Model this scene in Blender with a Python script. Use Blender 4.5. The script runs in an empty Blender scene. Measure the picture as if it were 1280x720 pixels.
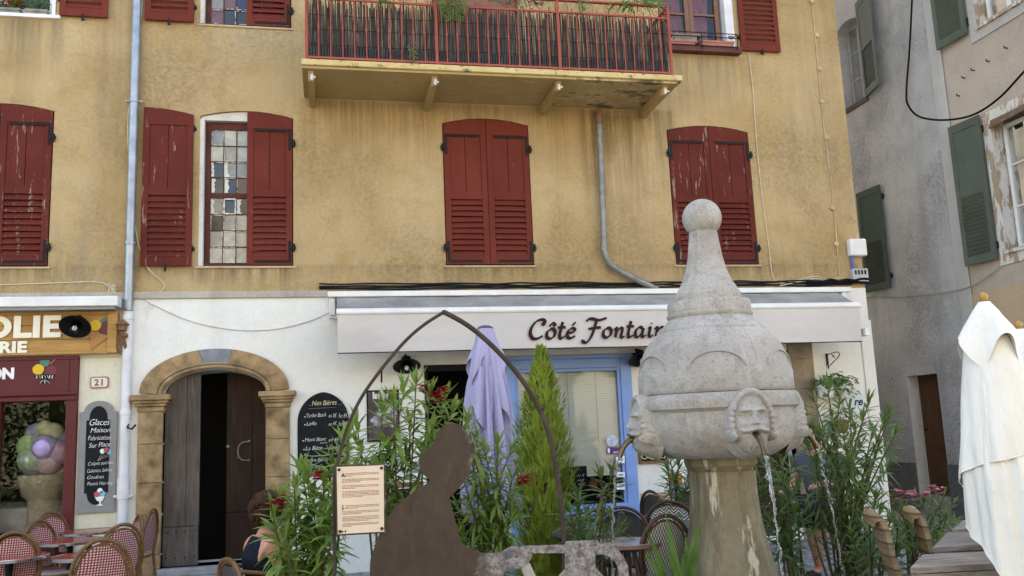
import bpy, bmesh, math, random
from mathutils import Vector as V, Matrix as M
from mathutils.geometry import tessellate_polygon
random.seed(7)
C = bpy.context.scene.collection
sc = bpy.context.scene
PI = math.pi
rad = math.radians

# ------------------------------------------------------------------ camera
FL = 1100.0
PITCH, ROLL, YAW = rad(9.102), rad(-2.390), rad(12.0)
CAMP = V((0, -11.0, 1.6))
FW = V((math.sin(YAW)*math.cos(PITCH), math.cos(YAW)*math.cos(PITCH), math.sin(PITCH)))
_r0 = V((math.cos(YAW), -math.sin(YAW), 0)); _u0 = _r0.cross(FW)
RT = math.cos(ROLL)*_r0 + math.sin(ROLL)*_u0
UP = -math.sin(ROLL)*_r0 + math.cos(ROLL)*_u0
cam = bpy.data.cameras.new('camera'); co = bpy.data.objects.new('camera', cam); C.objects.link(co)
m = M.Identity(4)
for i in range(3):
    m[i][0] = RT[i]; m[i][1] = UP[i]; m[i][2] = -FW[i]; m[i][3] = CAMP[i]
co.matrix_world = m
cam.sensor_width = 36; cam.lens = FL/1280*36; cam.clip_end = 2000; cam.clip_start = 0.05
sc.camera = co
# survey helpers: where a sight line of the photograph meets a real plane of the place
def ray(x, y): return FW + RT*((x-640)/FL) - UP*((y-360)/FL)
def F(x, y, Y=0.0):
    d = ray(x, y); return CAMP + d*((Y-CAMP.y)/d.y)
def FX(x, y, X):
    d = ray(x, y); return CAMP + d*(X/d.x)
def FZ(x, y, Z):
    d = ray(x, y); return CAMP + d*((Z-CAMP.z)/d.z)
def at(x, y, dist): return CAMP + ray(x, y)*dist

# ------------------------------------------------------------------ light
w = bpy.data.worlds.new('World'); sc.world = w; w.use_nodes = True
nt = w.node_tree
bg = nt.nodes['Background']
sky = nt.nodes.new('ShaderNodeTexSky'); sky.sky_type = 'NISHITA'; sky.sun_disc = False
SUN_EL, SUN_AZ = rad(52), rad(14)          # the sun stands behind the yellow house, so the whole square front is in its shade
sky.sun_elevation = SUN_EL; sky.sun_rotation = SUN_AZ
sky.air_density = 1.0; sky.dust_density = 1.5; sky.ozone_density = 1.0
nt.links.new(sky.outputs[0], bg.inputs[0]); bg.inputs[1].default_value = 0.15
sl = bpy.data.lights.new('sun', 'SUN'); sl.energy = 4.0; sl.angle = rad(0.5); sl.color = (1, .95, .87)
so = bpy.data.objects.new('sun', sl); C.objects.link(so)
sd = V((math.sin(SUN_AZ)*math.cos(SUN_EL), math.cos(SUN_AZ)*math.cos(SUN_EL), math.sin(SUN_EL)))
so.rotation_euler = sd.to_track_quat('Z', 'Y').to_euler(); so.location = (0, 20, 30)
vs = sc.view_settings
vs.view_transform = 'Standard'; vs.look = 'None'; vs.gamma = 1; vs.use_curve_mapping = False
vs.exposure = 2.45
vs.use_white_balance = True; vs.white_balance_temperature = 7900; vs.white_balance_tint = 10
sc.render.engine = 'CYCLES'
sc.cycles.use_denoising = True
sc.cycles.max_bounces = 8; sc.cycles.diffuse_bounces = 4; sc.cycles.transparent_max_bounces = 12
sc.cycles.caustics_reflective = False; sc.cycles.caustics_refractive = False

# ------------------------------------------------------------------ materials
MATS = {}
def srgb(h):
    c = [int(h[i:i+2], 16)/255 for i in (0, 2, 4)]
    return tuple(x/12.92 if x <= .04045 else ((x+.055)/1.055)**2.4 for x in c)
class Nt:
    def __init__(s, name):
        s.m = bpy.data.materials.new(name); s.m.use_nodes = True; s.t = s.m.node_tree
        s.b = s.t.nodes['Principled BSDF']; s.out = s.t.nodes['Material Output']
        tc = s.t.nodes.new('ShaderNodeTexCoord'); s.co = tc.outputs['Object']
        oi = s.t.nodes.new('ShaderNodeObjectInfo'); s.rnd = oi.outputs['Random']
        s.geo = s.t.nodes.new('ShaderNodeNewGeometry')
    def lk(s, a, b): s.t.links.new(a, b)
    def n(s, t, **k):
        x = s.t.nodes.new(t)
        for a, v in k.items(): setattr(x, a, v)
        return x
    def shifted(s):                       # object coordinates moved by a per-object offset, so repeats differ
        c = s.n('ShaderNodeCombineXYZ'); mu = s.math('MULTIPLY', s.rnd, 37.0)
        for i in range(3): s.lk(mu, c.inputs[i])
        a = s.n('ShaderNodeVectorMath', operation='ADD'); s.lk(s.co, a.inputs[0]); s.lk(c.outputs[0], a.inputs[1])
        s.co = a.outputs[0]; return s
    def math(s, op, a, b=None, clamp=False):
        x = s.n('ShaderNodeMath', operation=op, use_clamp=clamp)
        for i, v in enumerate((a, b)):
            if v is None: continue
            if isinstance(v, (int, float)): x.inputs[i].default_value = v
            else: s.lk(v, x.inputs[i])
        return x.outputs[0]
    def noise(s, scale, detail=5, rough=.55, stretch=None, dist=0.0):
        x = s.n('ShaderNodeTexNoise'); x.inputs['Scale'].default_value = scale
        x.inputs['Detail'].default_value = detail; x.inputs['Roughness'].default_value = rough
        x.inputs['Distortion'].default_value = dist
        c = s.co
        if stretch:
            mp = s.n('ShaderNodeMapping'); mp.inputs['Scale'].default_value = stretch; s.lk(c, mp.inputs[0]); c = mp.outputs[0]
        s.lk(c, x.inputs['Vector']); return x.outputs['Fac']
    def ramp(s, f, lo, hi):
        x = s.n('ShaderNodeMapRange'); x.inputs['From Min'].default_value = lo; x.inputs['From Max'].default_value = hi
        s.lk(f, x.inputs['Value']); return x.outputs[0]
    def mix(s, f, a, b, mode='MIX'):
        x = s.n('ShaderNodeMix', data_type='RGBA', blend_type=mode)
        if isinstance(f, (int, float)): x.inputs[0].default_value = f
        else: s.lk(f, x.inputs[0])
        for i, v in ((6, a), (7, b)):
            if isinstance(v, tuple): x.inputs[i].default_value = (*v[:3], 1)
            else: s.lk(v, x.inputs[i])
        return x.outputs[2]
    def bump(s, f, strength, dist=.01):
        x = s.n('ShaderNodeBump'); x.inputs['Strength'].default_value = strength; x.inputs['Distance'].default_value = dist
        s.lk(f, x.inputs['Height'])
        prev = s.b.inputs['Normal'].links
        if prev: s.lk(prev[0].from_socket, x.inputs['Normal'])
        s.lk(x.outputs[0], s.b.inputs['Normal'])
    def col(s, c):
        if isinstance(c, tuple): s.b.inputs['Base Color'].default_value = (*c[:3], 1)
        else: s.lk(c, s.b.inputs['Base Color'])
    def rough(s, r):
        if isinstance(r, (int, float)): s.b.inputs['Roughness'].default_value = r
        else: s.lk(r, s.b.inputs['Roughness'])
def sc3(c, k): return tuple(min(1, x*k) for x in c[:3])
def simple(name, col, rough=.7, var=.25, scale=6, bump=.15, bscale=60, metal=0.0, stretch=None, spec=None):
    if name in MATS: return MATS[name]
    n = Nt(name).shifted()
    f = n.noise(scale, 6, .6, stretch)
    c = n.mix(n.ramp(f, .3, .7), sc3(col, 1-var), sc3(col, 1+var*.6))
    n.col(c); n.rough(rough); n.b.inputs['Metallic'].default_value = metal
    n.b.inputs['Specular IOR Level'].default_value = spec if spec is not None else (.5 if rough < .3 or metal else .3 if rough < .55 else .14)
    if bump: n.bump(n.noise(bscale, 4, .6, stretch), bump, .004)
    MATS[name] = n.m; return n.m
def leafmat(name, c1, c2, rough=.45):
    n = Nt(name)
    f = n.noise(9, 2); r = n.n('ShaderNodeNewGeometry').outputs['Random Per Island']
    mx = n.mix(n.ramp(r, .955, .965), n.mix(r, c1, c2), (.22, .16, .04)); mx = n.mix(n.ramp(f, .35, .7), mx, sc3(c2, 1.2))
    n.col(mx); n.rough(rough)
    tr = n.n('ShaderNodeBsdfTranslucent'); n.lk(n.mix(.5, mx, (.35, .5, .08)), tr.inputs[0])
    ms = n.n('ShaderNodeMixShader'); ms.inputs[0].default_value = .3
    n.lk(n.b.outputs[0], ms.inputs[1]); n.lk(tr.outputs[0], ms.inputs[2]); n.b.inputs['Specular IOR Level'].default_value = .35
    n.lk(ms.outputs[0], n.out.inputs[0])
    return n.m

def stucco(name, base, light, dark, stain, fine=.5, cracks=True, runs=()):
    n = Nt(name)
    a = n.noise(.55, 6, .6); b = n.noise(2.3, 6, .65); d = n.noise(1.3, 5, .6, (1.6, 1, .16)); g = n.noise(30, 4, .6)
    c = n.mix(n.ramp(a, .35, .68), base, light)
    c = n.mix(n.math('MULTIPLY', n.ramp(b, .5, .72), .55), c, dark)
    c = n.mix(n.math('MULTIPLY', n.ramp(d, .54, .75), .55), c, stain)
    c = n.mix(n.math('MULTIPLY', n.ramp(n.noise(6, 6, .7), .62, .7), .35), c, sc3(light, 1.12))
    c = n.mix(n.math('MULTIPLY', n.ramp(g, .35, .7), .3), c, sc3(dark, .9))
    gy = sum(dark[:3])/3; grey = (gy*.95, gy*.92, gy*.85)
    c = n.mix(n.math('MULTIPLY', n.ramp(n.noise(.9, 7, .72, (2.2, 1, .5)), .55, .8), .6), c, grey)
    c = n.mix(n.math('MULTIPLY', n.ramp(n.noise(3.4, 7, .75), .64, .69), .4), c, sc3(dark, .8))
    if cracks:
        vo = n.n('ShaderNodeTexVoronoi', feature='DISTANCE_TO_EDGE'); vo.inputs['Scale'].default_value = .7
        wp = n.n('ShaderNodeVectorMath', operation='ADD'); nn = n.n('ShaderNodeTexNoise'); nn.inputs['Scale'].default_value = 3
        nn.inputs['Detail'].default_value = 6
        n.lk(n.co, nn.inputs['Vector'])
        sx = n.n('ShaderNodeVectorMath', operation='SCALE'); sx.inputs['Scale'].default_value = .55
        n.lk(nn.outputs['Color'], sx.inputs[0]); n.lk(n.co, wp.inputs[0]); n.lk(sx.outputs[0], wp.inputs[1]); n.lk(wp.outputs[0], vo.inputs['Vector'])
        cr = n.ramp(vo.outputs['Distance'], .006, .0)
        msk = n.ramp(n.noise(.8, 2), .55, .62)
        c = n.mix(n.math('MULTIPLY', n.math('MULTIPLY', cr, msk, True), .45), c, sc3(dark, .55))
    if runs:      # run-off streaks below sills and ledges: (x0, x1, top, length, colour, strength)
        sp = n.n('ShaderNodeSeparateXYZ'); n.lk(n.co, sp.inputs[0]); X, Z = sp.outputs[0], sp.outputs[2]
        st = n.ramp(n.noise(5, 6, .7, (2.2, 1, .10)), .38, .62); wob = n.math('MULTIPLY', n.noise(3, 4), .25)
        for x0, x1, zt, ln, colr, k in runs:
            mx = n.math('MULTIPLY', n.ramp(X, x0-.06, x0+.06), n.ramp(X, x1+.06, x1-.06))
            dz = n.math('SUBTRACT', zt, Z); mz = n.math('MULTIPLY', n.ramp(dz, -.01, .03), n.ramp(n.math('ADD', dz, wob), ln, .1))
            c = n.mix(n.math('MULTIPLY', n.math('MULTIPLY', n.math('MULTIPLY', mx, mz), st), k*1.15, True), c, sc3(colr, .72))
    patch = n.ramp(n.noise(.7, 3), .42, .62)
    c = n.mix(n.math('MULTIPLY', n.math('MULTIPLY', n.ramp(n.noise(17, 6, .68), .56, .40), patch), .5*min(1, fine*1.7)), c, sc3(dark, .82))  # shade painted into the hollows of the relief bumped below
    n.col(c); n.rough(.92); n.b.inputs['Specular IOR Level'].default_value = .15
    n.bump(n.math('MULTIPLY', n.noise(17, 6, .68), patch), fine*1.5, .035)
    n.bump(n.noise(75, 3, .6), fine*.35, .006)
    MATS[name] = n.m; return n.m
def worn_paint(name, col, wood, thresh=.62, stretch=(9, 9, 1.1), rough=.55):
    n = Nt(name).shifted()
    f = n.noise(2.2, 7, .7, stretch); a = n.noise(1.4, 4, .6); fine = n.noise(14, 4, .6, (4, 4, .5))
    c = n.mix(n.ramp(a, .3, .7), sc3(col, .78), sc3(col, 1.12))
    c = n.mix(n.math('MULTIPLY', n.ramp(fine, .4, .75), .35), c, sc3(col, .55))
    th = n.math('ADD', n.math('MULTIPLY', n.rnd, .06), thresh)
    k = n.ramp(n.math('SUBTRACT', f, th), 0, .025)
    c = n.mix(n.math('MULTIPLY', k, .9, True), c, n.mix(n.noise(20, 3), wood, sc3(wood, .5)))
    n.col(c); n.rough(rough); n.b.inputs['Specular IOR Level'].default_value = .1; n.bump(fine, .25, .004); n.bump(k, -.3, .003)
    MATS[name] = n.m; return n.m
def planks(name, c1, c2, along='X', rough=.7, pitch=.12, gap=.04):
    """wood with grain along an axis and board joints across the other one"""
    n = Nt(name).shifted()
    st = {'X': (1.2, 14, 14), 'Z': (14, 14, 1.0), 'Y': (14, 1.2, 14)}[along]
    f = n.noise(3, 7, .65, st, .6); a = n.noise(1.5, 3)
    c = n.mix(n.ramp(f, .3, .72), c1, c2); c = n.mix(n.math('MULTIPLY', n.ramp(a, .45, .7), .5), c, sc3(c1, .6))
    n.col(c); n.rough(rough); n.b.inputs['Specular IOR Level'].default_value = .15; n.bump(f, .35, .004)
    MATS[name] = n.m; return n.m
def glass(name, tint=(.9, .95, .95), rough=.02, alpha=.1, k=1.0):
    n = Nt(name)
    tr = n.n('ShaderNodeBsdfTransparent'); tr.inputs[0].default_value = (*tint, 1)
    gl = n.n('ShaderNodeBsdfGlossy'); gl.inputs['Roughness'].default_value = rough
    fr = n.n('ShaderNodeFresnel'); fr.inputs['IOR'].default_value = 1.5
    ms = n.n('ShaderNodeMixShader'); n.lk(n.math('ADD', n.math('MULTIPLY', fr.outputs[0], k), alpha*.12, True), ms.inputs[0])
    n.lk(tr.outputs[0], ms.inputs[1]); n.lk(gl.outputs[0], ms.inputs[2]); n.lk(ms.outputs[0], n.out.inputs[0])
    MATS[name] = n.m; return n.m

# ------------------------------------------------------------------ mesh builder
class MB:
    def __init__(s): s.v = []; s.f = []; s.mi = []; s.cur = 0
    def add(s, vs, fs):
        o = len(s.v); s.v += [V(x) for x in vs]; s.f += [tuple(i+o for i in f) for f in fs]; s.mi += [s.cur]*len(fs); return s
    def box(s, x0, x1, y0, y1, z0, z1):
        return s.add([(x0,y0,z0),(x1,y0,z0),(x1,y1,z0),(x0,y1,z0),(x0,y0,z1),(x1,y0,z1),(x1,y1,z1),(x0,y1,z1)],
              [(0,3,2,1),(4,5,6,7),(0,1,5,4),(1,2,6,5),(2,3,7,6),(3,0,4,7)])
    def bar(s, a, b, w, h, up=(0,0,1)):
        a, b = V(a), V(b); d = (b-a).normalized(); up = V(up)
        if abs(d.dot(up)) > .98: up = V((0,1,0))
        r = d.cross(up).normalized(); u = r.cross(d)
        vs = [p + r*i*w/2 + u*j*h/2 for p in (a, b) for i, j in ((-1,-1),(1,-1),(1,1),(-1,1))]
        return s.add(vs, [(0,1,2,3),(7,6,5,4),(0,4,5,1),(1,5,6,2),(2,6,7,3),(3,7,4,0)])
    def tube(s, pts, r, n=8, caps=True, closed=False, flat=1.0):
        pts = [V(p) for p in pts]; k = len(pts); rs = r if isinstance(r, (list, tuple)) else [r]*k
        vs = []; nrm = None
        for i, p in enumerate(pts):
            if closed: t = pts[(i+1) % k]-pts[i-1]
            else: t = pts[min(i+1, k-1)]-pts[max(i-1, 0)]
            t = t.normalized() if t.length > 1e-9 else V((0,0,1))
            if nrm is None:
                nrm = V((0,0,1)).cross(t)
                if nrm.length < .05: nrm = V((1,0,0)).cross(t)
            nrm = (nrm - t*nrm.dot(t)).normalized(); bi = t.cross(nrm)
            for j in range(n):
                a = 2*PI*j/n; vs.append(p + (nrm*math.cos(a)*flat + bi*math.sin(a))*rs[i])
        fs = []
        for i in range(k if closed else k-1):
            for j in range(n):
                a, b = i*n+j, i*n+(j+1) % n; c, d = ((i+1) % k)*n+(j+1) % n, ((i+1) % k)*n+j
                fs.append((a, b, c, d))
        if caps and not closed:
            fs.append(tuple(reversed(range(n)))); fs.append(tuple((k-1)*n+j for j in range(n)))
        return s.add(vs, fs)
    def lathe(s, prof, n=32, c=(0,0,0), rot=0.0, fn=None, capb=True, capt=True):
        c = V(c); vs = []; k = len(prof)
        for i, (r, z) in enumerate(prof):
            for j in range(n):
                a = rot+2*PI*j/n; rr = fn(a, i, r) if fn else r
                vs.append(c+V((rr*math.cos(a), rr*math.sin(a), z)))
        fs = [(i*n+j, i*n+(j+1) % n, (i+1)*n+(j+1) % n, (i+1)*n+j) for i in range(k-1) for j in range(n)]
        if capb: fs.append(tuple(reversed(range(n))))
        if capt: fs.append(tuple((k-1)*n+j for j in range(n)))
        return s.add(vs, fs)
    def prism(s, poly, y0, y1):
        """outline in (x,z), extruded from y0 (front) to y1"""
        k = len(poly); tri = tessellate_polygon([[V((p[0], p[1], 0)) for p in poly]])
        vs = [(p[0], y0, p[1]) for p in poly]+[(p[0], y1, p[1]) for p in poly]
        fs = [tuple(t) for t in tri]+[tuple(i+k for i in reversed(t)) for t in tri]
        fs += [(i, i+k, (i+1) % k+k, (i+1) % k) for i in range(k)]
        return s.add(vs, fs)
    def panel(s, outer, holes, y0, y1):
        """wall sheet with openings and their reveals"""
        loops = [outer]+holes; flat = [p for l in loops for p in l]
        tri = tessellate_polygon([[V((p[0], p[1], 0)) for p in l] for l in loops]); k = len(flat)
        vs = [(p[0], y0, p[1]) for p in flat]+[(p[0], y1, p[1]) for p in flat]
        fs = [tuple(t) for t in tri]; o = 0
        for l in loops:
            q = len(l); fs += [(o+i, o+i+k, o+(i+1) % q+k, o+(i+1) % q) for i in range(q)]; o += q
        return s.add(vs, fs)
    def sphere(s, c, r, seg=16, rings=10, sx=1, sy=1, sz=1):
        c = V(c); prof = [(math.sin(PI*i/rings), -math.cos(PI*i/rings)) for i in range(rings+1)]
        vs = []; fs = []
        for a, z in prof:
            for j in range(seg):
                t = 2*PI*j/seg; vs.append(c+V((r*sx*a*math.cos(t), r*sy*a*math.sin(t), r*sz*z)))
        for i in range(rings):
            for j in range(seg):
                fs.append((i*seg+j, i*seg+(j+1) % seg, (i+1)*seg+(j+1) % seg, (i+1)*seg+j))
        return s.add(vs, fs)
    def xf(s, mat, start=0):
        for i in range(start, len(s.v)): s.v[i] = mat @ s.v[i]
        return s
    def build(s, name, mats, parent=None, smooth=None, bevel=0, merge=False):
        me = bpy.data.meshes.new(name); off = V((0,0,0)); p = parent
        while p is not None: off += p.location; p = p.parent
        me.from_pydata([tuple(x-off) for x in s.v], [], s.f)
        mats = mats if isinstance(mats, (list, tuple)) else [mats]
        for q in mats: me.materials.append(q)
        for pl, i in zip(me.polygons, s.mi): pl.material_index = i
        bm = bmesh.new(); bm.from_mesh(me)
        if merge: bmesh.ops.remove_doubles(bm, verts=bm.verts, dist=1e-5)
        bmesh.ops.recalc_face_normals(bm, faces=bm.faces); bm.to_mesh(me); bm.free()
        if smooth:
            for pl in me.polygons: pl.use_smooth = True
            me.set_sharp_from_angle(angle=rad(smooth))
        o = bpy.data.objects.new(name, me); C.objects.link(o); o.parent = parent
        if bevel:
            b = o.modifiers.new('bevel', 'BEVEL'); b.width = bevel; b.segments = 2; b.limit_method = 'ANGLE'; b.angle_limit = rad(40)
        return o
def tag(o, label=None, cat=None, group=None, kind=None):
    for k, v in (('label', label), ('category', cat), ('group', group), ('kind', kind)):
        if v: o[k] = v
    return o
def empty(name, loc, label=None, cat=None, group=None):
    o = bpy.data.objects.new(name, None); C.objects.link(o); o.location = loc; o.empty_display_size = .1
    return tag(o, label, cat, group)
def copy_tree(o, parent=None):
    c = o.copy(); C.objects.link(c); c.parent = parent
    for ch in list(o.children): copy_tree(ch, c)
    return c
def text(name, body, size, mat, parent, p, extrude=.002, offset=0.0, shear=0.0, align='LEFT', rot=(PI/2,0,0), sx=1.0, mesh_only=False, space=1.0):
    cu = bpy.data.curves.new(name, 'FONT'); cu.body = body; cu.size = size; cu.extrude = extrude; cu.offset = offset; cu.shear = shear
    cu.align_x = align; cu.space_character = space; cu.resolution_u = 4
    t = bpy.data.objects.new(name, cu); C.objects.link(t)
    dg = bpy.context.evaluated_depsgraph_get(); me = bpy.data.meshes.new_from_object(t.evaluated_get(dg))
    bpy.data.objects.remove(t)
    me.transform(M.Diagonal((sx, 1, 1, 1)))
    from mathutils import Euler
    me.transform(M.Translation(p) @ Euler(rot).to_matrix().to_4x4())
    mb = MB(); mb.add([v.co for v in me.vertices], [tuple(f.vertices) for f in me.polygons]); bpy.data.meshes.remove(me)
    if mesh_only: return mb
    return mb.build(name, mat, parent)
def arc(cx, cz, rx, rz, a0, a1, n):
    return [(cx+rx*math.cos(rad(a0+(a1-a0)*i/n)), cz+rz*math.sin(rad(a0+(a1-a0)*i/n))) for i in range(n+1)]
def catmull(pts, n=8, closed=False):
    pts = [V(p) for p in pts]; k = len(pts); out = []
    rng = range(k) if closed else range(k-1)
    for i in rng:
        if closed: p0, p1, p2, p3 = pts[i-1], pts[i], pts[(i+1) % k], pts[(i+2) % k]
        else: p0, p1, p2, p3 = pts[max(i-1,0)], pts[i], pts[i+1], pts[min(i+2,k-1)]
        for j in range(n):
            t = j/n
            out.append(.5*((2*p1)+(p2-p0)*t+(2*p0-5*p1+4*p2-p3)*t*t+(3*p1-p0-3*p2+p3)*t**3))
    if not closed: out.append(pts[-1])
    return out
# ------------------------------------------------------------------ palette
YEL = stucco('ochre_stucco', (.43,.298,.135), (.52,.392,.228), (.335,.215,.09), (.295,.20,.105), .75, True, [
    (-1.6,-.35,3.69,.45,(.22,.155,.08),.8), (1.45,2.7,3.69,.42,(.24,.17,.08),.7), (4.6,5.9,3.69,.45,(.22,.155,.08),.8), (-4.3,-3.2,3.69,.42,(.22,.16,.08),.7),
    (-4.5,-3.15,6.77,1.0,(.26,.21,.13),.8), (-1.55,-.4,6.8,.9,(.62,.52,.36),.6), (4.5,5.85,6.74,1.1,(.27,.21,.13),.75), (-.3,4.5,5.88,1.2,(.24,.155,.06),.65),
    (3.4,4.4,5.8,1.9,(.22,.155,.075),.75), (4.4,4.75,5.9,1.6,(.26,.19,.1),.7), (-2.75,-2.2,9,5.4,(.30,.22,.12),.55), (6.6,7.4,9,5.4,(.34,.27,.16),.5), (-11,7.4,3.72,.36,(.20,.155,.095),.55)])
WHT = stucco('white_wall', (.76,.755,.70), (.80,.795,.75), (.70,.67,.58), (.62,.60,.54), .16)
CRM = stucco('cream_wall', (.70,.66,.50), (.76,.73,.60), (.62,.55,.38), (.56,.50,.38), .14)
GRY = stucco('grey_render', (.37,.375,.38), (.52,.52,.52), (.25,.25,.25), (.165,.165,.165), .9)
BEI = stucco('beige_render', (.44,.37,.31), (.50,.43,.36), (.36,.30,.25), (.33,.28,.235), .4)
PEACH = stucco('peach_render', (.50,.36,.235), (.55,.41,.28), (.42,.29,.19), (.40,.28,.18), .25)
BAND = stucco('pale_grey_band', (.44,.43,.41), (.50,.49,.47), (.36,.35,.33), (.33,.32,.30), .3, False)
RED = worn_paint('dark_red_paint', (.160,.033,.023), (.36,.24,.18), .648, (9,9,1.1), .75)
REDW = worn_paint('weathered_red_paint', (.128,.026,.019), (.38,.27,.21), .583, (9,9,1.1), .75)
GRN = worn_paint('grey_green_paint', (.10,.118,.096), (.30,.30,.26), .70)
GRND = worn_paint('dull_green_paint', (.062,.082,.066), (.20,.20,.18), .72)
IRON = simple('black_iron', (.016,.015,.016), .55, .3, 9, .2)
BLK = simple('black_metal', (.010,.010,.011), .6, .2, 9, 0)
ZINC = simple('zinc_pipe', (.33,.36,.40), .38, .3, 5, .08, 60, .55)
ZINCD = simple('old_zinc_pipe', (.25,.24,.225), .5, .4, 7, .15, 60, .45)
WPIPE = simple('white_painted_pipe', (.70,.70,.72), .45, .15, 6, .05)
WMET = simple('white_metal', (.74,.74,.72), .45, .12, 4, .04)
STONE = simple('sandstone', (.335,.225,.12), .92, .6, 5.5, .9, 19)
STONED = simple('brown_stone', (.27,.215,.16), .92, .45, 3, .6, 26)
KEY = simple('blue_grey_stone', (.23,.24,.26), .85, .3, 8, .4, 30)
STEP = simple('step_stone', (.34,.335,.325), .9, .3, 6, .6, 24)
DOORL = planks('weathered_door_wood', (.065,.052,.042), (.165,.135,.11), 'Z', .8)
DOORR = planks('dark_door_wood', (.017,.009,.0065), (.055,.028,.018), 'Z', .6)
PINE = planks('varnished_pine', (.36,.185,.055), (.56,.335,.125), 'X', .45)
PINED = planks('brown_wood', (.16,.085,.04), (.27,.15,.075), 'Z', .6)
OLDW = planks('grey_weathered_wood', (.13,.105,.085), (.42,.36,.31), 'X', .85)
BURG = simple('burgundy_paint', (.105,.013,.017), .4, .15, 4, .05)
BLUE = simple('blue_paint', (.20,.335,.66), .45, .12, 4, .05)
PINKP = stucco('pink_dado', (.62,.40,.32), (.66,.45,.37), (.55,.33,.26), (.5,.3,.24), .12, False)
GLASS = glass('window_glass'); DGLASS = glass('shop_glass', (.86,.88,.87), .01, .0, .75)
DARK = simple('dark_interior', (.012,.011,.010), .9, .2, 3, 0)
CHALK = simple('chalkboard_black', (.014,.015,.016), .75, .35, 7, .05)
WCHALK = simple('chalk_white', (.80,.80,.78), .95, .2, 30, 0)
YCHALK = simple('chalk_yellow', (.75,.70,.40), .95, .2, 30, 0)
BFRAME = simple('grey_board_frame', (.26,.255,.245), .6, .12, 5, .05)
CREAMP = simple('cream_lettering', (.86,.81,.66), .5, .05, 5, 0)
WHITEP = simple('white_lettering', (.83,.82,.79), .5, .05, 5, 0)
AWN = Nt('awning_canvas')
_f = AWN.noise(2.2, 5, .6, (.5,1,1.4)); AWN.col(AWN.mix(AWN.ramp(_f,.3,.72), (.49,.455,.42), (.61,.57,.535)))
AWN.rough(.95); AWN.bump(AWN.noise(1.6, 3, .5, (1.6,1,.6)), .5, .05); AWN.bump(AWN.noise(300,1), .15, .002); AWN = AWN.m
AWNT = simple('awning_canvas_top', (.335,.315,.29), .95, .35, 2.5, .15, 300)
LETT = simple('brown_lettering', (.035,.014,.016), .8, .15, 8, 0)
SALM = worn_paint('salmon_red_paint', (.35,.088,.066), (.12,.04,.03), .66, (6,6,6))
LEAF = leafmat('oleander_leaf', (.085,.165,.030), (.19,.28,.065))
LEAFD = leafmat('dark_oleander_leaf', (.040,.088,.030), (.10,.165,.055))
LEAFB = leafmat('potted_leaf', (.04,.11,.02), (.10,.19,.04))
LEAFC = leafmat('conifer_leaf', (.145,.22,.026), (.31,.385,.06), .6)
PETR = simple('crimson_petal', (.42,.012,.045), .6, .3, 30, 0); PETP = simple('pink_petal', (.62,.24,.28), .6, .25, 30, 0)
PETV = simple('violet_petal', (.16,.07,.27), .6, .3, 30, 0)
STEM = simple('plant_stem', (.115,.105,.05), .8, .3, 20, .1); BARK = simple('grey_brown_bark', (.12,.085,.06), .9, .3, 20, .4)
RUST = None
def bolt_mat(): return simple('dark_bolt', (.03,.026,.025), .45, .2, 9, 0, 60, .6)
SKIN = simple('skin', (.52,.27,.18), .55, .1, 9, .05, 200)
HAIRB = simple('brown_hair', (.065,.028,.015), .6, .5, 60, .8, 90); HAIRD = simple('dark_hair', (.012,.009,.008), .5, .4, 60, .8, 90)

# ------------------------------------------------------------------ ground and the unseen side of the square
g = MB(); g.add([(-400,-400,0),(400,-400,0),(400,400,0),(-400,400,0)], [(0,1,2,3)])
n = Nt('grey_paving')
vo = n.n('ShaderNodeTexVoronoi', feature='DISTANCE_TO_EDGE'); vo.inputs['Scale'].default_value = 4.5; n.lk(n.co, vo.inputs['Vector'])
jt = n.ramp(vo.outputs['Distance'], .02, .06)
c = n.mix(n.ramp(n.noise(3,6,.6),.3,.7), (.16,.155,.15), (.29,.28,.265)); c = n.mix(jt, (.09,.085,.08), c)
n.col(c); n.rough(.9); n.bump(jt, .5, .01); n.bump(n.noise(40,4), .2, .01)
tag(g.build('ground', n.m), kind='structure')
# ------------------------------------------------------------------ yellow house
HOUSE = empty('yellow_house', (0,0,0), 'ochre three-storey house with dark red shutters and whitewashed ground floor', 'house')
ZB = 3.36; XR = 7.42; XL = -11.0
def rect(x0, x1, z0, z1): return [(x0,z0),(x1,z0),(x1,z1),(x0,z1)]
def seg_arch(x0, x1, z0, zs, rise, n=10):
    """opening with a flat segmental head"""
    return [(x0,z0),(x1,z0)] + [(x0+(x1-x0)*(1-i/n), zs+rise*(1-(2*i/n-1)**2)) for i in range(n+1)]
def headz(x, x0, x1, zs, rise): return zs+rise*(1-(2*(x-x0)/(x1-x0)-1)**2)
WIN = [(-4.37,-3.20),(-1.53,-.41),(1.49,2.65),(4.62,5.84)]
UPW = [(-4.42,-3.23),(-1.55,-.43),(4.62,5.77)]
Z0, ZS, RISE = 3.70, 5.605, .08
holes = [seg_arch(a,b,Z0,ZS,RISE) for a,b in WIN] + [seg_arch(a,b,6.82,8.72,RISE) for a,b in UPW] + [rect(1.4,2.6,5.99,8.2)]
mb = MB(); mb.panel([(XL,ZB),(XR,ZB),(XR,12.6),(XL,12.6)], holes, 0, .22)
mb.add([(XL,0,ZB),(XL,14,ZB),(XL,14,12.6),(XL,0,12.6)], [(0,3,2,1)])
mb.add([(XL,14,0),(XR,14,0),(XR,14,12.6),(XL,14,12.6)], [(0,3,2,1)])
mb.build('upper_wall', YEL, HOUSE)
mb = MB(); mb.add([(XR,.003,ZB),(XR,14,ZB),(XR,14,12.6),(XR,.003,12.6)], [(0,1,2,3)]); mb.build('side_wall', GRY, HOUSE)  # unseen side, coloured grey so its bounce into the alley stays neutral
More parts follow.
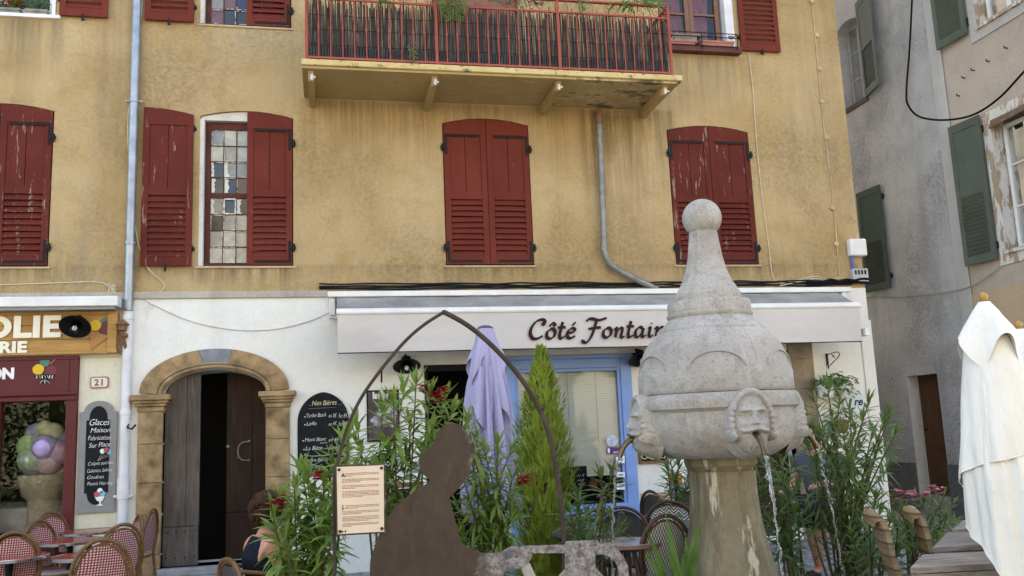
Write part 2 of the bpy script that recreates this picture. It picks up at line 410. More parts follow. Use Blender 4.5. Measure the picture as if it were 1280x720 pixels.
mb = MB(); mb.box(XL-.3, XR+.3, -.5, 14.3, 12.6, 12.85); mb.build('roof', simple('roof_tile', (.30,.14,.09), .9), HOUSE)
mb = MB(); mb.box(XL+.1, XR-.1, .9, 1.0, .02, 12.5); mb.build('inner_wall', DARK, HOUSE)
# white ground floor
zi, zs_ = 2.17, 2.17
DX0, DX1 = -1.88, -.73
arch_in = [(DX0,.2),(DX1,.2)] + arc((DX0+DX1)/2, zs_, (DX1-DX0)/2, .27, 0, 180, 16)
mb = MB(); mb.panel([(-2.36,0),(XR,0),(XR,ZB),(-2.36,ZB)], [arch_in, rect(1.17,2.15,.15,2.41), rect(2.22,3.85,.2,2.44), rect(5.0,6.13,.15,2.5)], -.02, .5)
mb.add([(XR,-.02,0),(XR,14,0),(XR,14,ZB),(XR,-.02,ZB)], [(0,1,2,3)])
mb.build('white_ground_floor_wall', WHT, HOUSE)
mb = MB(); mb.box(XL, -2.363, -.014, .3, 2.62, ZB-.003); mb.box(-2.81, -2.363, -.014, .3, 0, 2.617); mb.build('cream_ground_floor_wall', CRM, HOUSE)
mb = MB(); mb.box(XL, .0, -.05, -.003, 3.30, 3.385); mb.build('string_course', stucco('grey_ledge', (.42,.38,.31), (.50,.46,.40), (.33,.29,.22), (.27,.23,.18), .5, False), HOUSE, bevel=.01)
mb = MB(); mb.box(XR-.16, XR+.012, -.05, -.022, 0, 2.9); mb.build('corner_board', WHT, HOUSE, bevel=.004)

# ---- shutters
def leaf_mesh(x0, x1, z0, headf, y, louv=None, side=1, seed=0, ajar=0.0):
    """leaf: arched outer outline, two boards above, louvres below"""
    r = random.Random(seed); mb = MB(); st = .075; t = .035; y0, y1 = y, y+t
    zt = min(headf(x0), headf(x1)); zm = z0+(zt-z0)*.485
    k = 6; top = [(x1-(x1-x0)*i/k, headf(x1-(x1-x0)*i/k)) for i in range(k+1)]
    mb.box(x0, x0+st, y0, y1, z0, zt-.14); mb.box(x1-st, x1, y0, y1, z0, zt-.14)
    mb.prism([(x0,zt-.14),(x1,zt-.14)]+top, y0, y1)
    mb.box(x0+st, x1-st, y0+.0008, y1, z0, z0+.11); mb.box(x0+st, x1-st, y0+.0008, y1, zm-.05, zm+.05)
    xm = (x0+x1)/2
    mb.box(x0+st, xm-.003, y0+.012, y1-.003, zm+.05, zt-.14); mb.box(xm+.003, x1-st, y0+.0145, y1-.003, zm+.05, zt-.14)
    nl = 10; a0, a1 = z0+.11, zm-.05; p = (a1-a0)/nl
    for i in range(nl):
        zc = a0+p*(i+.5); tl = r.uniform(-.004,.004)
        mb.bar((x0+st-.004, y0+.019, zc+tl), (x1-st+.004, y0+.019, zc-tl*.6), .008, p*1.12, up=(0,.46,.89))
    return mb
def hinges(x0, x1, z0, zt, y, hx, par):
    """two forged L straps and pintles on the hinge side hx (-1 left, 1 right)"""
    xh = x0 if hx < 0 else x1; s = -hx
    for zc, d in ((zt-.16, -1), (z0+.045, 1)):
        mb = MB(); y0 = y-.006
        L = (x1-x0)*.82
        a, b = sorted((xh+s*.012, xh+s*L)); mb.box(a, b, y0, y, zc-.016, zc+.016)
        a, b = sorted((xh+s*.012, xh+s*.046)); za, zb = sorted((zc-d*.0-(0.26 if d<0 else -.26), zc)); mb.box(a, b, y0-.001, y, za, zb)
        zk = zc-.17 if d < 0 else zc+.17
        mb.tube([(xh-s*.02, y-.012, zk-.05), (xh-s*.02, y-.012, zk+.05)], .014, 8)
        a, b = sorted((xh-s*.045, xh+s*.03)); mb.box(a, b, y-.014, y-.004, zk-.022, zk+.022)
        mb.build('hinge', IRON, par, bevel=.002)
def pair(x0, x1, z0, zs, rise, mat, left=True, right=True, y=-.012, seed=0, hin=True):
    xm = (x0+x1)/2
    hf = lambda x: headz(x, x0, x1, zs, rise)-.012
    for s, a, b, on in ((-1, x0+.012, xm-.003, left), (1, xm+.003, x1-.012, right)):
        if not on: continue
        o = leaf_mesh(a, b, z0+.012, hf, y, seed=seed+s).build('shutter', mat, HOUSE, bevel=.003)
        if hin: hinges(a, b, z0+.012, hf(a if s < 0 else b), y, s, o)
def open_leaf(x0, x1, z0, zs, rise, flip, mat, seed):
    """leaf folded back flat against the wall, the high side of its head towards `flip`"""
    def hf(x):
        u = (x-x0)/(x1-x0); u = u if flip > 0 else 1-u     # u=1 where the centre of the arch was
        return zs+rise*(1-(1-u)**2)-.012
    o = leaf_mesh(x0, x1, z0+.005, hf, -.062, seed=seed).build('shutter', mat, HOUSE, bevel=.003)
    mb = MB()
    xe = x1 if flip < 0 else x0
    for zk in (zs-.18, z0+.22): mb.tube([(xe, -.03, zk-.04),(xe,-.03,zk+.04)], .013, 8); mb.box(xe-.03, xe+.03, -.026, -.0, zk-.02, zk+.02)
    mb.build('hinge', IRON, o)
    mb = MB(); xc = (x0+x1)/2
    mb.tube([(xc,0,z0-.02),(xc,-.085,z0-.02)], .008, 6); mb.box(xc-.012, xc+.012, -.095, -.083, z0-.07, z0+.02); mb.build('shutter_catch', IRON, o)
pair(*WIN[0], Z0, ZS, RISE, REDW, seed=1)
pair(*WIN[1], Z0, ZS, RISE, RED, left=False, seed=2)
open_leaf(-2.18, -1.60, Z0-.01, ZS, RISE, -1, REDW, 3)
pair(*WIN[2], Z0, ZS, RISE, RED, seed=4)
pair(*WIN[3], Z0, ZS, RISE, REDW, seed=5)
open_leaf(-3.18, -2.63, 6.81, 8.7, RISE, 1, RED, 6)
open_leaf(-2.20, -1.62, 6.81, 8.7, RISE, -1, RED, 7)
pair(*UPW[1], 6.82, 8.72, RISE, RED, left=False, seed=8)
open_leaf(5.83, 6.44, 6.81, 8.7, RISE, 1, RED, 9)
# arched plaster heads and thin sills
SILL = (stucco('sill_plaster', (.46,.36,.2), (.55,.46,.32), (.3,.22,.12), (.25,.19,.1), .3, False))
for a, b, z in [(a, b, Z0) for a, b in WIN]+[(UPW[1][0], UPW[1][1], 6.819)]:
    mb = MB(); mb.box(a-.03, b+.03, -.018, .1, z-.026, z-.002); mb.build('window_sill', SILL, HOUSE)
# ---- leaded window of the half-open opening
PANES = [simple('pane_pale', (.40,.39,.33), .12, .3, 9, .1, 40), simple('pane_grey', (.24,.24,.215), .1, .3, 9, .1, 40), simple('pane_dark', (.03,.033,.036), .06, .4, 6, .1, 30),
         simple('pane_blue', (.035,.045,.11), .08, .3, 8, .1, 40), simple('pane_rose', (.14,.07,.075), .1, .3, 8, .1, 40)]
WFR = simple('red_brown_frame', (.10,.032,.024), .6, .3, 6, .1)
def leaded(x0, x1, z0, z1, dark, seed, cols=6, rows=8):
    r = random.Random(seed); y = .10
    mb = MB(); s = .06
    mb.box(x0, x0+s, y, y+.05, z0, z1); mb.box(x1-s, x1, y, y+.05, z0, z1); mb.box(x0+s, x1-s, y+.001, y+.05, z1-.1, z1)
    mb.box(x0+s, x1-s, y+.001, y+.05, z0, z0+.05)
    xs0, xs1, za, zb = x0+s, x1-s, z0+.05, z1-.1
    zmid = za+(zb-za)*.5
    mb.box(xs0, xs1, y+.002, y+.045, zmid-.03, zmid+.03)
    fr = mb.build('window', WFR, HOUSE, bevel=.003)
    pz = []
    for (p, q) in ((za, zmid-.03), (zmid+.03, zb)):
        for i in range(rows//2): pz.append((p+(q-p)*i/(rows//2), p+(q-p)*(i+1)/(rows//2)))
    w_ = (xs1-xs0)/cols; lead = MB(); mb2 = MB()
    for i in range(cols):
        for j, (p, q) in enumerate(pz):
            a = xs0+w_*i; mb2.cur = dark(i, j, r)
            tx, tz = r.uniform(-.006,.006), r.uniform(-.006,.006)
            mb2.add([(a,y+.02+tx,p),(a+w_,y+.02-tx,p),(a+w_,y+.02-tx+tz,q),(a,y+.02+tx+tz,q)], [(0,1,2,3)])
    mb2.build('pane', PANES, fr)
    for i in range(1, cols): lead.bar((xs0+w_*i, y+.012, za), (xs0+w_*i, y+.012, zb), .012, .012)
    for p, q in pz: lead.bar((xs0, y+.0125, p), (xs1, y+.0125, p), .012, .012)
    lead.build('glazing_bar', WFR, fr)
    # flaking putty round some panes
    pt = MB()
    for i in range(cols):
        for j, (p, q) in enumerate(pz):
            big = (i == 1 and j == 3)
            if r.random() < .75 or big:
                a = xs0+w_*i; e = .008 if not big else .018
                for (xa, za_, xb, zb_) in ((a+.01,p+.01,a+w_-.01,p+.01),(a+.01,q-.01,a+w_-.01,q-.01),(a+.01,p+.01,a+.01,q-.01),(a+w_-.01,p+.01,a+w_-.01,q-.01)):
                    if r.random() < (.55 if not big else 1):
                        k = 5
                        for t in range(k):
                            if r.random() < .75 or big:
                                u, v = t/k, (t+1)/k; ee = e*r.uniform(.5,1.3)
                                pt.bar((xa+(xb-xa)*u, y+.008, za_+(zb_-za_)*u), (xa+(xb-xa)*v, y+.008, za_+(zb_-za_)*v), ee, ee)
    pt.build('putty', simple('white_putty', (.6,.57,.52), .9, .3, 20, .3), fr)
    # broken panes patched with torn white film
    if z0 < 5:
        fl = MB()
        for i, j in ((0,3),(0,4),(1,4),(0,5),(1,5),(2,3)):
            p, q = pz[j]; a = xs0+w_*i; k = 7; pts = [(a+.012, y+.010, p+.012)]
            ww = w_*r.uniform(.2,.5)
            out = [(a+.012+ww*r.uniform(.3,1), p+.012+(q-p-.024)*t/k) for t in range(k+1)]
            vs = [(a+.012,y+.011,p+.012+(q-p-.024)*t/k) for t in range(k+1)]+[(x,y+.011,z) for x, z in out]
            fl.add(vs, [(t,t+1,t+k+2,t+k+1) for t in range(k)])
        fl.build('torn_film', simple('white_film', (.62,.60,.54), .7, .2, 12, .1), fr)
def d1(i, j, r):
    if (i, j) in ((1,3),(2,3),(0,4),(1,4),(0,2),(2,4),(0,5)): return 2
    if (i, j) in ((1,5),(0,1),(1,2),(2,5)): return 1
    return r.choice((0,0,0,1))
leaded(-1.47, -.43, 3.705, 5.56, d1, 3)
leaded(-1.49, -.45, 6.83, 8.66, lambda i, j, r: r.choice((2,2,3,3,4,1)), 5)
# white plaster reveal of the half-open windows
PLW = stucco('white_reveal_plaster', (.60,.57,.52), (.7,.68,.64), (.44,.40,.34), (.40,.36,.3), .5, False)
for x in (-1.528,-1.548):
    z = 3.705 if x > -1.54 else 6.83
    mb = MB(); mb.box(x, x+.05, -.006, .16, z, z+1.86); mb.build('window_reveal', PLW, HOUSE)
mb = MB(); mb.prism([(-1.52,5.56),(-.43,5.56)]+[(-.43-1.09*i/8, headz(-.43-1.09*i/8,-1.53,-.41,ZS,RISE)-.006) for i in range(9)], .03, .12)
mb.build('arched_head', PLW, HOUSE)
# upper left window (top left of the picture) and upper right window, wooden casements
def casement(x0, x1, z0, z1, frame, y=.10, bars=3, name='window'):
    mb = MB(); s = .065
    for a, b in ((x0,(x0+x1)/2-.002),((x0+x1)/2+.002,x1)):
        mb.box(a, a+s, y, y+.05, z0, z1); mb.box(b-s, b, y, y+.05, z0, z1); mb.box(a+s, b-s, y+.001, y+.05, z0, z0+.09); mb.box(a+s, b-s, y+.001, y+.05, z1-.07, z1)
        for i in range(1, bars+1):
            zz = z0+.09+(z1-.16-z0)*i/(bars+1); mb.box(a+s, b-s, y+.005, y+.045, zz-.014, zz+.014)
    fr = mb.build(name, frame, HOUSE, bevel=.004)
    mb = MB(); mb.add([(x0+.03,y+.03,z0+.05),(x1-.03,y+.03,z0+.05),(x1-.03,y+.03,z1-.04),(x0+.03,y+.03,z1-.04)], [(0,1,2,3)]); mb.build('pane', GLASS, fr)
    return fr
BRNW = simple('brown_window_wood', (.20,.095,.055), .5, .25, 7, .1)
f = casement(4.67, 5.60, 6.90, 8.7, BRNW)
mb = MB()
for x0, x1, lean in ((4.70,5.0,.1),(5.28,5.56,-.12)):
    vs = []; k = 12
    for i in range(k+1):
        for z, l in ((8.6,0),(6.95,lean)):
            vs.append((x0+(x1-x0)*i/k+l, .22+.02*math.sin(i*1.6), z))
    mb.add(vs, [(2*i,2*i+2,2*i+3,2*i+1) for i in range(k)])
mb.build('curtain', simple('red_check_curtain', (.30,.09,.11), .9, .5, 25, .1, 60, 0, (3,3,.3)), HOUSE, smooth=50)
mb = MB(); mb.box(5.64, 5.768, .0, .2, 6.83, 8.7); mb.build('window_reveal', simple('white_reveal', (.66,.66,.68), .8, .15, 4, .2), HOUSE)
mb = MB(); mb.box(4.5, 5.80, -.12, .12, 6.74, 6.83); mb.build('window_sill', simple('brown_sill', (.13,.055,.045), .7, .3, 6, .2), HOUSE, bevel=.006)
f = casement(-4.38, -3.27, 6.85, 8.7, WMET)
mb = MB(); mb.box(-4.5, -3.17, -.05, .12, 6.775, 6.822); mb.build('window_sill', WMET, HOUSE, bevel=.006)
mb = MB(); mb.box(-3.275, -3.235, -.012, .2, 6.83, 8.7); mb.build('window_reveal', WMET, HOUSE)
# balcony door, mostly behind the reed screen
mb = MB(); mb.box(1.42,2.58,.1,.15,6.0,8.18); mb.build('balcony_door', BRNW, HOUSE, bevel=.01)

# ---- balcony
BZ = 5.885; BY = -.95; BX0, BX1 = -.27, 4.42
n = Nt('stained_soffit'); a_ = n.noise(1.6,6,.65); sx_ = n.n('ShaderNodeSeparateXYZ'); n.lk(n.co, sx_.inputs[0]); b_ = n.noise(2.2,7,.72,(1,1.6,1))
c = n.mix(n.ramp(a_,.3,.7),(.36,.25,.10),(.45,.335,.15)); wet = n.ramp(n.math('ADD',n.math('MULTIPLY',sx_.outputs[0],.075),b_),.80,.90); c = n.mix(n.math('MULTIPLY',wet,.85),c,(.045,.042,.03)); c = n.mix(n.math('MULTIPLY',n.ramp(n.math('ABSOLUTE',n.math('SUBTRACT',n.math('ADD',n.math('MULTIPLY',sx_.outputs[0],.075),b_),.785)),.03,.0),.6),c,(.55,.48,.34)); c = n.mix(n.math('MULTIPLY',n.ramp(n.noise(6,6,.7),.55,.7),.35),c,(.2,.14,.06)); n.col(c); n.rough(.95); n.bump(n.noise(22,5),.3,.01)
bal = MB(); bal.box(BX0, BX1, BY, -.001, BZ, BZ+.03); B = bal.build('balcony', n.m, HOUSE)
mb = MB(); r = random.Random(3)
mb.box(BX0-.01, BX1+.06, BY-.035, .0, BZ+.0305, BZ+.105); n = Nt('mildewed_slab_edge'); md_ = n.ramp(n.noise(7,7,.75,(1,1,2.5)),.55,.63); n.col(n.mix(n.math('MULTIPLY',md_,.85),n.mix(n.ramp(n.noise(3,5),.3,.7),(.50,.37,.15),(.62,.49,.24)),(.045,.04,.03))); n.rough(.95); n.bump(n.noise(30,5),.4,.01)
mb.build('slab', n.m, B, bevel=.012)
BRK = stucco('bracket_paint', (.42,.29,.115), (.5,.38,.2), (.30,.2,.09), (.22,.15,.08), .3, False)
for x in (-.17, 1.30, 2.86, 4.28):
    mb = MB(); mb.prism([(0,BZ-.002),(0,BZ-.13),(-.80,BZ-.10),(-.88,BZ-.002)], -.035, .035)
    mb.xf(M.Translation((x,0,0)) @ M.Rotation(rad(90),4,'Z')); 
    for i in range(len(mb.v)):
        v = mb.v[i]; mb.v[i] = V((v.x, v.y, v.z))
    mb.build('bracket', BRK, B, bevel=.004)
    mb = MB(); mb.tube([(x+.01,-.84,BZ-.01),(x+.01,-.84,BZ-.10)], .02, 8); mb.tube([(x+.01,-.84,BZ-.06),(x+.045,-.87,BZ-.075)], .014, 8); mb.build('drain_spout', WPIPE, B)
# railing
RX0, RX1, RY, RZ = -.22, 4.37, -.91, BZ+.105
rl = MB(); zt2 = RZ+.80; zt = RZ+.965
rl.bar((RX0,RY,RZ+.05),(RX1,RY,RZ+.05), .02, .026); rl.bar((RX0,RY,zt2),(RX1,RY,zt2), .02, .024); rl.bar((RX0,RY,zt),(RX1,RY,zt), .045, .02)
for x in (RX0, 1.33, 2.88, RX1): rl.bar((x,RY,RZ-.03),(x,RY,zt), .034, .034, up=(0,1,0))
for xs in (RX0, RX1):
    rl.bar((xs,RY,RZ+.05),(xs,-.0,RZ+.05), .02,.026); rl.bar((xs,RY,zt),(xs,0,zt), .04,.02); rl.bar((xs,RY,zt2),(xs,0,zt2), .02,.02)
    for i in range(1,7): rl.bar((xs,RY*i/7,RZ+.05),(xs,RY*i/7,zt2), .014,.014, up=(0,1,0))
rl.build('railing', SALM, B)
xs = []
for a, b, k in ((RX0,1.33,11),(1.33,2.88,12),(2.88,RX1,12)):
    xs += [a+(b-a)*i/k for i in range(1,k)]
for x in xs:
    mb = MB(); zm = RZ+.43
    mb.tube([(x,RY,RZ+.05),(x,RY,zm-.05),(x,RY,zm-.02),(x,RY,zm),(x,RY,zm+.02),(x,RY,zm+.05),(x,RY,zt2)], [.0085,.0085,.011,.0165,.011,.0085,.0085], 6)
    mb.build('baluster', SALM, B, smooth=40)
mb = MB()
for i in range(14):
    x = RX0+.1+i*.33; 
    for s in (1,-1):
        pts = [(x+.08+s*(.012+.004*t)*math.cos(t*.8)*1.0+s*.05, RY, zt2+.075+(.012+.004*t)*math.sin(t*.8)*1.2) for t in range(11)]
        mb.tube(pts, .004, 5)
mb.build('scrollwork', SALM, B)
# reed screen tied inside the railing
rs = MB(); r = random.Random(11); x = RX0+.03
while x < RX1-.03:
    h = r.uniform(.70,.84) if r.random() < .92 else r.uniform(.84,.92); d = r.uniform(.005,.0095)
    y = RY+.035+r.uniform(-.008,.012)
    rs.tube([(x,y,RZ+.055),(x+r.uniform(-.008,.008),y+r.uniform(-.006,.006),RZ+.35),(x+r.uniform(-.014,.014),y+r.uniform(-.01,.01),RZ+h)], [d,d*.95,d*.7], 5)
    x += d*.92
n = Nt('dry_reed'); isl = n.n('ShaderNodeNewGeometry').outputs['Random Per Island']
cr = n.n('ShaderNodeValToRGB'); e = cr.color_ramp.elements; e[0].color = (.022,.017,.017,1); e[1].color = (.30,.235,.165,1); e[1].position = 1
e.new(.5).color = (.045,.033,.028,1); e.new(.8).color = (.085,.062,.046,1); n.lk(isl, cr.inputs[0]); n.col(n.mix(n.ramp(n.noise(5,5,.7,(6,6,1.5)),.35,.75), cr.outputs[0], (.045,.035,.036))); n.rough(.9)
s1 = tag(rs.build('reed_screen', n.m, smooth=50), 'dark brown brushwood screen tied inside the salmon balcony railing', 'reed screen')
rr = MB(); x = RX0+.05
while x < RX1-.04:
    rr.tube([(x,RY+.018,RZ+.0),(x,RY+.018,RZ+r.uniform(.19,.215))], .014, 7); x += .0345
rr.build('log_edging', simple('dark_log_edging', (.05,.046,.047), .85, .45, 8, .3), s1, smooth=50)
for zz in (.22,.42,.6):
    mb = MB(); mb.tube([(RX0+.03+(RX1-RX0-.06)*i/40, RY+.022, RZ+zz+.008*math.sin(i*2.1)) for i in range(41)], .003, 4); mb.build('tie_wire', IRON, s1)

# ---- arched doorway
cx = (DX0+DX1)/2; mb = MB()
a_out = arc(cx, zs_+.02, .845, .50, 0, 180, 28); a_in = arc(cx, zs_, (DX1-DX0)/2, .27, 0, 180, 28); k = 29
DOOR = HOUSE
# voussoirs: separate blocks with fine joints, inside one part
cuts = [0,4,8,12,16,20,24,28]
for a, b in zip(cuts[:-1], cuts[1:]):
    mb.cur = 1 if (a, b) == (12,16) else 0
    po = a_out[a:b+1]; pi_ = list(reversed(a_in[a:b+1])); poly = po+pi_
    cxm = sum(p[0] for p in poly)/len(poly); czm = sum(p[1] for p in poly)/len(poly)
    poly = [(cxm+(p[0]-cxm)*.992, czm+(p[1]-czm)*.996) for p in poly]
    mb.prism(poly, -.075, .22)
    # moulded inner lip
mb.cur = 0
lip = [(x,-.085,z) for x, z in arc(cx, zs_, (DX1-DX0)/2+.035, .305, 0, 180, 28)]; mb.tube(lip, .022, 8)
lip = [(x,-.08,z) for x, z in arc(cx, zs_, (DX1-DX0)/2+.085, .345, 0, 180, 28)]; mb.tube(lip, .014, 8)
mb.build('door_arch', [STONE, KEY], DOOR, bevel=.006)
for s in (-1, 1):
    xi = DX0 if s < 0 else DX1; xo = xi+s*.275
    mb = MB(); a, b = sorted((xi, xo)); r = random.Random(5+s)
    z = .0
    for h in (.36, .44, .36, .44, .37):
        e = r.uniform(-.003,.004); mb.box(a, b, -.07+e, .22, z+.002, z+h-.002); z += h
    mb.box(a-.03 if s<0 else a, b if s<0 else b+.03, -.1, .2, .0, .24)
    pil = mb.build('pilaster', STONE, DOOR, bevel=.008)
    mb = MB()
    for z0, z1, e in ((1.97,2.03,.012),(2.03,2.065,.035),(2.065,2.10,.055),(2.10,2.165,.08)):
        mb.box(a-e, b+e, -.07-e, .22, z0+.0005, z1)
    mb.build('capital', STONE, pil, bevel=.012)
mb = MB(); mb.box(DX0-.25, DX1+.3, -.42, .3, .0, .115); mb.box(DX0-.05, DX1+.12, -.16, .3, .1155, .20); mb.build('doorstep', STEP, DOOR, bevel=.015)
# left leaf near the plane of the wall, the right one swung inwards
ztop = lambda x: zs_+.27*math.sqrt(max(0,1-((x-cx)/((DX1-DX0)/2))**2))
L1 = DX0+.395
def dleaf(x0, x1, y, mat, name, split):
    mb = MB(); k = 6; top = [(x1-(x1-x0)*i/k, ztop(x1-(x1-x0)*i/k)-.004) for i in range(k+1)]
    xm = x0+(x1-x0)*.62
    mb.prism([(x0,split),(x1,split)]+top, y+.012, y+.05)
    mb.prism([(x0,split+.01),(xm-.003,split+.01)]+[(x, z-.0) for x, z in [(xm-.003-(xm-.003-x0)*i/4, ztop(xm-.003-(xm-.003-x0)*i/4)-.005) for i in range(5)]], y, y+.0118)
    mb.prism([(xm+.003,split+.01),(x1,split+.01)]+[(x1-(x1-xm-.003)*i/4, ztop(x1-(x1-xm-.003)*i/4)-.005) for i in range(5)], y+.001, y+.0118)
    mb.box(x0, x1-.004, y-.012, y+.05, .205, split); r = random.Random(2)
    o = mb.build(name, mat, DOOR, bevel=.004)
    st = MB()
    for zz in (split-.05, .3):
        for i in range(4): st.sphere((x0+.04+(x1-x0-.08)*i/3, y-.012 if zz < split else y, zz), .009, 8, 5)
    st.build('nail_stud', IRON, o); return o
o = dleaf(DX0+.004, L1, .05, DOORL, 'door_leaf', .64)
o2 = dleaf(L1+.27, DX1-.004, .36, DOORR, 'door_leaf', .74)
mb = MB(); kx, kz = -1.02, 1.47
mb.tube([(kx+.07,.33,kz+.11),(kx+.0,.31,kz+.11),(kx-.05,.31,kz+.07),(kx-.06,.31,kz),(kx-.05,.31,kz-.07),(kx,.31,kz-.11),(kx+.07,.33,kz-.11)], .008, 8); mb.sphere((kx+.07,.345,kz+.115), .018, 8, 6); mb.sphere((kx+.07,.345,kz-.115), .018, 8, 6)
mb.build('handle', ZINCD, o2, smooth=60)
mb = MB(); mb.sphere((-1.2,.345,1.53), .022, 10, 8); mb.build('knob', ZINC, o2, smooth=60)

# ---- cafe front: dark opening, blue shop window, stone jamb
CAFE = HOUSE
mb = MB(); mb.box(1.17,2.15,-.05,.1,2.35,2.43); mb.box(1.17,1.21,-.03,.1,.15,2.35); mb.box(2.11,2.15,-.03,.1,.15,2.35); mb.build('doorway', BLK, CAFE, bevel=.004)
mb = MB(); y=-.055; a,b,z0,z1 = 2.20,3.87,.0,2.46
mb.box(a,a+.12,y,.1,z0,z1); mb.box(b-.15,b,y,.1,z0,z1); mb.box(a+.12,b-.15,y+.001,.1,z1-.12,z1); mb.box(a+.12,b-.15,y+.002,.1,z0,.62); 
mb.box(a+.22,b-.25,y-.012,y+.002,.10,.52)
mb.box(a-.02,b+.02,y-.03,.1,z1+.0005,z1+.05)
mb.box(b-.19,b-.1505,y+.02,.1,.62,z1-.12); mb.box(a+.1205,a+.16,y+.02,.1,.62,z1-.12); mb.box(a+.16,b-.19,y+.021,.1,z1-.16,z1-.1205)
W = mb.build('shop_window', BLUE, CAFE, bevel=.006)
mb = MB(); mb.add([(a+.15,.0,.62),(b-.18,.0,.62),(b-.18,.0,2.32),(a+.15,.0,2.32)], [(0,1,2,3)]); mb.build('pane', GLASS, W)
mb = MB()
zz = 1.0
while zz < 2.33:
    mb.bar((a+.16,.06,zz),(b-.19,.06,zz), .035, .0018, up=(0,-.85,.53)); zz += .031
mb.box(a+.16,b-.19,.045,.075,.965,.985)
mb.build('venetian_blind', simple('white_blind_slat', (.80,.83,.80), .5, .05, 3, 0), W)
mb = MB()
for x in (2.62,3.02,3.4): mb.tube([(x,.03,.98),(x,.03,2.33)], .003, 5)
mb.build('blind_cord', simple('cord_grey', (.4,.42,.4), .8), W)
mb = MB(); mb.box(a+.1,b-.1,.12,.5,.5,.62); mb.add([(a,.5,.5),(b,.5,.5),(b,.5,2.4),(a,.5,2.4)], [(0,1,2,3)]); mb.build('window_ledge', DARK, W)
mb = MB(); mb.box(2.15,4.7,-.06,-.021,2.52,2.60); mb.build('fascia_trim', WHT, CAFE, bevel=.005)
mb = MB(); mb.box(3.90,4.60,-.028,-.0205,.0,.72); mb.build('pink_dado', PINKP, CAFE)
mb = MB(); r = random.Random(4)
for x0, x1 in ((6.13,6.50),(4.72,5.0)):
    z = 0
    while z < 2.75:
        h = r.uniform(.3,.5); h = min(h, 2.78-z); e = r.uniform(0,.012); mb.box(x0, x1, -.045+e, .1, z+.002, z+h-.002); z += h
mb.box(4.72,6.50,-.04,.1,2.781,3.0); mb.build('stone_jamb', STONED, CAFE, bevel=.008)
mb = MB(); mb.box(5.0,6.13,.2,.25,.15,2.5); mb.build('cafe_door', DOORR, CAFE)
# ------------------------------------------------------------------ houses to the right, on the far side of the alley (wall plane x = GX, looking -x)
GX = 9.2; YS = .24          # the pale strip stands at y = YS; grey render beyond, beige render this side
def wallX(name, holes, y0, y1, z0, z1, mat, parent, depth=.3, x=GX):
    """wall in the plane x: outline coordinates (u=-y, z), reveals run to +x"""
    mb = MB(); mb.panel([(-y1,z0),(-y0,z0),(-y0,z1),(-y1,z1)], holes, 0, depth)
    mb.xf(M.Translation((x,0,0)) @ M.Rotation(rad(-90),4,'Z'))   # (u,0..depth,z) -> x+depth, y=-u
    return mb.build(name, mat, parent)
GH = empty('grey_house', (GX,6,0), 'grey rendered house in the shaded alley beside the yellow house', 'house')
BH = empty('beige_house', (GX,-1,0), 'beige rendered house with grey green shutters and peach base', 'house')
def hole(y0, y1, z0, z1, rise=0):
    return seg_arch(-y1, -y0, z0, z1-rise, rise) if rise else rect(-y1, -y0, z0, z1)
# door
dy0, dy1, dz = 1.02, 1.76, 2.18
g1 = (1.98, 2.72, 7.05, 8.62)           # upper grey window (y0,y1,z0,z1)
wallX('wall', [hole(dy0,dy1,.3,dz), hole(*g1, .12)], YS, 16, 0, 10.2, GRY, GH, .38)
mb = MB(); mb.box(GX-.02, GX-.001, YS+.3, dy0-.0, 0, .80); mb.box(GX-.02, GX-.001, dy1, 9, 0, .80); mb.build('plinth', stucco('dark_plinth', (.13,.13,.135), (.17,.17,.17), (.08,.08,.08), (.07,.07,.07), .4, False), GH)
mb = MB(); mb.box(GX+.20, GX+.25, dy0, dy1, .3, dz); 
for z0, z1 in ((.42,.95),(1.05,2.05)): mb.box(GX+.185, GX+.20, dy0+.1, dy1-.1, z0, z1)
d = mb.build('door', simple('brown_door', (.10,.045,.02), .5, .35, 4, .2, 40, 0, (6,6,.6)), GH, bevel=.005)
mb = MB(); mb.box(GX+.002, GX+.375, dy1-.008, dy1-.001, .3, dz); mb.build('door_reveal', stucco('pale_reveal', (.56,.53,.47), (.63,.60,.55), (.45,.42,.37), (.4,.37,.33), .3, False), GH)
mb = MB(); mb.sphere((GX+.17, dy1-.1, 1.32), .025, 8, 6); mb.build('handle', IRON, d)
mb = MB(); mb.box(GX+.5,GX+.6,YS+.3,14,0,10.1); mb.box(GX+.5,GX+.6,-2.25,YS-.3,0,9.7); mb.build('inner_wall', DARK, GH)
def casX(par, y0, y1, z0, z1, mat, bars, x):
    mb = MB(); s = .06
    mb.box(x,x+.05,y0,y0+s,z0,z1); mb.box(x,x+.05,y1-s,y1,z0,z1); mb.box(x+.001,x+.05,y0+s,y1-s,z0,z0+s); mb.box(x+.001,x+.05,y0+s,y1-s,z1-s,z1)
    ym = (y0+y1)/2; mb.box(x+.002,x+.055,ym-.045,ym+.045,z0+s,z1-s)
    for i in range(1,bars+1):
        zz = z0+(z1-z0)*i/(bars+1); mb.box(x+.006,x+.04,y0+s,y1-s,zz-.013,zz+.013)
    f = mb.build('window', mat, par, bevel=.003)
    mb = MB(); mb.add([(x+.02,y0+.02,z0+.02),(x+.02,y1-.02,z0+.02),(x+.02,y1-.02,z1-.02),(x+.02,y0+.02,z1-.02)], [(0,1,2,3)]); mb.build('pane', DGLASS, f)
    return f
casX(GH, g1[0]+.02, g1[1]-.02, g1[2]+.03, g1[3]-.02, simple('grey_window_paint', (.36,.37,.38), .5, .15, 5), 2, GX+.22)
mb = MB(); mb.box(GX-.03, GX+.2, g1[0]-.05, g1[1]+.05, g1[2]-.09, g1[2]-.001); mb.build('window_sill', simple('dark_sill', (.09,.07,.06), .8), GH, bevel=.006)
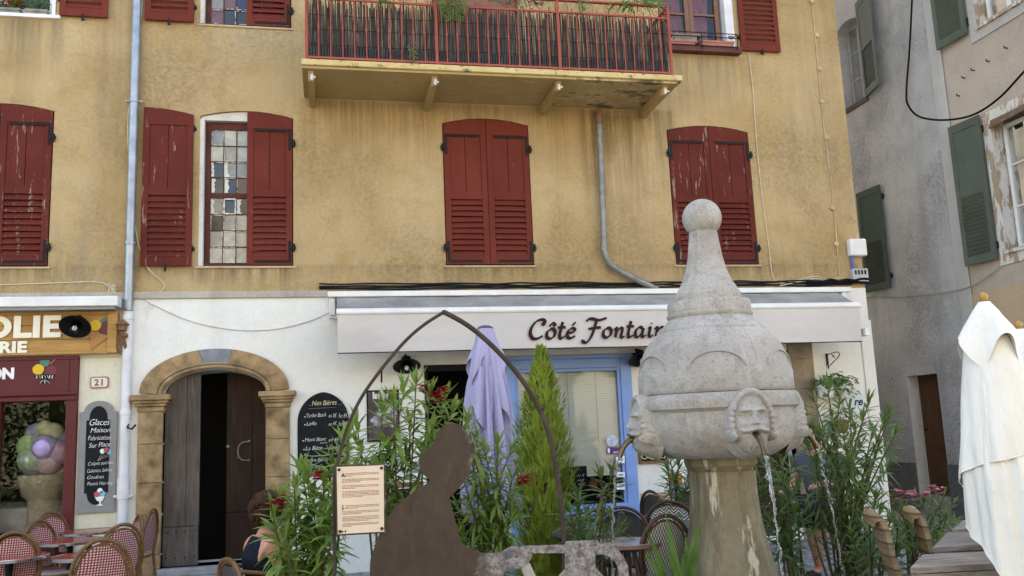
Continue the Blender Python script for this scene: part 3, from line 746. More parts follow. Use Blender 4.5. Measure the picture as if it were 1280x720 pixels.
def leafX(par, hy, z0, z1, wd, ang, mat, seed, x=GX, sgn=1):
    """shutter hinged at y=hy; swings to lie along +y (sgn=1) or -y; ang = degrees off the wall"""
    r = random.Random(seed); mb = MB(); st, t = .075, .035; zm = z0+(z1-z0)*.5
    mb.box(0,st,0,t,z0,z1); mb.box(wd-st,wd,0,t,z0,z1)
    for a, b in ((z0,z0+.12),(zm-.05,zm+.05),(z1-.12,z1)): mb.box(st,wd-st,.001,t,a,b)
    mb.box(st,wd-st,.010,t-.008,zm+.05,z1-.12)
    nl = 15; a0, a1 = z0+.12, zm-.05; p = (a1-a0)/nl
    for i in range(nl): mb.bar((st-.003,.018,a0+p*(i+.5)),(wd-st+.003,.018,a0+p*(i+.5)), .010, p*1.1, up=(0,-.6,.8))
    # local x runs from the hinge; local -y is the outer face
    R = M.Rotation(rad(90) if sgn > 0 else rad(-90), 4, 'Z')
    if sgn < 0: 
        for i in range(len(mb.v)): mb.v[i].y = -mb.v[i].y+t
    T = M.Translation((x-.05, hy, 0)) @ M.Rotation(rad(ang)*(1 if sgn > 0 else -1), 4, 'Z') @ R
    if sgn > 0:
        for i in range(len(mb.v)): mb.v[i].y = t-mb.v[i].y
    mb.xf(T); o = mb.build('shutter', mat, par, bevel=.003)
    h = MB()
    for zz in (z0+.2, z1-.2): h.tube([(x-.03,hy,zz-.05),(x-.03,hy,zz+.05)], .016, 8); h.box(x-.03,x,hy-.015,hy+.015,zz-.02,zz+.02)
    h.build('hinge', IRON, o)
    return o
leafX(GH, g1[0]-.01, 7.02, 8.75, .62, 14, GRN, 21, sgn=-1)
leafX(GH, 1.82, 3.66, 5.42, .60, 4, GRND, 22, sgn=1)
# ---- beige wall
b1 = (-1.22, -.80, 3.62, 5.60)          # window with its jambs
bw = (-1.62, -.72, 3.70, 5.62)
b0 = (-1.62, -.72, 6.98, 8.6)
wallX('wall', [hole(*bw), hole(*b0)], -2.3, YS, 3.26, 9.8, BEI, BH, .3)
wallX('peach_base', [hole(-2.2,-1.4,.2,2.4)], -2.3, YS, 0, 3.26, PEACH, BH, .3, GX-.012)
mb = MB(); mb.box(GX+.1,GX+.15,-2.2,-1.4,.2,2.4); mb.build('door', simple('brown_door', (.1,.05,.02)), BH)
mb = MB(); mb.box(GX-.03, GX-.0135, YS-.19, YS+.06, 0, 9.8); mb.build('corner_strip', BAND, BH, bevel=.006)
for (y0,y1,z0,z1) in (bw, b0):
    mb = MB(); e = .14; x0, x1 = GX-.022, GX-.0005
    mb.box(x0,x1,y1,y1+e,z0-e,z1+e); mb.box(x0,x1,y0-e,y0,z0-e,z1+e); mb.box(x0,x1,y0,y1,z0-e,z0); mb.box(x0,x1,y0,y1,z1,z1+e)
    n = Nt('flaking_white_paint'); fl = n.noise(3.2,8,.7,(2.4,2.4,.8)); k = n.ramp(fl,.50,.53)
    n.col(n.mix(k, n.mix(n.ramp(n.noise(5,4),.3,.7),(.56,.54,.50),(.66,.64,.60)), n.mix(n.noise(14,4),(.30,.20,.12),(.42,.34,.26)))); n.rough(.85); n.bump(k,-.5,.006); n.bump(n.noise(40,4),.2,.004)
    FLK = n.m
    sr = mb.build('window_surround', BAND if z0 > 6 else FLK, BH, bevel=.004)
    for ya, yb_ in ((y1-.012,y1-.001),(y0+.001,y0+.012)): mb = MB(); mb.box(GX-.02,GX+.2,ya,yb_,z0+.051,z1); mb.build('window_reveal', FLK, BH)
    mb = MB(); mb.box(GX-.06,GX+.2,y0+.0005,y1-.0005,z0+.001,z0+.05); mb.build('window_sill', FLK, BH)
    casX(BH, y0+.03, y1-.05, z0+.06, z1-.08, WMET, 2, GX+.14)
    mb = MB(); r = random.Random(8)
    for i in range(5): mb.bar((GX-.01-i*.012, y1-.02, z1-.02-i*.022),(GX-.02-i*.012, y0+.05, z1+.0-i*.02), .02, .025)
    mb.build('lintel', simple('split_lintel_wood', (.22,.15,.10), .9, .5, 8, .5, 30, 0, (8,1,8)), BH)
leafX(BH, bw[1]+.13, 3.66, 5.76, .56, 6, GRN, 23, sgn=1)
leafX(BH, bw[0]+.13, 3.62, 5.80, .60, 168, GRN, 24, sgn=1)
leafX(BH, b0[1]+.15, 7.0, 8.7, .58, 5, GRN, 25, sgn=1)
leafX(BH, b0[0]-.1, 7.0, 8.7, .58, 5, GRN, 26, sgn=-1)
mb = MB(); mb.box(GX-.4, GX+12, -2.4, 16, 10.25, 10.4); mb.build('roof', simple('roof_tile', (.3,.14,.09)), BH)
# little iron anchors in the beige wall
mb = MB()
for y, z in ((-.35,6.42),(-.55,6.45),(-.85,6.46),(-1.2,6.5),(-.2,6.2)): mb.tube([(GX,y,z),(GX-.05,y,z),(GX-.055,y,z+.03)], .009, 6)
mb.build('wall_hook', IRON, BH)
# service cable looping in front of the houses
pts = [at(1141,-30,11.6), at(1140,0,11.4), at(1137,60,11.2), at(1133,115,11.0), at(1136,133,10.9), at(1150,146,10.7), at(1180,150,10.3), at(1215,144,9.9), at(1247,124,9.5), at(1275,95,9.2), at(1310,55,8.9)]
mb = MB(); mb.tube(catmull(pts,8), .0125, 7); tag(mb.build('overhead_cable', simple('black_rubber', (.008,.008,.008), 1, .2, 9, 0, 60, 0, None, .02), smooth=60), 'thick black service cable hanging in a loop before the beige house', 'cable')
mb = MB(); mb.tube(catmull([FX(1072,388,GX-.02),FX(1085,372,GX-.02),FX(1130,371,GX-.02),FX(1200,362,GX-.05),FX(1235,345,GX-.05),FX(1250,333,GX-.05)],6), .008, 5)
tag(mb.build('wall_cable', simple('grey_cable', (.3,.29,.27)), smooth=60), 'thin grey cable running along the grey alley wall', 'cable')

# ------------------------------------------------------------------ pipes and cables on the yellow house
def pipe_thing(label, segs, clampz=()):
    t = empty('drainpipe', segs[0][0][0].copy(), label, 'drainpipe')
    return t
DP = empty('drainpipe', (-2.29,-.07,0), 'straight grey downpipe, white painted below, between the two shopfronts', 'drainpipe')
mb = MB(); mb.tube([(-2.29,-.07,3.16),(-2.29,-.07,9)], .052, 14); 
for z in (5.72,3.95): mb.tube([(-2.29,-.07,z),(-2.29,-.07,z+.035)], .062, 14)
mb.build('upper_pipe', ZINC, DP, smooth=50)
mb = MB(); mb.tube([(-2.29,-.07,.0),(-2.29,-.07,3.15)], .054, 14)
for z in (3.05,1.95,1.18,1.1): mb.tube([(-2.29,-.07,z),(-2.29,-.07,z+.05)], .064, 14)
mb.tube([(-2.29,-.07,1.00),(-2.29,-.07,1.22)], .066, 14)
mb.build('lower_pipe', WPIPE, DP, smooth=50)
for z in (5.735,1.03,7.3):
    mb = MB(); mb.tube([(-2.37,-.07,z),(-2.21,-.07,z)], .013, 8); mb.sphere((-2.375,-.07,z),.02,8,6); mb.sphere((-2.205,-.07,z),.02,8,6); mb.tube([(-2.29,-.02,z),(-2.29,.0,z)], .02, 8); mb.build('clamp', WPIPE if z < 2 else ZINC, DP, smooth=50)
P2 = empty('drainpipe', (3.65,-.08,3.4), 'bent grey downpipe under the balcony turning towards the awning', 'drainpipe')
pb = F(749,145,-.09); pe = F(756,318,-.09); pq = F(763,331,-.09); pf = F(822,362,-.09)
mb = MB(); mb.tube([(pb.x,-.09,pb.z+.05),(pe.x,-.09,pe.z+.06)]+catmull([pe,pq],3)[1:]+[F(775,339,-.09),pf], .042, 12); 
mb.tube([(pb.x,-.09,pb.z-.18),(pb.x,-.09,pb.z-.14)], .05, 12); mb.tube([(pe.x-.003,-.09,pe.z+.04),(pe.x-.003,-.09,pe.z+.10)], .05, 12)
mb.build('pipe', ZINCD, P2, smooth=50)
mb = MB(); mb.tube([(pb.x,-.09,pb.z-.12),(pb.x,-.09,pb.z+.09)], .048, 12); mb.build('rusty_sleeve', simple('rusty_zinc', (.22,.14,.09), .8, .6, 9, .4), P2, smooth=50)
mb = MB(); pp = [F(x,y,-.03) for x,y in ((178,0),(172,60),(163,125),(160,160),(163,230),(172,300),(185,335),(203,352),(205,360),(195,368))]
mb.tube(catmull(pp,6), .007, 5); tag(mb.build('wall_cable', simple('cream_cable', (.62,.56,.42), .6), smooth=60), 'thin cream cable slanting behind the straight grey downpipe', 'cable')
mb = MB(); pp = [F(x,y,-.02) for x,y in ((936,66),(941,110),(946,180),(952,240),(960,300),(966,345),(975,358))]
mb.tube(catmull(pp,6), .006, 5); tag(mb.build('wall_cable', MATS['cream_cable'], smooth=60), 'thin cream cable dropping below the upper right shutter', 'cable')
mb = MB(); pp = [F(x,y,-.03) for x,y in ((170,370),(200,385),(240,402),(290,412),(340,412),(385,402),(412,390))]
mb.tube(catmull(pp,6), .006, 5); tag(mb.build('wall_cable', simple('grey_white_cable', (.5,.5,.48)), smooth=60), 'slack pale cable across the white wall above the arched door', 'cable')
mb = MB(); r = random.Random(6)
for k in range(4):
    mb.tube(catmull([(x, -.035-.012*k, 3.40+.018*k+r.uniform(-.012,.012)) for x in [-.1+7.3*i/26 for i in range(27)]],3), .011, 5)
for k in range(3):
    mb.tube(catmull([(x, -.06-.012*k, 3.42+.02*k+r.uniform(-.02,.02)) for x in [6.5+.95*i/8 for i in range(9)]],3), .02, 6)
tag(mb.build('cable_bundle', BLK, smooth=60), 'bundle of black cables along the ledge above the cafe awning', 'cable bundle')
mb = MB(); pp = [F(x,y,-.06) for x,y in ((975,357),(1000,352),(1020,348),(1035,352),(1050,350),(1066,353))]
mb.tube(catmull(pp,6), .008, 5); mb.tube(catmull([p+V((0,0,.03)) for p in pp],6), .007, 5); tag(mb.build('wall_cable', MATS['cream_cable'], smooth=60), 'loose pale cables lying along the ledge below the junction box', 'cable')
mb = MB(); r = random.Random(2)
for k in range(5):
    c0 = F(138,362,-.03); mb.tube(catmull([c0+V((r.uniform(-.07,.07),-.01*k,r.uniform(-.08,.06))) for _ in range(6)],5), .005, 5)
mb.tube(catmull([F(0,356,-.02),F(60,354,-.02),F(125,353,-.02),F(140,366,-.03)],6), .006, 5)
tag(mb.build('cable_coil', MATS['cream_cable'], smooth=60), 'tangled cream cable above the white shop awning box', 'cable')
# conduit with round boxes, and junction boxes at the corner
mb = MB(); pp = [F(x,y,-.012) for x,y in ((1014,0),(1019,45),(1024,100),(1030,160),(1038,220),(1044,280),(1050,350))]
mb.tube(pp, .009, 6)
for x, y in ((1015,2),(1021,44),(1024,86),(1027,127),(1033,172),(1040,260),(1045,305)):
    c = F(x,y,-.012); mb.tube([c+V((0,.01,0)),c+V((0,-.02,0))], .034, 10)
tag(mb.build('conduit', simple('ochre_conduit', (.5,.40,.24), .8, .3), smooth=40), 'painted conduit with round boxes near the right house corner', 'conduit')
JB = empty('junction_box', tuple(F(1068,311)), 'white plastic junction box at the right house corner above a grey meter', 'electric box')
a, b = F(1057,300), F(1080,321); mb = MB(); mb.box(a.x, b.x, -.10, -.0, b.z, a.z); mb.build('cover', WMET, JB, bevel=.02)
mb = MB(); mb.tube([(a.x+.04,-.05,b.z),(a.x+.04,-.05,b.z-.12),(a.x+.07,-.04,b.z-.2)], .02, 8); mb.build('blue_conduit', simple('blue_plastic', (.1,.14,.5), .4), JB, smooth=50)
MBX = empty('meter_box', tuple(F(1070,346)), 'small grey meter box under the white junction box', 'electric box')
a, b = F(1061,337), F(1082,353); mb = MB(); mb.box(a.x, b.x, -.09, -.0, b.z, a.z); mb.build('cover', simple('grey_plastic', (.42,.43,.44), .4), MBX, bevel=.01)
mb = MB()
for i in range(4): mb.box(a.x+.03+i*.05, a.x+.055+i*.05, -.097, -.091, b.z+.1, b.z+.16)
mb.build('terminal', BLK, MBX)

# ------------------------------------------------------------------ café awning
A = empty('cafe_awning', (3.5,-.1,3.3), 'long pale grey cloth awning with brown script lettering over the cafe', 'awning')
mb = MB(); mb.box(.0,7.08,-.22,-.022,3.275,3.345); mb.build('cassette', WMET, A, bevel=.012)
mb = MB(); mb.box(.02,.09,-.16,-.04,3.06,3.27); mb.tube([(.02,-.1,3.05),(.2,-.1,3.05)], .035, 8); mb.build('end_bracket', WMET, A, bevel=.004)
mb = MB(); mb.box(6.93,7.0,-.2,-.03,3.05,3.27); mb.build('end_bracket', WMET, A, bevel=.004)
mb = MB(); mb.box(6.90,6.96,-.70,-.55,2.62,2.72); mb.build('crank_box', WMET, A, bevel=.004)
AY = -.65; k = 48; vs = []
for i in range(k+1):
    x = .11+(6.87-.11)*i/k
    for j in range(7):
        u = j/6; vs.append((x, -.20+(AY+.20)*u, 3.265+(3.045-3.265)*u-.012*math.sin(PI*u)+.004*math.sin(i*1.7+j)))
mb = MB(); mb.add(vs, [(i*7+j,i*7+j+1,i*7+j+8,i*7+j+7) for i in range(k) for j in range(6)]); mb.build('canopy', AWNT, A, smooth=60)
mb = MB(); mb.tube([(.10,AY-.01,3.02),(6.88,AY-.01,3.02)], .032, 12); mb.tube([(.10,AY-.012,3.055),(6.88,AY-.012,3.055)], .012, 8); mb.build('front_bar', WMET, A, smooth=50)
vs = []; r = random.Random(12); k = 110
for i in range(k+1):
    x = .11+(6.86-.11)*i/k; ph = .010*math.sin(x*2.1)+.006*math.sin(x*5.3+1)
    for j in range(9):
        u = j/8; vs.append((x, AY-.02+ph*u*1.6, 2.995-.45*u+.004*math.sin(x*3.3)*u))
mb = MB(); mb.add(vs, [(i*9+j,i*9+j+1,i*9+j+10,i*9+j+9) for i in range(k) for j in range(8)]); val = mb.build('valance', AWN, A, smooth=60)
mb = MB(); mb.tube([(.11+(6.75)*i/60, AY-.02+1.6*(.010*math.sin((.11+6.75*i/60)*2.1)+.006*math.sin((.11+6.75*i/60)*5.3+1)), 2.546) for i in range(61)], .007, 6); mb.build('hem', LETT, val)
for x0 in (1.2, 5.4):
    mb = MB(); mb.tube([(x0,-.1,3.18),(x0+.45,-.36,3.12),(x0+.1,AY,3.03)], .022, 8); mb.build('folding_arm', WMET, A)

# pen lettering: strokes drawn with a broad nib
def nib(mb, strokes, ox, oz, s, y, w=.02, ang=35, wmin=.35, shear=.22, sx=1.0, th=.0015):
    na = rad(ang)
    for st in strokes:
        P = [V((p[0]*sx+p[1]*shear, 0, p[1])) for p in st]
        if len(P) > 2: P = catmull(P, 6)
        k = len(P); vs = []
        for i, p in enumerate(P):
            t = (P[min(i+1,k-1)]-P[max(i-1,0)]); a = math.atan2(t.z, t.x)
            ww = w*(wmin+(1-wmin)*abs(math.sin(a-na)))*.5
            nx, nz = -math.sin(a), math.cos(a)
            for sg in (1,-1):
                for yy in (y, y+th): vs.append((ox+p.x*s+nx*ww*sg, yy, oz+p.z*s+nz*ww*sg))
        fs = []
        for i in range(k-1):
            o, q = i*4, i*4+4
            fs += [(o,o+2,q+2,q),(o+1,q+1,q+3,o+3),(o,q,q+1,o+1),(o+2,o+3,q+3,q+2)]
        fs += [(0,1,3,2),((k-1)*4,(k-1)*4+2,(k-1)*4+3,(k-1)*4+1)]
        mb.add(vs, fs)
SCRIPT = {   # cap height 1, x height .52
 'C': ([[(.62,.80),(.60,.93),(.45,1.0),(.22,.88),(.06,.55),(.06,.25),(.2,.03),(.40,.02),(.62,.16)],[(.62,.80),(.60,.74),(.55,.78),(.60,.86)]], .74),
 'ô': ([[(.22,.50),(.06,.36),(.06,.12),(.2,.0),(.36,.1),(.40,.32),(.3,.5),(.18,.50)],[(.10,.64),(.25,.80),(.38,.64)]], .50),
 't': ([[(.18,.86),(.14,.5),(.12,.15),(.2,.0),(.36,.12)],[(.0,.56),(.34,.58)]], .40),
 'é': ([[(.08,.26),(.3,.32),(.36,.44),(.24,.52),(.08,.38),(.06,.14),(.2,.0),(.42,.12)],[(.22,.66),(.36,.84)]], .46),
 'F': ([[(.05,.86),(.12,.98),(.3,1.0),(.6,.92),(.95,1.04)],[(.50,.93),(.46,.6),(.36,.1),(.2,-.22),(.02,-.2),(.0,-.08)],[(.18,.46),(.45,.52),(.74,.54)]], .84),
 'o': ([[(.22,.50),(.06,.36),(.06,.12),(.2,.0),(.36,.1),(.40,.32),(.3,.5),(.18,.50)]], .50),
 'n': ([[(.02,.40),(.12,.50),(.14,.3),(.12,.0)],[(.13,.25),(.26,.46),(.38,.48),(.40,.3),(.38,.06),(.46,.0),(.54,.08)]], .58),
 'a': ([[(.36,.46),(.2,.52),(.06,.34),(.06,.1),(.18,.0),(.34,.2),(.40,.48)],[(.40,.48),(.36,.14),(.42,.0),(.54,.1)]], .57),
 'i': ([[(.04,.42),(.13,.50),(.11,.14),(.18,.0),(.30,.1)],[(.16,.68),(.18,.73)]], .32),
 'e': ([[(.08,.26),(.3,.32),(.36,.44),(.24,.52),(.08,.38),(.06,.14),(.2,.0),(.42,.12)]], .46),
 ' ': ([], .34)}
def script(mb, s, x, z, size, y, w, **k):
    for ch in s:
        g, adv = SCRIPT[ch]; nib(mb, g, x, z, size, y, w, **k); x += adv*size*k.get('sx', 1)
    return x
mb = MB(); a = F(660,424,AY-.03); b = F(832,420,AY-.03)
xe = script(MB(), 'Côté Fontain', 0, 0, 1, 0, .1)
sz = .235; sx = (b.x-a.x)/(xe*sz)
script(mb, 'Côté Fontaine', a.x, a.z, sz, AY-.042, .05, sx=sx, shear=.2)
for i in range(len(mb.v)):
    v = mb.v[i]; v.y += 1.0*(.010*math.sin(v.x*2.1)+.006*math.sin(v.x*5.3+1))
mb.build('lettering', LETT, val)

# ------------------------------------------------------------------ ice-cream shop
S = HOUSE
y = -.06
mb = MB(); mb.box(XL,-2.815,y,.1,2.19,2.645); mb.box(-2.93,-2.815,y,.1,0,2.19); mb.box(-3.75,-3.61,y,.1,0,2.19)
mb.box(XL,-3.752,y+.004,.1,0,2.19); mb.box(-3.61,-2.93,y+.01,.1,2.13,2.189); mb.box(-3.61,-2.93,y+.005,.1,.0,.3)
fr = mb.build('burgundy_front', BURG, S, bevel=.006)
mb = MB(); mb.box(XL,-2.82,y-.014,y-.0005,2.60,2.64); mb.box(XL,-2.82,y-.014,y-.0005,2.20,2.235); mb.box(-2.94,-2.905,y-.012,y-.0005,2.236,2.599); mb.box(XL,-2.815,y-.02,y-.0005,2.135,2.175); mb.box(-3.70,-3.66,y-.01,y-.0005,.3,2.13)
mb.build('moulding', BURG, fr, bevel=.005)
mb = MB(); mb.add([(-3.61,.0,.3),(-2.93,.0,.3),(-2.93,.0,2.13),(-3.61,.0,2.13)], [(0,1,2,3)]); mb.build('shop_pane', DGLASS, S)
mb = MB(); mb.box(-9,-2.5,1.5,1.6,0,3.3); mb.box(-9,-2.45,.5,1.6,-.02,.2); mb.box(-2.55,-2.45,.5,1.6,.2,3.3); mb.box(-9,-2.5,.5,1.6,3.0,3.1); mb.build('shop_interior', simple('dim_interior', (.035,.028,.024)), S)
# things seen behind the pane: a giant cup of scoops and a laid table
GC = empty('giant_sundae_display', tuple(F(56,600,.35)), 'large display cup heaped with pastel ice cream scoops behind the shop pane', 'shop display'); GC.location.z = .2
c = F(56,596,.35); s_ = 1/93
mb = MB(); zb = F(56,612,.35).z; mb.lathe([(.17,zb-.45),(.17,zb-.12),(.24,zb-.05),(.28,zb+.10),(.29,zb+.17),(.26,zb+.18)], 28, (c.x,c.y,0)); mb.tube([(c.x,c.y,.2),(c.x,c.y,zb-.4)], .1, 12); mb.build('cup', simple('beige_wafer_cup', (.42,.36,.24), .5, .3, 20, .3, 30), GC, smooth=50)
pal = [(.42,.33,.55),(.32,.48,.20),(.55,.32,.42),(.36,.38,.62),(.55,.50,.28),(.40,.50,.36),(.60,.42,.46),(.34,.28,.50)]
r = random.Random(14)
for i, (x,y_,q) in enumerate(((56,560,14),(37,558,13),(74,566,14),(46,543,12),(66,542,12),(38,575,13),(62,577,14),(78,552,11),(33,569,9),(50,572,13),(70,585,12),(44,586,11),(56,536,9))):
    p = F(x,y_,.30-.14*(q > 12)+r.uniform(-.05,.05)); mb = MB(); mb.sphere(p, q*s_, 20, 14); mb.build('scoop', simple('pastel_scoop_'+'abcdefgh'[i % 8], pal[i % 8], .5, .3, 14, .5, 30), GC, smooth=60)
TC_ = empty('laid_table', (F(60,640,.7).x,.7,.2), 'white cloth covered table behind the shop pane', 'table'); p = F(60,632,.75)
mb = MB(); mb.box(p.x-.55,p.x+.5,.55,1.0,p.z-.28,p.z); mb.build('cloth', simple('white_table_cloth', (.7,.7,.68), .9), TC_, bevel=.02)
mb = MB(); mb.box(p.x-.4,p.x+.4,.65,.9,.2,p.z-.281); mb.build('base', DARK, TC_)
# lettering ON
o = text('shop_lettering', 'ON', .165, WHITEP, S, (F(18,473,y).x-.265, y-.004, F(8,473,y-.01).z), .004, .009)
A2 = empty('shop_awning_box', (-4,-.2,3.2), 'closed white awning box above the wooden ice cream sign', 'awning')
mb = MB(); mb.box(XL,-2.36,-.30,-.02,3.185,3.30); mb.build('cassette', WMET, A2, bevel=.012)
mb = MB(); mb.box(XL,-2.40,-.27,-.06,3.15,3.1845); mb.build('underside_slot', simple('grey_slot', (.3,.3,.29)), A2)
SG = empty('wooden_shop_sign', (-4,-.1,2.9), 'varnished pine fascia sign with big cream letters and a painted ice cream cone', 'shop sign')
mb = MB(); zz = 2.665
for h in (.165,.165,.15): mb.box(XL,-2.50,-.10,-.016,zz+.002,zz+h-.002); zz += h
mb.build('board', PINE, SG, bevel=.004)
mb = MB(); mb.box(-2.50,-2.395,-.13,-.016,2.66,3.15); mb.box(XL,-2.50,-.125,-.1005,2.655,2.685); mb.box(XL,-2.5,-.115,-.1005,3.115,3.15); mb.build('frame', PINE, SG, bevel=.005)
# rounded fat letters built as outlines
def fat(s, x0, x1, z0, z1, y, par, mat, name):
    mb = text(name, s, 1, None, None, (0,0,0), .006, .045, mesh_only=True, space=1.05)
    xs = [v.x for v in mb.v]; zs = [v.z for v in mb.v]; a, b, c, d = min(xs), max(xs), min(zs), max(zs)
    for v in mb.v: v.x = x0+(v.x-a)/(b-a)*(x1-x0); v.z = z0+(v.z-c)/(d-c)*(z1-z0); v.y = y+v.y*.9-.004
    return mb.build(name, mat, par)
p0, p1 = F(-23,395,-.11), F(76,422,-.11)
fat('OLIE', p0.x, p1.x, p1.z, p0.z, -.113, SG, CREAMP, 'lettering'); 
p0, p1 = F(0,427,-.11), F(34,441,-.11)
fat('RIE', p0.x, p1.x, p1.z, p0.z, -.113, SG, CREAMP, 'lettering')
SCO = {'y': simple('yellow_paint', (.70,.45,.03), .5, .1), 'g': simple('green_paint', (.075,.20,.145), .5, .1), 'm': simple('maroon_paint', (.17,.035,.045), .5, .1), 'c': simple('wafer_paint', (.45,.23,.09), .6, .2, 60)}
def disc(px, py, rpx, y, mat, par, th=.012, name='scoop'):
    c = F(px, py, y); r = (F(px+rpx,py,y)-c).length; rr = random.Random(int(px))
    poly = [(c.x+r*(1+.03*math.sin(5*t))*math.cos(t), c.z+r*(1+.03*math.sin(4*t+1))*math.sin(t)) for t in [2*PI*i/28 for i in range(28)]]
    mb = MB(); mb.prism(poly, y-th, y); return mb.build(name, mat, par, bevel=.003)
disc(132,404,7.5,-.102,SCO['g'],SG,.006); disc(119.5,407,7.2,-.103,SCO['y'],SG,.014); disc(133,411,10,-.1025,SCO['m'],SG,.010)
q = [F(x,yy,-.1) for x, yy in ((113,414),(137,420),(114,438))]; mb = MB(); mb.prism([(p.x,p.z) for p in reversed(q)], -.116, -.1005); mb.build('cone', SCO['c'], SG, bevel=.003)
# small sundae on the burgundy front
D2 = empty('sundae_emblem', tuple(F(56,463,y)), 'painted ice cream bowl emblem on the burgundy front', 'emblem')
disc(56,453,6.2,y-.001,SCO['g'],D2,.004); disc(48,462,7.2,y-.0015,SCO['y'],D2,.008); disc(64,464,7.8,y-.001,SCO['m'],D2,.006)
mb = MB(); 
for a, b in (((63,455),(70,448)),): mb.bar(F(*a,y-.004),F(*b,y-.004),.02,.008)
mb.build('wafer', SCO['c'], D2)
mb = MB(); P = [F(x,yy,y-.011) for x, yy in ((45,468),(69,468),(65,473),(58,475),(62,479),(51,479),(55,475),(49,473))]; mb.prism([(p.x,p.z) for p in reversed(P)], y-.011, y-.001); mb.build('bowl', BLK, D2)
mb = MB(); r = random.Random(3)
for i in range(7):
    x = 46+i*3.3; mb.bar(F(x,469,y-.012),F(x+r.uniform(-1,3),473,y-.012),.008,.003)
for a, b in (((54,475),(50,479)),((57,475),(62,479)),((56,475),(56,479))): mb.bar(F(*a,y-.012),F(*b,y-.012),.007,.003)
mb.build('bowl_highlight', WHITEP, D2)
# house number
HN = empty('house_number', tuple(F(124,478,-.02)), 'small enamel house number plate reading 21', 'number plate')
a, b = F(113,471,-.02), F(136,485,-.02); ccx, ccz = (a.x+b.x)/2, (a.z+b.z)/2; ww, hh = (b.x-a.x)/2, (a.z-b.z)/2
def rrect(cx, cz, w, h, r, n=5):
    out = []
    for sx, sz, a0 in ((1,1,0),(-1,1,90),(-1,-1,180),(1,-1,270)):
        out += [(cx+sx*(w-r)+r*math.cos(rad(a0+90*i/n)), cz+sz*(h-r)+r*math.sin(rad(a0+90*i/n))) for i in range(n+1)]
    return out
mb = MB(); mb.prism(rrect(ccx,ccz,ww,hh,.03), -.03, -.0145); mb.build('plate', simple('terracotta_border', (.42,.20,.15), .4), HN)
mb = MB(); mb.prism(rrect(ccx,ccz,ww-.016,hh-.016,.025), -.0325, -.0301); mb.build('enamel', simple('white_enamel', (.72,.68,.60), .25, .15, 60), HN)
text('numerals', '21', .10, simple('red_brown_numeral', (.30,.09,.06)), HN, (ccx,-.034,ccz-.034), .001, .003, align='CENTER', space=1.15)
# tall slate menu in a grey frame
SL = empty('slate_menu_board', tuple(F(124,570,-.02)), 'tall black slate menu in a grey frame with round top', 'chalkboard')
def shouldered(x0, x1, z0, z1, s, r):
    """board outline with a round head and round-shouldered ends"""
    cx = (x0+x1)/2; w = (x1-x0)/2; return [(x0,z0),(x1,z0),(x1,z1-s)]+[(cx+(w-r)*0+ (w-r)*math.cos(rad(t)), z1-s*.9+s*.9*math.sin(rad(t))) for t in range(0,181,15)]+[(x0,z1-s)]
a, b = F(101,502,-.02), F(148,640,-.02)
X0, X1, ZT, ZBm = a.x, F(146,570,-.02).x, F(124,501,-.02).z, F(120,641,-.02).z
mb = MB(); mb.prism(shouldered(X0,X1,ZBm,ZT,.13,.045), -.045, -.0145); mb.build('frame', BFRAME, SL, bevel=.008)
ix0, ix1 = X0+.075, X1-.075; iz0, iz1 = ZBm+.09, ZT-.06; cxx = (ix0+ix1)/2; hw = (ix1-ix0)/2
poly = [(ix0,iz0+.13)]+[(ix0+.03,iz0+.13)]+[(cxx+(hw-.03)*math.cos(rad(t)), iz0+.11+.11*math.sin(rad(t))) for t in range(180,361,20)]+[(ix1-.03,iz0+.13),(ix1,iz0+.13),(ix1,iz1-.16),(ix1-.03,iz1-.16)]+[(cxx+(hw-.03)*math.cos(rad(t)), iz1-.14+.14*math.sin(rad(t))) for t in range(0,181,20)]+[(ix0+.03,iz1-.16),(ix0,iz1-.16)]
mb = MB(); mb.prism(poly, -.050, -.0452); mb.build('slate', CHALK, SL)
def hand(par, lines, y, mat=WCHALK, name='writing', off=.0012, shear=.25):
    """rows of chalk handwriting: (text, x0, z, height, width or None)"""
    mb = MB(); r = random.Random(len(lines))
    for s, x0, z, h, wd in lines:
        t = text(name, s, h*1.35, None, None, (0,0,0), .0006, off, shear, mesh_only=True, space=.95)
        if not t.v: continue
        xs = [v.x for v in t.v]; k = (wd/(max(xs)-min(xs))) if wd else .8; sl = r.uniform(.0,.05); ph = r.uniform(0,6); mn = min(xs)
        for v in t.v:
            lx = (v.x-mn)*k; v.x = x0+lx; v.z = z+v.z+lx*sl+.035*h*math.sin(lx/h*2.3+ph)+0; v.y = y+v.y
        mb.add(t.v, t.f)
    return mb.build(name, mat, par)
def L(s, x0, x1, yb, h, Y): a, b = F(x0,yb,Y), F(x1,yb,Y); return (s, a.x, a.z, h, b.x-a.x)
Y = -.0515
hand(SL, [L('Glaces',112,137,532,.075,Y),L('Maison',113,138,541,.06,Y),L('Fabrication',110,139,550.5,.055,Y),L('Sur Place',111,138,560,.055,Y),L('Crêpes sucrées',110,142,582,.042,Y),L('Galettes Salées',109,140,591,.042,Y),L('Gaufres',109,130,599,.042,Y),L('Paninis Hot dog',109,141,607,.042,Y)], Y, off=-.0008)
RDC = simple('red_chalk', (.62,.12,.10)); BLC = simple('blue_chalk', (.22,.42,.62))
for px_, py_, rp, mt in ((128,564,3.2,WCHALK),(133,562.5,3.4,RDC),(136.5,565,3.2,BLC),(121,618,3.6,RDC),(128,617,3.6,BLC),(125,613.5,3.6,WCHALK)): disc(px_,py_,rp,Y,mt,SL,.001,'chalk_scoop')
mb = MB()
for x in (0,1,2,3,4): mb.bar(F(127+x*2.6,567+x*.5,Y-.001),F(122,576,Y-.001),.004,.001)
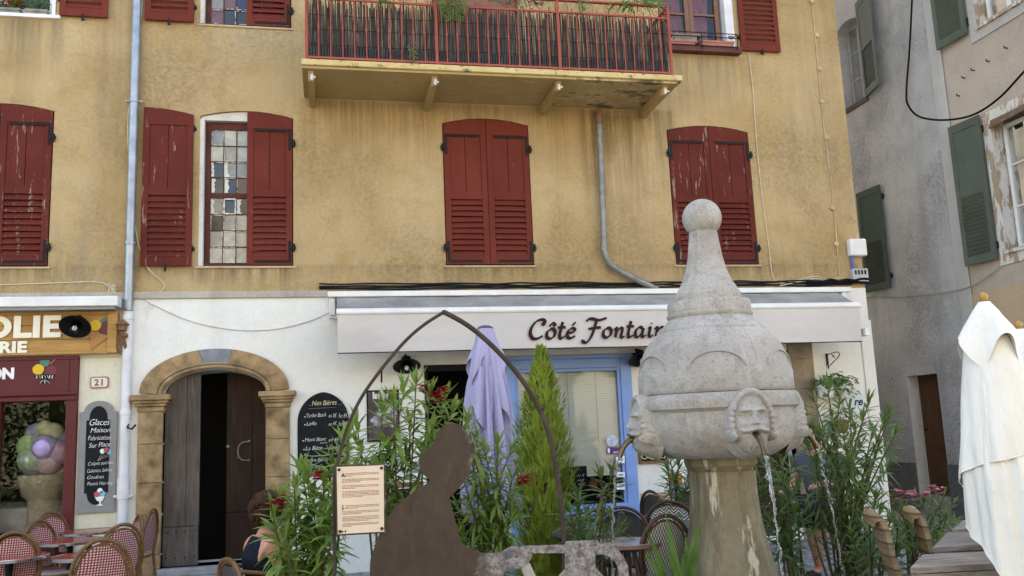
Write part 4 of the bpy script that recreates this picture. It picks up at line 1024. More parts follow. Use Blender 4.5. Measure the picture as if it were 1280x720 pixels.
P = [F(x,yy,Y) for x,yy in ((118,620),(131,620),(128,626),(126,627),(126,630),(129,632),(120,632),(124,630),(124,627),(121,626))]; mb.prism([(p.x,p.z) for p in reversed(P)], Y-.001, Y); mb.build('chalk_cup', WCHALK, SL)
# lamp with a black shade, seen from below
def wall_lamp(loc, label, tilt=35, group=None):
    t = empty('wall_lamp', loc, label, 'wall lamp', group); x, y, z = loc
    mb = MB(); mb.tube([(x,y,z+.12),(x,y-.05,z+.17),(x,y-.15,z+.15),(x,y-.20,z+.10)], .016, 8); mb.tube([(x,y+.0,z+.12),(x,y-.03,z+.12)], .05, 12); mb.build('arm', BLK, t, smooth=40)
    T = M.Translation((x,y-.21,z+.05)) @ M.Rotation(rad(-tilt),4,'X')
    mb = MB(); mb.lathe([(.02,.09),(.055,.085),(.06,.03),(.085,.012),(.165,-.03),(.17,-.036),(.163,-.036),(.08,.0),(.05,.02)], 28, capb=False, capt=False); mb.xf(T); mb.build('shade', BLK, t, smooth=40)
    mb = MB(); mb.lathe([(.045,.02),(.052,-.05),(.045,-.105),(.02,-.125),(.001,-.127)], 20, capb=False); mb.xf(T); mb.build('glass_jar', GLASS, t, smooth=60)
    mb = MB(); mb.sphere((0,0,-.06), .026, 12, 8, 1,1,1.35); mb.xf(T); mb.build('bulb', simple('white_bulb', (.75,.75,.72), .3), t, smooth=60)
    mb = MB()
    for i in range(5):
        a = 2*PI*i/5; mb.tube([(.056*math.cos(a),.056*math.sin(a),.02),(.058*math.cos(a),.058*math.sin(a),-.06),(.045*math.cos(a),.045*math.sin(a),-.115),(0,0,-.134)], .003, 4)
    mb.xf(T); mb.build('cage', BLK, t)
    return t
p = F(508,455,-.2); wall_lamp((p.x,-.02,p.z-.05), 'black wall lamp with glass jar between chalkboard and dark doorway', 28)
p = F(800,447,-.2); wall_lamp((p.x,-.02,p.z-.05), 'black wall lamp half hidden by the fountain dome', 28)
p = F(95,406,-.3); wall_lamp((p.x,-.10,p.z-.05), 'black wall lamp on the wooden ice cream sign', 42)
# turned wooden lantern at the end of the sign
LN = empty('wooden_bracket_lantern', tuple(F(152,415,-.12)), 'small wooden lantern ornament beside the white downpipe', 'lantern'); c = F(153,410,-.17)
mb = MB(); mb.lathe([(.005,.10),(.03,.085),(.075,.045),(.08,.035),(.05,.035)], 12, c, capb=False); mb.build('roof', PINED, LN, smooth=30)
mb = MB(); mb.lathe([(.05,-.03),(.055,.03),(.05,.035)], 12, c); mb.build('body', PINED, LN, smooth=30)
mb = MB(); mb.tube([c+V((0,0,-.03)),c+V((0,.01,-.12)),c+V((.03,.06,-.22)),c+V((.0,.11,-.34))], [.022,.028,.02,.012], 8); mb.tube([c+V((-.03,0,-.08)),c+V((-.05,.03,-.2)),c+V((-.03,.08,-.3))], .012, 6); mb.sphere(c+V((.04,-.01,-.09)), .03, 8, 6); mb.build('bracket', PINED, LN, smooth=40)
mb = MB(); c = F(161,528,-.07); mb.tube([c+V((0,.05,.05)),c,c+V((0,-.06,-.06)),c+V((.05,-.08,-.08)),c+V((.09,-.07,-.03))], .011, 6); tag(mb.build('wall_hook', IRON, smooth=50), 'black iron hook on the white wall by the downpipe', 'hook')

# ------------------------------------------------------------------ boards and posters on the white wall
Y = -.045
BB = empty('arched_chalkboard', tuple(F(405,545,Y)), 'black pointed arch chalkboard with a chalked beer list', 'chalkboard')
a, b, c = F(372,594,Y), F(437,594,Y), F(405,490,Y); x0, x1, z0, z1 = a.x, b.x, a.z, c.z
cm = (x0+x1)/2; zsp = F(372,528,Y).z; kk = 10
poly = [(x0,z0),(x1,z0)]
for i in range(kk+1):
    t = i/kk; poly.append((x1-(x1-cm)*(1-math.cos(t*PI/2*.93))/(1-math.cos(PI/2*.93)), zsp+(z1-zsp)*math.sin(t*PI/2*.93)/math.sin(PI/2*.93)))
for i in range(kk-1,-1,-1):
    t = i/kk; poly.append((x0+(cm-x0)*(1-math.cos(t*PI/2*.93))/(1-math.cos(PI/2*.93)), zsp+(z1-zsp)*math.sin(t*PI/2*.93)/math.sin(PI/2*.93)))
mb = MB(); mb.prism(poly, Y, -.0205); mb.build('slate', CHALK, BB, bevel=.003)
yy = Y-.0015
hand(BB, [L('Nos Bières',390,421,507,.062,yy)], yy, YCHALK, off=-.0008)
hand(BB, [L('Turbe Bock',383,408,522,.05,yy),L('en 3€',411,421,522,.05,yy),L('5o 5€',423,435,522,.05,yy),L('Leffe',383,396,532,.045,yy),L('en 4€',411,421,532,.045,yy),L('5o 6€',423,435,532,.045,yy),L('Mont Blanc',381,408,552,.046,yy),L('en 4€',411,424,552,.046,yy),L('La Bête',382,403,563,.05,yy),L('5o 6€',411,426,562,.046,yy),L('Notre Bière',380,410,578,.046,yy),L('Coup',389,402,585,.046,yy)], yy, off=-.0008)
mb = MB()
for x,y_ in ((381,521),(381,531),(379,551),(380,562)): mb.sphere(F(x,y_,yy), .008, 6, 4)
mb.bar(F(386,507,yy),F(389,507,yy),.005,.001); mb.bar(F(422,506,yy),F(428,505,yy),.005,.001); mb.bar(F(386,511,yy),F(420,509,yy),.004,.001)
mb.tube(catmull([F(383,567,yy),F(381,569,yy),F(395,570,yy),F(420,567,yy),F(434,562,yy)],5), .0025, 4); mb.tube([F(400,554,yy),F(409,553,yy)], .0025, 4)
mb.build('chalk_marks', WCHALK, BB)
PO = empty('framed_poster', tuple(F(478,520,Y)), 'dark violet framed poster showing a pale twisted figure', 'poster')
a, b = F(458,488,Y), F(500,551,Y); mb = MB(); mb.box(a.x,b.x,-.035,-.0205,b.z,a.z); mb.build('frame', BLK, PO, bevel=.004)
mb = MB(); mb.box(a.x+.02,b.x-.02,-.038,-.0352,b.z+.02,a.z-.02)
n = Nt('violet_poster_print'); n.col(n.mix(n.ramp(n.noise(5,4,.6),.45,.7),(.018,.012,.022),(.075,.05,.085))); n.rough(.35); mb.build('print', n.m, PO)
fat('lagère', F(466,499,Y).x, F(492,499,Y).x, F(480,501,Y).z, F(480,489.5,Y).z, -.0405, PO, WHITEP, 'title')
mb = MB(); r = random.Random(9); yy = -.0392
for (cx_, cy_, rx_, ry_) in ((481,510,7,5),(487,515,8,8),(478,520,8,5),(470,526,6,5),(478,530,9,4),(489,525,6,8)):
    p = F(cx_,cy_,yy); mb.prism([(p.x+rx_/97*(1+.2*math.sin(3*t+cx_))*math.cos(t), p.z+ry_/97*(1+.2*math.sin(2*t+cy_))*math.sin(t)) for t in [2*PI*i/20 for i in range(20)]], yy-.0004*r.random(), yy+.0008)
n = Nt('pale_violet_print'); n.col(n.mix(n.ramp(n.noise(16,5,.7),.4,.62),(.50,.44,.52),(.10,.07,.12))); n.rough(.35); mb.build('figure', n.m, PO)
HB = empty('hanging_lamp', tuple(F(477,480,-.1)), 'white bulb hanging on a black cord before the violet poster', 'lamp')
mb = MB(); mb.tube([F(477,459,-.1),F(477,478,-.1)], .012, 6); mb.tube([F(477,462,-.1),F(477,462,-.02)], .008, 6); mb.build('cord', BLK, HB)
mb = MB(); c = F(477,493,-.1); mb.tube([F(477,478,-.1),c], .003, 4); mb.lathe([(.005,.09),(.018,.08),(.02,.04),(.045,-.0),(.05,-.05),(.03,-.08),(.002,-.09)], 14, c); mb.build('bulb', simple('old_white_plastic', (.62,.58,.48), .4), HB, smooth=50)
RB = empty('round_wall_sign', tuple(F(481,575,Y)), 'round topped black sign with white emblem below the poster', 'sign')
c = F(480,580,Y); mb = MB(); mb.prism([(c.x+.165*math.cos(t), c.z+.165*math.sin(t)) for t in [2*PI*i/40 for i in range(40)]], -.045, -.0205); mb.build('disc', CHALK, RB)
mb = MB(); mb.tube([(c.x+.14*math.cos(t), -.047, c.z+.14*math.sin(t)) for t in [2*PI*i/40 for i in range(40)]], .004, 5, closed=True)
for i in range(9):
    a = PI*(.2+.6*i/8); mb.bar((c.x+.09*math.cos(a),-.046,c.z+.075*math.sin(a)),(c.x+.105*math.cos(a),-.046,c.z+.105*math.sin(a)),.012,.003)
for dx in (-.05,0,.05): mb.tube([(c.x+dx+.02*math.cos(t),-.047,c.z+.0+.025*math.sin(t)) for t in [2*PI*i/10 for i in range(10)]], .004, 4, closed=True)
mb.build('emblem', WHITEP, RB)
# menu board with scrolls right of the blue window
MN = empty('framed_menu_board', tuple(F(815,550,Y)), 'black menu board in a brown wooden frame behind the bronze spout', 'menu board')
a, b = F(795,517,Y), F(836,578,Y); mb = MB(); e = .03
for x0_, x1_, z0_, z1_ in ((a.x,b.x,b.z,b.z+e),(a.x,b.x,a.z-e,a.z),(a.x,a.x+e,b.z+e,a.z-e),(b.x-e,b.x,b.z+e,a.z-e)): mb.box(x0_,x1_,-.06,-.0205,z0_,z1_)
mb.build('frame', PINED, MN, bevel=.004)
mb = MB(); mb.box(a.x+e,b.x-e,-.045,-.021,b.z+e,a.z-e); mb.build('slate', CHALK, MN)
mb = MB()
for cx_, cz_, s in ((a.x+.07,b.z+.10,1),(b.x-.07,b.z+.10,-1)):
    mb.tube([(cx_+s*(.012+.006*t)*math.cos(t*.9), -.048, cz_+(.012+.006*t)*math.sin(t*.9)) for t in range(9)], .007, 5)
mb.tube(catmull([(a.x+.10,-.048,b.z+.09),(a.x+.2,-.048,b.z+.05),(b.x-.1,-.048,b.z+.09)],6), .006, 5); mb.build('scroll', YCHALK, MN)
# chalk menu, pots and stickers of the blue window
CM = empty('window_chalk_menu', tuple(F(722,600,.05)), 'small chalk menu standing inside the blue shop window', 'chalkboard')
a, b = F(703,584,.03), F(735,616,.03); mb = MB(); mb.box(a.x,b.x,.03,.045,b.z,a.z); mb.build('slate', CHALK, CM)
hand(CM, [L('Menu',706,716,590,.04,.028),L('Salade',706,718,596,.03,.028),L('12 €',722,731,596,.03,.028),L('2 Moules',706,718,602,.03,.028),L('14 €',722,731,602,.03,.028),L('2 Bavettes',706,719,607,.03,.028),L('16 €',722,731,607,.03,.028),L('2 Frites',706,719,612,.03,.028)], .028, off=-.0004)
PT = empty('window_pot_plant', tuple(F(740,610,.2)), 'small potted cactus on the blue window ledge', 'pot plant')
c = F(741,612,.2); mb = MB(); mb.lathe([(.05,0),(.065,.11),(.07,.115),(.06,.115)], 16, c); mb.build('pot', simple('terracotta', (.33,.13,.06), .8), PT, smooth=40)
mb = MB(); r = random.Random(1)
for i in range(14):
    a_ = r.uniform(0,6.28); mb.tube([c+V((0,0,.1)), c+V((.05*math.cos(a_),.05*math.sin(a_),.22)), c+V((.08*math.cos(a_),.08*math.sin(a_),.25+r.uniform(0,.1)))], [.01,.008,.002], 5)
mb.build('leaves', LEAFD, PT)
def sticker(poly, mat, label, Y=-.004, name='sticker'):
    P = [F(x,y_,Y) for x,y_ in poly]; mb = MB(); mb.prism([(p.x,p.z) for p in reversed(P)], Y-.002, Y); return tag(mb.build(name, mat), label, 'sticker')
s = sticker([(765+7.5*math.cos(t), 551+7*math.sin(t)) for t in [2*PI*i/18 for i in range(18)]], simple('pale_blue_sticker', (.50,.60,.74), .4, .5, 18), 'pale blue round sticker on the shop window pane')
s = sticker([(758,559),(778,559),(778,567),(758,567)], simple('violet_sticker', (.09,.035,.20), .4), 'violet rectangular sticker under the round one')
mb = MB(); p = F(761,563,-.006); mb.box(p.x-.015,p.x+.012,-.0085,-.0062,p.z-.03,p.z+.025); p = F(771,565,-.006); mb.box(p.x-.05,p.x+.05,-.0085,-.0062,p.z-.006,p.z+.004); mb.build('marks', WHITEP, s)
for i, (x0_, y0_, x1_, y1_) in enumerate(((770,570,781,579),(771,590,781,597),(771,604,781,612))):
    s = sticker([(x0_,y0_),(x1_,y0_),(x1_,y1_),(x0_,y1_)], WHITEP, ['white notice with blue line just under the violet sticker','white notice midway down the blue window edge','lowest white notice on the blue window edge'][i], -.058)
    mb = MB(); p = F((x0_+x1_)/2,(y0_+y1_)/2,-.062); mb.box(p.x-.035,p.x+.035,-.0625,-.0602,p.z-.012,p.z+.012); mb.build('print', simple('blue_print', (.2,.3,.55)), s)
# hanging basket and round sign on the right end of the white wall
RS = empty('round_shop_sign', tuple(F(1072,500,-.05)), 'round white sign with blue script ending in re', 'sign')
c = F(1068,503,-.05); mb = MB(); mb.prism([(c.x+.17*math.cos(t), c.z+.17*math.sin(t)) for t in [2*PI*i/40 for i in range(40)]], -.06, -.035); mb.build('disc', simple('pale_blue_enamel', (.62,.68,.72), .4, .1), RS)
text('lettering', 're', .15, simple('navy_paint', (.02,.035,.09)), RS, (c.x-.02,-.063,c.z-.04), .001, .004, .3)
IB = empty('iron_bracket', tuple(F(1036,450,-.03)), 'black scrolled iron bracket on the white wall', 'bracket')
c = F(1034,450,-.03); mb = MB(); mb.box(c.x-.012,c.x+.012,-.04,-.021,c.z-.12,c.z+.09); mb.tube(catmull([c+V((0,-.02,.07)),c+V((.02,-.22,.09)),c+V((.03,-.26,.05)),c+V((.02,-.2,.0)),c+V((0,-.03,-.09))],6), .006, 6); mb.tube(catmull([c+V((.01,-.1,.07)),c+V((.03,-.13,.02)),c+V((.01,-.16,.03)),c+V((.0,-.15,.06))],5), .005, 5); mb.build('scroll', IRON, IB)
# ------------------------------------------------------------------ stone fountain
FD = 6.5
FA = at(898,540,FD); FXc, FYc = FA.x, FA.y
def axis_z(py):
    """height on the fountain axis seen at picture row py"""
    lo, hi = -1, 6
    for _ in range(50):
        m_ = (lo+hi)/2; d = V((FXc,FYc,m_))-CAMP; y_ = 360-FL*d.dot(UP)/d.dot(FW)
        if y_ > py: lo = m_
        else: hi = m_
    return lo
def rpx(half, py): 
    z = axis_z(py); d = V((FXc,FYc,z))-CAMP; return half*d.dot(FW)/FL
n = Nt('fountain_limestone')
a = n.noise(2.2,6,.65); b_ = n.noise(9,6,.7); g_ = n.noise(60,3,.6); st = n.noise(3.5,5,.6,(1.8,1.8,.3))
geo = n.n('ShaderNodeNewGeometry'); sp = n.n('ShaderNodeSeparateXYZ'); n.lk(geo.outputs['Normal'], sp.inputs[0])
c = n.mix(n.ramp(a,.3,.7),(.29,.265,.235),(.48,.445,.40)); c = n.mix(n.math('MULTIPLY',n.ramp(b_,.5,.7),.5),c,(.21,.185,.155)); c = n.mix(n.math('MULTIPLY',n.ramp(st,.52,.72),.4),c,(.60,.57,.52)); c = n.mix(n.math('MULTIPLY',n.ramp(g_,.55,.68),.6),c,(.17,.15,.13)); drk = n.ramp(n.noise(2.6,7,.72,(1.5,1.5,.35)),.55,.66); c = n.mix(n.math('MULTIPLY',drk,.45),c,(.20,.175,.15))
n.col(c); n.rough(.92); n.b.inputs['Specular IOR Level'].default_value = .2
n.bump(b_,.5,.025); n.bump(n.noise(34,6,.7),.6,.016)
LIME = n.m
n = Nt('mossy_stone')
a = n.noise(3,6,.65); st = n.noise(3.2,6,.65,(2.2,2.2,.22)); b_ = n.noise(14,5,.7)
c = n.mix(n.ramp(a,.3,.7),(.16,.13,.072),(.27,.225,.135)); c = n.mix(n.math('MULTIPLY',n.ramp(st,.5,.62),.8),c,(.10,.072,.03)); c = n.mix(n.math('MULTIPLY',n.ramp(n.noise(4,6,.7,(2.5,2.5,.3)),.58,.64),.8),c,(.52,.48,.36)); c = n.mix(n.math('MULTIPLY',n.ramp(b_,.55,.7),.5),c,(.10,.085,.045))
n.col(c); n.rough(.7); n.bump(b_,.4,.02); n.bump(n.noise(45,5),.35,.01); MOSS = n.m
FO = empty('stone_fountain', (FXc,FYc,0), 'grey carved stone fountain with ball finial and bearded face spouts', 'fountain')
AZC = math.atan2(CAMP.y-FYc, CAMP.x-FXc)      # direction towards the viewer's side of the square
cA = (FXc,FYc,0)
def prof(rows): return [(rpx(h,p), axis_z(p)) for h, p in rows]
mb = MB(); c = (FXc,FYc,axis_z(273)); mb.sphere(c, rpx(24.3,273), 40, 28); mb.build('ball_finial', LIME, FO, smooth=60)
mb = MB(); mb.lathe(prof([(43,380),(43,369),(41.5,368),(38,362),(33.5,355),(29,345),(25.8,335),(23,323),(21,310),(19.6,300),(18.8,293),(17,288)]), 8, cA, AZC+rad(22.5)); mb.build('neck', LIME, FO, bevel=.008)
mb = MB(); mb.lathe(prof([(50,399),(52.5,396.5),(53,394),(50.8,392.5),(51,380),(50,378.2),(44,377.4)]), 56, cA); mb.build('collar', LIME, FO, smooth=40)
# dome with relief arches
mb = MB(); mb.lathe(prof([(94,467),(91,459),(89.3,450),(85.5,440),(80.5,431),(74,423),(68.8,417.8),(66.8,416),(66.4,413.2),(64,411.2),(59.5,407.6),(55,403),(51,398.5)]), 72, cA); 
def dome_r(py):
    R_ = [(467,93),(459,91),(450,89.3),(440,85.5),(431,80.5),(423,74),(416,67),(411,64),(402,55)]
    for (p0,h0),(p1,h1) in zip(R_[:-1],R_[1:]):
        if p1 <= py <= p0: return h0+(h1-h0)*(p0-py)/(p0-p1)
    return 56
dm = mb.build('dome', LIME, FO, smooth=40)
for q in range(6):
    mb = MB(); a0 = AZC+rad(3)+q*PI/3; pts = []
    for i in range(17):
        t = PI*i/16; py = 464-19*math.sin(t); aa = a0+rad(20.5)*math.cos(t); rr = rpx(dome_r(py)+.6,py); pts.append((FXc+rr*math.cos(aa), FYc+rr*math.sin(aa), axis_z(py)))
    mb.tube(pts, .009, 6)
    for s in (1,):
        pts = []
        for i in range(9):
            py = 458-5.2*i; aa = a0+rad(30)*s; rr = rpx(dome_r(py)+.1,py); pts.append((FXc+rr*math.cos(aa), FYc+rr*math.sin(aa), axis_z(py)))
        mb.tube(pts, .0035, 5)
    mb.build('relief_arch', LIME, dm, smooth=60)
mb = MB(); mb.lathe(prof([(93,492),(94.5,490),(95,487),(94.6,468),(93.5,465.6),(90,464.6)]), 72, cA); mb.build('band', LIME, FO, smooth=35)
mb = MB(); r = random.Random(4)
ph = [r.uniform(0,6.28) for _ in range(8)]
wob = lambda a_, i, rr: rr*(1+.006*math.sin(3*a_+ph[i % 8])+.004*math.sin(7*a_+ph[(i+3) % 8]))
mb.lathe(prof([(60,571),(70,566.5),(80,560),(87.5,552),(92.5,543),(94.5,533),(95,523),(94,515),(95.5,512.5),(99.8,510.5),(100.3,504),(99.8,497),(97,493.3),(92,492.4)]), 80, cA, fn=wob); mb.build('bowl', LIME, FO, smooth=40)
mb = MB(); mb.lathe(prof([(38,588),(41,583.5),(44,581),(45,577),(45,571.5),(43,569.5)]), 56, cA); mb.build('column_capital', MOSS, FO, smooth=35)
# flaring shaft, square with well-rounded corners
SQ = lambda a_, i, rr: rr/(abs(math.cos(a_-AZC-rad(20)))**5+abs(math.sin(a_-AZC-rad(20)))**5)**(1/5)*.985
z720 = axis_z(720); mb = MB(); pr = prof([(54,775),(54.5,750),(53,727),(50.5,710),(47,692),(43,672),(40,655),(38,635),(36.8,615),(36.5,600),(36.5,588)])
mb.lathe([(pr[0][0]*1.35,0),(pr[0][0]*1.35,.25),(pr[0][0]*1.05,.30)]+pr, 64, cA, fn=SQ); mb.build('shaft', MOSS, FO, smooth=45)
mb = MB(); mb.lathe([(1.1,0),(1.1,.14),(.95,.16),(.95,.1),(.3,.08)], 8, cA, AZC, capt=False); mb.build('basin', LIME, FO, bevel=.015)

# carved faces: a mask swelling out of the bowl
def carved_face(name):
    """local frame: +y out of the bowl, z up, x across; about 0.36 wide and 0.42 tall"""
    W_, H_ = .200, .245; nu, nv = 104, 124; vs = []; fs = []
    gs = lambda x, z, cx_, cz_, sx_, sz_: math.exp(-((x-cx_)/sx_)**2-((z-cz_)/sz_)**2)
    def hgt(x, z):
        ax = abs(x); e = 1-(x/.150)**2-((z+.01)/.205)**2
        h = .110*max(0,e)**.42 if e > 0 else 0
        h -= .060*gs(ax,z,.055,.030,.036,.024)                                 # eye hollow
        h += .052*gs(ax,z,.055,.028,.024,.014)                                 # eyeball between lids
        h += .010*math.exp(-((z-(.046-3.2*(ax-.055)**2))/.0055)**2)*(1 if abs(ax-.055) < .034 else 0)
        h -= .018*gs(ax,z,.055,.028,.007,.007)
        h += .024*gs(ax,z,.058,.070,.045,.013)                                # brow
        h += .046*math.exp(-(x/.017)**2)*max(0,min(1,(.075-z)/.085))*(1 if z > -.012 else math.exp(-((z+.012)/.012)**2))  # nose
        h += .016*gs(ax,z,.022,-.014,.013,.012)                               # nostril wings
        h += .014*gs(ax,z,.082,-.010,.032,.035)                               # cheek
        mz = -.050-.22*max(0,ax-.01)+4.2*max(0,ax-.055)**2
        h += .036*math.exp(-((z-mz)/(.0145-.05*max(0,ax-.05)))**2)*(1 if ax < .098 else math.exp(-((ax-.098)/.010)**2))  # moustache, ends turned up
        h -= .040*gs(x,z,0,-.080,.024,.012); h += .012*gs(x,z,0,-.099,.030,.009)
        h += .020*gs(x,z,0,-.150,.055,.040)+.004*math.sin(x*190)*gs(x,z,0,-.155,.07,.04)      # beard
        rr_ = math.sqrt((x/.150)**2+((z+.005)/.190)**2)                       # hood and locks framing the face
        if z > -.09: h = max(h, (.056+.024*math.cos((rr_-1.02)/.15*PI*.5))*(1 if abs(rr_-1.02) < .15 else 0)+(.006*math.sin(math.atan2(z,x)*26) if ax > .11 and z < .08 else 0)) if abs(rr_-1.02) < .15 else h
        h = max(h, .115*math.sqrt(max(0,1-((ax-.158)/.042)**2-((z+.095)/.042)**2)))            # curled lobe
        return h
    for j in range(nv+1):
        for i in range(nu+1):
            x = -W_+2*W_*i/nu; z = -H_+2*H_*j/nv
            edge = min(1, max(0, (1-(x/W_)**2-(z/H_)**2)*5))
            vs.append((x, hgt(x,z)*edge-.075*(1-edge)-.0, z))
    for j in range(nv):
        for i in range(nu): 
            a_ = j*(nu+1)+i; q_ = (a_,a_+1,a_+nu+2,a_+nu+1)
            if any(1-(vs[w_][0]/W_)**2-(vs[w_][2]/H_)**2 > 0 for w_ in q_): fs.append(q_)
    return vs, fs
fz = axis_z(524)-.022; fr_ = rpx(93,524)
fv, ff = carved_face('face')
BRZ = simple('bronze_spout', (.16,.115,.06), .32, .4, 14, .1, 60, .85)
WTR = Nt('running_water'); WTR.b.inputs['Base Color'].default_value = (.95,.97,.98,1); WTR.b.inputs['Roughness'].default_value = .03; WTR.b.inputs['Transmission Weight'].default_value = .88; WTR.b.inputs['IOR'].default_value = 1.33; WTR = WTR.m
water_labels = ['thin water jet falling from the front face spout', 'thin water jet falling from the left face spout', 'thin water jet falling from the right face spout', 'thin water jet falling on the far side of the fountain']
for q, dg in enumerate((22,-68,112,202)):
    aa = AZC+rad(dg); T = M.Translation((FXc+fr_*math.cos(aa), FYc+fr_*math.sin(aa), fz)) @ M.Rotation(aa-PI/2,4,'Z')
    mb = MB(); mb.add(fv, ff); mb.xf(T @ M.Translation((0,.0,0)) @ M.Diagonal((.93,1.0,1.04,1))); 
    fc = mb.build('carved_face', LIME, FO, smooth=70)
    mb = MB(); S0 = V((0,.075,-.055)); pts = [S0, V((0,.13,-.075)), V((0,.17,-.11)), V((0,.20,-.155)), V((0,.215,-.185))]
    mb.tube(catmull(pts,4), .020, 12, caps=True); mb.tube([V((0,.208,-.170)),V((0,.218,-.192))], .0235, 12); T = T @ M.Translation((0,0,-.028)); mb.xf(T)
    mb.build('spout', BRZ, fc, smooth=50)
    if q == 3: continue
    # water thread breaking into drops
    r = random.Random(q+3); mb = MB(); p0 = V((0,.217,-.188)); v0 = .30; pts = []; rs_ = []
    for i in range(46):
        t = i*.0085; wv = .004+.008*(i/46)
        pts.append(p0+V((wv*math.sin(i*1.3+q)*.8, v0*t+wv*math.cos(i*1.7)*.6, -.75*t-4.9*t*t))); rs_.append(max(.0028,(.016 if q == 0 else .006)-.014*(i/26))*r.uniform(.5,1.5))
    mb.tube(pts, rs_, 7); last = pts[-1]
    for i in range(110 if q == 0 else 40):
        t = r.uniform(.06,.46); c = p0+V((r.gauss(0,.012), v0*t+r.gauss(0,.010), -.75*t-4.9*t*t)); mb.sphere(c, r.uniform(.002,.006), 6, 4, 1, 1, 2.2)
    for i in range(10): mb.tube([p0+V((r.gauss(0,.008),v0*t_+r.gauss(0,.008),-.75*t_-4.9*t_*t_)) for t_ in [.05*i+.012*k for k in range(5)] if t_ < .42] or [p0,p0+V((0,0,-.02))], .004, 5)
    mb.xf(T); tag(mb.build('water_jet', WTR, smooth=60), water_labels[q], 'water jet')

# ------------------------------------------------------------------ cut steel figure with hoop and text panel
SY = -5.75; TH = .010
def G(x, y): p = F(x,y,SY); return (p.x, p.z)
n = Nt('rusted_steel')
a = n.noise(3,6,.65); fb = n.noise(18,5,.7,(1,1,.35)); sx_ = n.n('ShaderNodeSeparateXYZ'); n.lk(n.co, sx_.inputs[0])
c = n.mix(n.ramp(a,.3,.7),(.050,.036,.026),(.082,.060,.043)); c = n.mix(n.math('MULTIPLY',n.ramp(fb,.5,.72),.6),c,(.115,.072,.042)); c = n.mix(n.math('MULTIPLY',n.ramp(n.noise(7,7,.75,(1,1,.5)),.56,.66),.5),c,(.032,.024,.019))
lich = n.ramp(n.math('ADD',n.math('MULTIPLY',sx_.outputs[0],.9),n.math('MULTIPLY',n.noise(5,6,.7),1.0)), .62+.9*.0, .86)
RUSTN, LICH = n, lich
pale = n.mix(n.ramp(n.noise(22,5,.75),.40,.60),(.115,.095,.085),(.34,.315,.30)); pale = n.mix(n.ramp(n.noise(60,3),.56,.66),pale,(.09,.07,.055))
n.b.inputs['Specular IOR Level'].default_value = .15
n.col(n.mix(lich, c, pale)); n.rough(.8); n.bump(fb,.15,.004); n.bump(n.noise(70,3),.15,.003)
RUST = n.m
x0f = G(600,690)[0]
out = [(462,720),(463,700),(470,677),(480,655),(492,636),(505,624),(520,612),(535,604),(538,600),(531,595),(525.5,588),(523,577),(525,568),(533,562),(541,557),(545.5,545),(549,538),(556,531),(565,528),(573,529.5),(579,536),(583,544),(589.5,549),(593.5,556),(594,566),(592,573),(588,579),(587,590),(581,602),(572,612),(562,622),(565.5,637),(571.6,659),(576,676),(582,683),(597.6,690),(610,692),(625,690),(632,687),(639,682),(645,683.5),(665,682),(703,681),(706.5,681),(707,677),(744,675),(746,679.5),(760,681),(772,686),(780,697),(785.5,709),(786,722),(781,740),(768,740),(773.5,720),(773,710),(769,702),(761.5,696),(754.6,693),(744,693),(744,709),(754.6,720),(770,738),(776,775),(764,775),(757,745),(726,732),(700,745),(694,775),(682,775),(690,735),(699,720),(706.5,710),(706.5,691.5),(665,691.5),(664.4,698),(659,705),(651.5,710.5),(634,710.5),(631,714),(629,722),(632,760),(640,812),(640,860),(455,860),(455,780)]
# soften the traced outline
pts = [V((*G(*p),0)) for p in out]
soft = []
for i, p in enumerate(pts):
    q_, nx_ = pts[i-1], pts[(i+1) % len(pts)]
    d1_, d2_ = (p-q_), (nx_-p)
    if 5 < i < 48 and d1_.length < .12 and d2_.length < .16 and d1_.angle(d2_) < .9:
        soft += [p-d1_*.25*.8+d2_*.02, p+d2_*.25*.8-d1_*.02]
    else: soft.append(p)
poly = [(p.x,p.y) for p in reversed(soft)]
ST = empty('steel_silhouette', (G(560,700)[0],SY,0), 'rust brown cut steel silhouette of a seated figure in a bonnet at a spinning wheel', 'sculpture')
mb = MB(); mb.prism(poly, SY, SY+TH); pl = mb.build('figure_plate', RUST, ST)
# lichen starts right of the chest, in the plate's own coordinates
for l in list(RUSTN.t.links):
    pass
mr = lich.node; xs0 = G(612,700)[0]-ST.location.x
mr.inputs['From Min'].default_value = .9*xs0+.50-.10; mr.inputs['From Max'].default_value = .9*xs0+.50+.09
nt_ = [(553,722),(559,713),(566,722)]
mb = MB(); mb.prism([G(651,711),G(661,703),G(669,720),(G(700,800)),(G(690,800))][::-1], SY-.022, SY-.003); mb.build('pale_lever', simple('pale_steel', (.36,.34,.30), .7, .35, 8, .2, 40), ST)
mb = MB(); p = V((G(636,692)[0],SY-.01,G(636,692)[1])); mb.tube([p+V((0,-.008,0)),p+V((0,.02,0))], .021, 12); mb.build('blue_bolt', simple('blue_grey_bolt', (.09,.115,.16), .5), ST, smooth=40)
mb = MB(); 
for x in (G(500,860)[0], G(610,860)[0], G(735,775)[0]): mb.box(x-.03,x+.03,SY+.011,SY+.06,0,G(560,800)[1])
mb.build('support_post', RUST, ST)
HO = empty('steel_hoop', (G(420,720)[0],SY+.03,0), 'tall pointed arch of thin brown steel tube over the silhouette', 'arch')
def H3(x, y): p = F(x,y,SY+.035); return p
mb = MB(); L_ = [H3(*p) for p in ((418,860),(418,720),(418,600),(423,575),(434,535),(450,500),(474,465),(505,428),(530,406),(555,390))]
mb.tube(catmull(L_,6), .0105, 10); L_ = [H3(*p) for p in ((555,390),(585,407),(615,432),(645,465),(670,503),(687,545),(696,590),(702,640),(705,681),(706,720),(706,800))]
mb.tube(catmull(L_,6), .0155, 10); mb.sphere(H3(555,390.5), .016, 10, 8)
for x in ((418,860),(706,800)):
    p = H3(*x); mb.tube([(p.x,p.y,0),p], .0185, 10)
